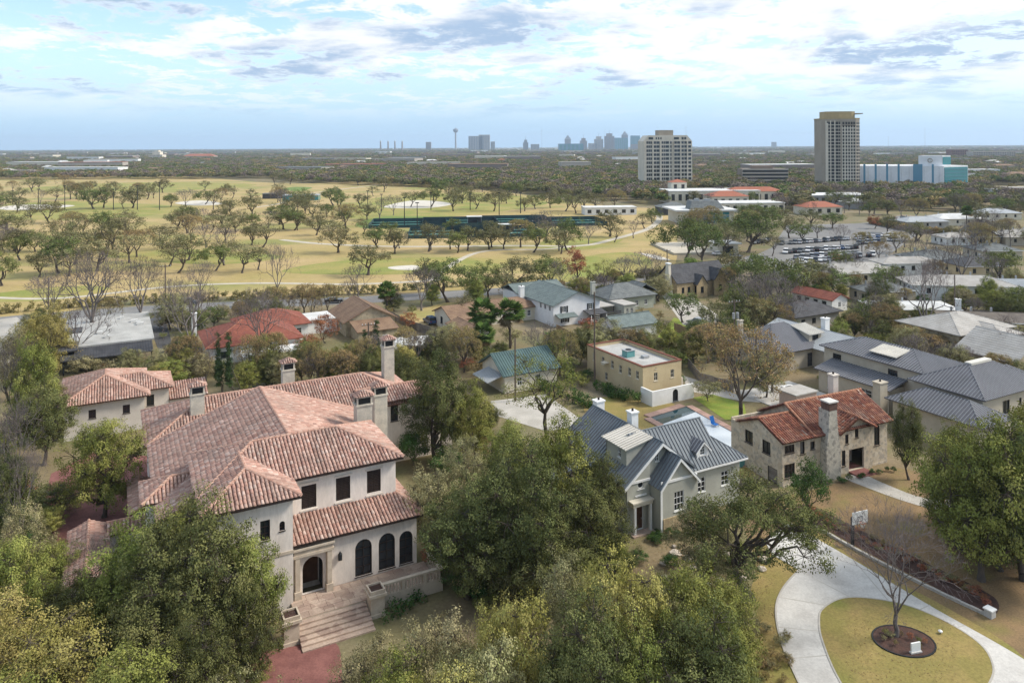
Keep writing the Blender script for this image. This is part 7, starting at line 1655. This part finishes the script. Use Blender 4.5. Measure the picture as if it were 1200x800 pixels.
# ------------------------------------------------------------------ cars
CARM = [mat('car_white', (.75, .75, .75), rough=.25, spec=.5, fine_amt=0), mat('car_silver', (.42, .43, .44), rough=.25, metal=.5, fine_amt=0), mat('car_black', (.015, .015, .018), rough=.2, spec=.5, fine_amt=0), mat('car_blue', (.03, .07, .16), rough=.25, spec=.5, fine_amt=0), mat('car_red', (.30, .03, .03), rough=.25, spec=.5, fine_amt=0), mat('car_grey', (.12, .125, .13), rough=.25, spec=.5, fine_amt=0)]
CARN = ['white', 'silver', 'black', 'dark blue', 'red', 'dark grey']
M_tyre = mat('tyre_rubber', (.02, .02, .02), rough=.9); M_lamp = mat('headlamp_glass', (.7, .7, .68), rough=.1); M_tail = mat('tail_lamp', (.3, .01, .01), rough=.2)
def car_mesh(suv):
    zt = 1.72 if suv else 1.45; L, w = 2.3, .92
    prof = [(-L, .45), (L, .42), (L, .78), (L * .82, .90), (L * .42, .98), (-L * .96, 1.02 if suv else .98), (-L, .8)]
    body = MB().prism([(x_, -w, z_) for x_, z_ in prof][::-1], (0, 2 * w, 0))
    cabp = [(L * .42, .98), (L * .16, zt - .12), (-L * (.8 if suv else .5), zt - .1), (-L * (.93 if suv else .85), 1.0)]
    b0, t0 = w * .96, w * .80
    v = [(cabp[0][0], -b0, cabp[0][1]), (cabp[1][0], -t0, cabp[1][1]), (cabp[2][0], -t0, cabp[2][1]), (cabp[3][0], -b0, cabp[3][1])]; v += [(a, -b_, c) for a, b_, c in v]
    cab = MB().add(v, [(0, 1, 2, 3), (7, 6, 5, 4), (0, 4, 5, 1), (1, 5, 6, 2), (2, 6, 7, 3)])
    top = MB().prism([(cabp[1][0] + .05, -t0 - .01, cabp[1][1]), (cabp[2][0] - .05, -t0 - .01, cabp[2][1]), (cabp[2][0] - .05, t0 + .01, cabp[2][1]), (cabp[1][0] + .05, t0 + .01, cabp[1][1])][::-1], (0, 0, .09))
    return body, cab, top
CARS = {}
for ci, cm in enumerate(CARM):
    for suv in (0, 1):
        b, c, t_ = car_mesh(suv); CARS[ci, suv] = (b.mesh('body', cm), c.mesh('windows', M_glass), t_.mesh('roof', cm))
wheel_me = MB().cyl((0, -.1, 0), (0, .1, 0), .34, .34, 12).mesh('wheel', M_tyre); rim_me = MB().cyl((0, -.11, 0), (0, .11, 0), .2, .2, 8).mesh('rim', M_metal)
lamp_me = MB().box(-.04, .04, -.18, .18, -.07, .07).mesh('headlight', M_lamp); tail_me = MB().box(-.04, .04, -.16, .16, -.08, .08).mesh('tail_light', M_tail)
def car(x, y, a, ci, suv, label, group=None, z=.05):
    t_ = thing('parked_car', label, 'car', (x, y, z), a, group); b, c, r = CARS[ci, suv]
    put('body', b, t_); put('windows', c, t_); put('roof', r, t_)
    for sx in (-1.4, 1.42):
        for sy in (-.84, .84):
            o = put('wheel', wheel_me, t_); o.location = (sx, sy, .34); put('rim', rim_me, o)
    for sy in (-.66, .66):
        o = put('headlight', lamp_me, t_); o.location = (2.29, sy, .72); o = put('tail_light', tail_me, t_); o.location = (-2.29, sy, .84)
cr = random.Random(4)
def row(p, q, n, ang, where):
    a, b = Vector(at(*p)), Vector(at(*q))
    for i in range(n):
        if cr.random() < .06: continue
        c = a.lerp(b, (i + .5) / n); ci = cr.choice([0, 0, 0, 1, 1, 2, 2, 5, 5, 3, 4]); suv = cr.random() < .55
        car(c.x + cr.uniform(-.2, .2), c.y + cr.uniform(-.5, .5), math.radians(ang) + cr.uniform(-.04, .04) + (math.pi if cr.random() < .5 else 0), ci, int(suv), '%s %s parked %s' % (CARN[ci], 'SUV' if suv else 'saloon car', where), 'cars in the club car park')
for p, q, n, ang, wh in (((936, 309), (1026, 300), 17, 62, 'front row'), ((932, 304), (1012, 297), 15, 62, 'second row'), ((918, 297), (1005, 291), 17, 62, 'third row'), ((914, 287), (996, 281), 17, 62, 'fifth row'), ((1004, 287), (1050, 282), 10, 58, 'back row'), ((1002, 281), (1048, 276.5), 10, 58, 'upper row')):
    row(p, q, n, ang, 'in the %s of the club car park' % wh)
row((882, 286), (902, 283), 5, 62, 'under the oaks beside the club car park'); row((1035, 263), (1062, 259), 8, 40, 'on the lot behind the hedge row'); row((1036, 259), (1060, 256), 7, 40, 'on the far lot behind the hedge row')
for r in [('oaks', 905, 300, 270, 30), ('oakg', 940, 284, 258, 34), ('oak', 925, 279, 252, 36), ('oaks', 958, 279, 256, 30), ('winter', 1010, 295, 272, 24), ('bareS', 985, 290, 262, 28), ('oakg', 975, 268, 246, 34), ('russet', 1025, 268, 252, 18), ('oak', 1040, 273, 250, 30), ('bareS', 1060, 290, 262, 34), ('winter', 1050, 296, 272, 34), ('oak', 950, 266, 244, 36), ('oakg', 900, 268, 240, 40), ('oaks', 1075, 282, 256, 34), ('bareS', 1085, 296, 268, 30), ('winter', 1030, 304, 284, 30), ('oak', 915, 262, 240, 36), ('oakg', 880, 262, 236, 40)]:
    ptree(*r, 'shading the club car park', 'trees of the car park')
for (px, py, a, ci, suv, lb) in ((284, 359, 12, 0, 0, 'white car on the street by the golf course hedge'), (391, 355, 12, 2, 0, 'black car on the street by the brown gabled house'), (504, 379, 118, 3, 1, 'dark teal off road car on the yard of the cream bungalow'), (817, 381, 130, 1, 1, 'silver pickup on the lane behind the white garage'), (846, 296, 20, 3, 0, 'dark blue car before the clubhouse pavilion'), (842, 299, 20, 0, 0, 'white car before the clubhouse pavilion'), (1146, 334, -10, 0, 1, 'white car in the yard of the blue grey roofed house'), (222, 357, 15, 5, 1, 'dark grey car near the bare street trees'), (862, 302, 10, 1, 0, 'silver car on the road below the clubhouse')):
    car(*at(px, py), math.radians(a), ci, suv, lb)
# ------------------------------------------------------------------ random trees filling the eastern district
er = random.Random(31); n_e = 0
while n_e < 150:
    px, py = er.uniform(770, 1215), er.uniform(214, 290)
    if 905 < px < 1065 and 258 < py: continue
    if 800 < px < 852 and 246 < py < 268: continue
    if 845 < px < 900 and 244 < py < 254: continue
    if px < 800 and py > 240: continue
    if 1000 < px and 258 < py < 282 and er.random() < .7: continue
    if py < 226 and 1015 < px < 1135 and er.random() < .25: continue
    k = er.choice(['oak', 'oakg', 'oak', 'bareS', 'bareS', 'oaks', 'oakg', 'winter']); x, y = at(px, py); hh = er.uniform(7.5, 12)
    tree(k, x, y, hh, hh * er.uniform(.95, 1.35), 'in the eastern district beyond the car park', 'trees of the eastern district'); n_e += 1
# ------------------------------------------------------------------ the far wood: one mass
def wood_src(seed, pal, leaf, n=26, per=13):
    rng = np.random.default_rng(seed); d = rng.normal(size=(n, 3)); d /= np.linalg.norm(d, axis=1, keepdims=True); d[:, 2] = np.abs(d[:, 2]) * 1.1 - .25
    C = d * np.array([4.2, 4.2, 3.6]) * rng.uniform(.5, 1, (n, 1)); C[:, 2] += 5.2
    V, Fq, col = leaves(rng, C, rng.uniform(1.0, 1.9, n), np.full(n, per), leaf, pal, .8)
    o = bpy.data.objects.new('wood_tree', np_mesh('wood_tree', V, Fq, M_leaf, col)); return o
wc = bpy.data.collections.new('wood_sources'); GREY = [(.21, .165, .135), (.26, .21, .175), (.18, .145, .125), (.24, .20, .14)]
for i, (p_, lf) in enumerate(((PAL['oak'], .75), (PAL['oakg'], .75), (GREY, .5), (GREY, .55), (PAL['oak'], .7), (PAL['winter'], .6))):
    o = wood_src(600 + i, [tuple(1.02 * c_ for c_ in q_) for q_ in p_], lf); o.name = '%02d_wood_tree' % i; wc.objects.link(o)
pts, scl, rot, idx = [], [], [], []
wr = random.Random(8); d = 395.0
while d < 13500:
    rows_px = 6.0 if d < 1500 else 5.0; px = -70.0
    while px < 1270:
        px += rows_px * wr.uniform(.5, 1.5) * (1.35 if d < 700 else 1.0); dd = d * wr.uniform(.985, 1.015); py = HZY + FPX * CAMH / dd
        lim = 208 if px < 330 else 212 + (px - 330) * .043 if px < 560 else 222 + (px - 560) * .09 if px < 792 else 250
        if py > lim: continue
        if py > 232 and (wr.random() < .5 or 780 < px < 912 or 948 < px < 1016): continue
        if px > 1155 and 220 < py < 238 or 795 < px < 860 and py > 226 or 872 < px < 925 and 213 < py < 226 or 955 < px < 1012 and 222 < py < 227: continue
        x, y = (px - 600) / FPX * dd, dd
        if dd > 6300 and 540 < px < 755 and wr.random() < .55: continue
        h_ = wr.uniform(.75, 1.25); wf = 1.0 + dd / 3800.
        pts.append((x, y, -.6)); scl.append((h_ * wf, h_ * wf, h_ * (1.0 if dd < 5000 else 1.15))); rot.append((0, 0, wr.uniform(0, 6.28))); idx.append(wr.choice([0, 0, 1, 1, 2, 3, 3, 4, 4, 5]))
    d *= 1.0145 if d < 2500 else 1.03
me = bpy.data.meshes.new('distant_wood'); me.vertices.add(len(pts)); me.vertices.foreach_set('co', np.array(pts, np.float32).ravel())
for nm, ty, dat in (('scl', 'FLOAT_VECTOR', scl), ('rot', 'FLOAT_VECTOR', rot)):
    a = me.attributes.new(nm, ty, 'POINT'); a.data.foreach_set('vector', np.array(dat, np.float32).ravel())
a = me.attributes.new('idx', 'INT', 'POINT'); a.data.foreach_set('value', np.array(idx, np.int32))
wood = put('distant_wood', me); tag(wood, 'hazy winter woodland of grey and olive trees reaching to the horizon', 'woodland', kind='stuff')
ng = bpy.data.node_groups.new('scatter_wood', 'GeometryNodeTree')
ng.interface.new_socket('Geometry', in_out='INPUT', socket_type='NodeSocketGeometry'); ng.interface.new_socket('Geometry', in_out='OUTPUT', socket_type='NodeSocketGeometry')
gi, go = ng.nodes.new('NodeGroupInput'), ng.nodes.new('NodeGroupOutput'); ci_ = ng.nodes.new('GeometryNodeCollectionInfo'); ci_.inputs[0].default_value = wc; ci_.inputs[1].default_value = True; ci_.inputs[2].default_value = True
ip = ng.nodes.new('GeometryNodeInstanceOnPoints'); ip.inputs['Pick Instance'].default_value = True
def nattr(nm, ty):
    n = ng.nodes.new('GeometryNodeInputNamedAttribute'); n.data_type = ty; n.inputs[0].default_value = nm; return n.outputs[0]
e2r = ng.nodes.new('FunctionNodeEulerToRotation')
ng.links.new(gi.outputs[0], ip.inputs['Points']); ng.links.new(ci_.outputs[0], ip.inputs['Instance']); ng.links.new(nattr('idx', 'INT'), ip.inputs['Instance Index']); ng.links.new(nattr('rot', 'FLOAT_VECTOR'), e2r.inputs[0]); ng.links.new(e2r.outputs[0], ip.inputs['Rotation']); ng.links.new(nattr('scl', 'FLOAT_VECTOR'), ip.inputs['Scale']); ng.links.new(ip.outputs[0], go.inputs[0])
md = wood.modifiers.new('scatter', 'NODES'); md.node_group = ng
# ------------------------------------------------------------------ the air
hz_m = bpy.data.materials.new('haze'); hz_m.use_nodes = True; nt = hz_m.node_tree; nt.nodes.clear()
pv = N(nt, 'ShaderNodeVolumePrincipled'); pv.inputs['Color'].default_value = (.62, .78, 1.0, 1); pv.inputs['Density'].default_value = 6.5e-5; pv.inputs['Anisotropy'].default_value = 0.2
ho = N(nt, 'ShaderNodeOutputMaterial'); nt.links.new(pv.outputs[0], ho.inputs['Volume'])
hz = MB().box(-16600, 16600, -400, 16600, -1.5, 262).build('haze', hz_m); tag(hz, 'pale blue haze filling the air over the plain', 'haze', kind='stuff')
# ------------------------------------------------------------------ foreground details
bh = thing('basketball_hoop', 'basketball hoop with white backboard on black pole beside the drive', 'basketball hoop', (*at(999, 640), 0), math.radians(200))
MB().box(-.12, .12, -.12, .12, 0, 2.9).build('pole', M_black, bh); MB().obox((-.08, -.08, 2.8), (.16, 0, 0), (0, .16, 0), (0, .9, .55)).build('arm', M_black, bh)
bb = MB().box(-.95, .95, .95, 1.02, 2.75, 3.95).build('backboard', M_white, bh)
for a in ((-.3, .3, 2.98, 3.03), (-.3, .3, 3.42, 3.47), (-.3, -.25, 3.03, 3.42), (.25, .3, 3.03, 3.42)): MB().box(a[0], a[1], 1.022, 1.03, a[2], a[3]).build('target_line', M_black, bb)
M_orange = mat('rim_orange', (.55, .12, .03))
rm_ = MB()
for i in range(16):
    a0, a1 = 2 * math.pi * i / 16, 2 * math.pi * (i + 1) / 16
    rm_.cyl((.23 * math.cos(a0), 1.3 + .23 * math.sin(a0), 2.95), (.23 * math.cos(a1), 1.3 + .23 * math.sin(a1), 2.95), .02, .02, 5)
rm_.build('rim', M_orange, bh)
nt_ = MB()
for i in range(12):
    a0 = 2 * math.pi * i / 12; nt_.cyl((.23 * math.cos(a0), 1.3 + .23 * math.sin(a0), 2.94), (.13 * math.cos(a0 + .4), 1.3 + .13 * math.sin(a0 + .4), 2.5), .012, .012, 3)
nt_.build('net', M_white, bh)
# mulch ring with planting and a stone sign in the drive island
bedc = Vector(at(1059, 752)).to_3d(); ring = []
for i in range(28): ring.append((bedc.x + 2.35 * math.cos(2 * math.pi * i / 28), bedc.y + 1.95 * math.sin(2 * math.pi * i / 28)))
sheet('planting_bed', ring, M_mulch, .14)
kerb('bed_edge', ring, .12, .16, M_black)
sg = thing('stone_house_sign', 'small white stone slab sign standing in the island planting bed', 'sign', (*at(1073, 766), .14), math.radians(14)); MB().box(-.42, .42, -.06, .06, .1, .78).build('slab', M_white, sg); MB().box(-.5, .5, -.14, .14, 0, .1).build('base', M_conc, sg)
rl = random.Random(2)
for i in range(9):
    a = rl.uniform(0, 6.28); r = rl.uniform(.6, 1.6); tree('brush', bedc.x + r * math.cos(a), bedc.y + r * .8 * math.sin(a), rl.uniform(.35, .7), rl.uniform(.5, .9), 'in the mulch ring under the bare island tree', 'small plants of the island bed', z=.14, label='small low plant in the mulch ring under the bare island tree')
lt = thing('garden_light', 'small white garden light set in the island lawn', 'light', (*at(1102, 743), .085)); MB().cyl((0, 0, 0), (0, 0, .14), .04, .04, 8).build('stake', M_black, lt); MB().lathe((0, 0, .14), [(.16, 0), (.17, .08), (.05, .16)], 12).build('lamp', M_white, lt)
gp = thing('gate_post', 'square white stone post at the end of the low edging wall', 'post', (*at(1160, 722), 0), .5); MB().box(-.32, .32, -.32, .32, 0, .62).build('shaft', M_conc, gp); MB().box(-.38, .38, -.38, .38, .62, .72).build('cap', M_white, gp)
ac = thing('air_conditioner', 'green grey air conditioning unit between grey house and limestone house', 'air conditioner', (*at(868, 545), 0), .4); MB().box(-.5, .5, -.5, .5, 0, 1.0).build('cabinet', M_hvac, ac); MB().lathe((0, 0, 1.0), [(.42, 0), (.42, .06), (.1, .08)], 12).build('fan_guard', M_black, ac)
for dx, lb in ((-.6, 'white garden chair at the end of the garden path, nearer the limestone house'), (.6, 'white garden chair at the end of the garden path, nearer the oaks')):
    x, y = at(1108, 598); ac = thing('garden_chair', lb, 'chair', (x + dx, y + dx * .3, 0), .3)
    MB().box(-.3, .3, -.3, .3, .38, .45).build('seat', M_white, ac); MB().box(-.3, .3, .25, .32, .451, 1.0).build('backrest', M_white, ac)
    for lx in (-.27, .21):
        for ly in (-.27, .21): MB().box(lx, lx + .06, ly, ly + .06, 0, .38).build('leg', M_white, ac)
# rocks along the grey house bed
rk = random.Random(6)
M_rock = mat('limestone_boulder', (.46, .40, .33), (.36, .31, .25), scale=1.5, fine_amt=.25, bump=.4, objrand=.15)
for i in range(26):
    px, py = rk.uniform(762, 900), rk.uniform(632, 690)
    if px > 830 and py < 650: continue
    b = bmesh.new(); bmesh.ops.create_icosphere(b, subdivisions=2, radius=rk.uniform(.25, .6))
    for v in b.verts: v.co *= 1 + rk.uniform(-.18, .18); v.co.z *= .6
    me = bpy.data.meshes.new('boulder'); b.to_mesh(me); b.free(); me.materials.append(M_rock)
    o = put('boulder', me); o.location = (*at(px, py), .12); tag(o, 'pale rounded boulder in the rocky bed before the grey house', 'boulder', 'boulders before the grey house')
# low scrub along the verge and in beds
sr = random.Random(12)
for i in range(34):
    px, py = sr.uniform(875, 925), sr.uniform(735, 830); tree('brush', *at(px, py), sr.uniform(.5, 1.1), sr.uniform(.7, 1.4), '', 'scrub on the drive verge', label='low dry scrub on the verge outside the drive', var=sr.choice([1, 2, 1]))
for i in range(54):
    t_ = i / 54; px, py = 945 + 215 * t_ + sr.uniform(-3, 3), 599 + 108 * t_ + sr.uniform(-7, 5); tree('brush', *at(px, py), sr.uniform(.3, .8), sr.uniform(.6, 1.3), '', 'plants in the mulch bed', label='small russet shrub in the long mulch bed by the drive', var=sr.choice([1, 4, 2]), z=.05)
for i in range(10):
    px, py = sr.uniform(760, 800), sr.uniform(622, 640); tree('shrub', *at(px, py), sr.uniform(.5, 1.2), sr.uniform(.6, 1.2), '', 'foundation shrubs of the grey house', label='small dark shrub at the foot of the grey house')
for i in range(12):
    px = 955 + i * 8.5 + sr.uniform(-3, 3); tree('shrub', *at(px, 570 - (px - 955) * .205 + sr.uniform(-1, 2)), sr.uniform(.4, .9), sr.uniform(.6, 1.2), '', 'foundation shrubs of the limestone house', label='small dark shrub at the foot of the limestone house')
# utility poles
for i, (px, b, tp, arm) in enumerate(((861, 440, 351, 1), (697, 452, 342, 0), (782, 340, 292, 1), (1119, 372, 322, 0), (57, 366, 325, 0), (194, 375, 310, 1), (432, 430, 378, 1), (1163, 300, 258, 1), (604, 470, 396, 0))):
    x, y = at(px, b); h_ = (b - tp) * y / FPX
    t_ = thing('utility_pole', ['timber pole with transformer and crossarm above the oaks', 'dark pole with lamp beside the tan flat roofed house', 'street pole with crossarm by the tudor chimney', 'thin pole beside the pale roofed houses', 'bare timber pole at the golf course hedge', 'timber pole with crossarm among bare street trees', 'pole with crossarm between the two cypresses', 'distant pole with crossarm over the eastern gardens', 'thin pole by the green roofed garage'][i], 'utility pole', (x, y, 0), .4)
    MB().cyl((0, 0, -.2), (0, 0, h_), .17, .12, 8).build('pole', M_pole, t_)
    if arm:
        MB().box(-1.2, 1.2, -.06, .06, h_ - .5, h_ - .36).build('crossarm', M_pole, t_)
        for u in (-1.1, -.5, .5, 1.1): MB().cyl((u, 0, h_ - .36), (u, 0, h_ - .12), .05, .04, 6).build('insulator', M_white, t_)
    if i == 0:
        for u in (-.4, .4): MB().cyl((u, -.3, h_ - 3.2), (u, -.3, h_ - 2.2), .25, .25, 10).build('transformer', M_metal, t_)
    if i in (1,):
        MB().box(-.6, -.15, -.12, .12, h_ - .6, h_ - .45).build('lamp_head', M_black, t_)
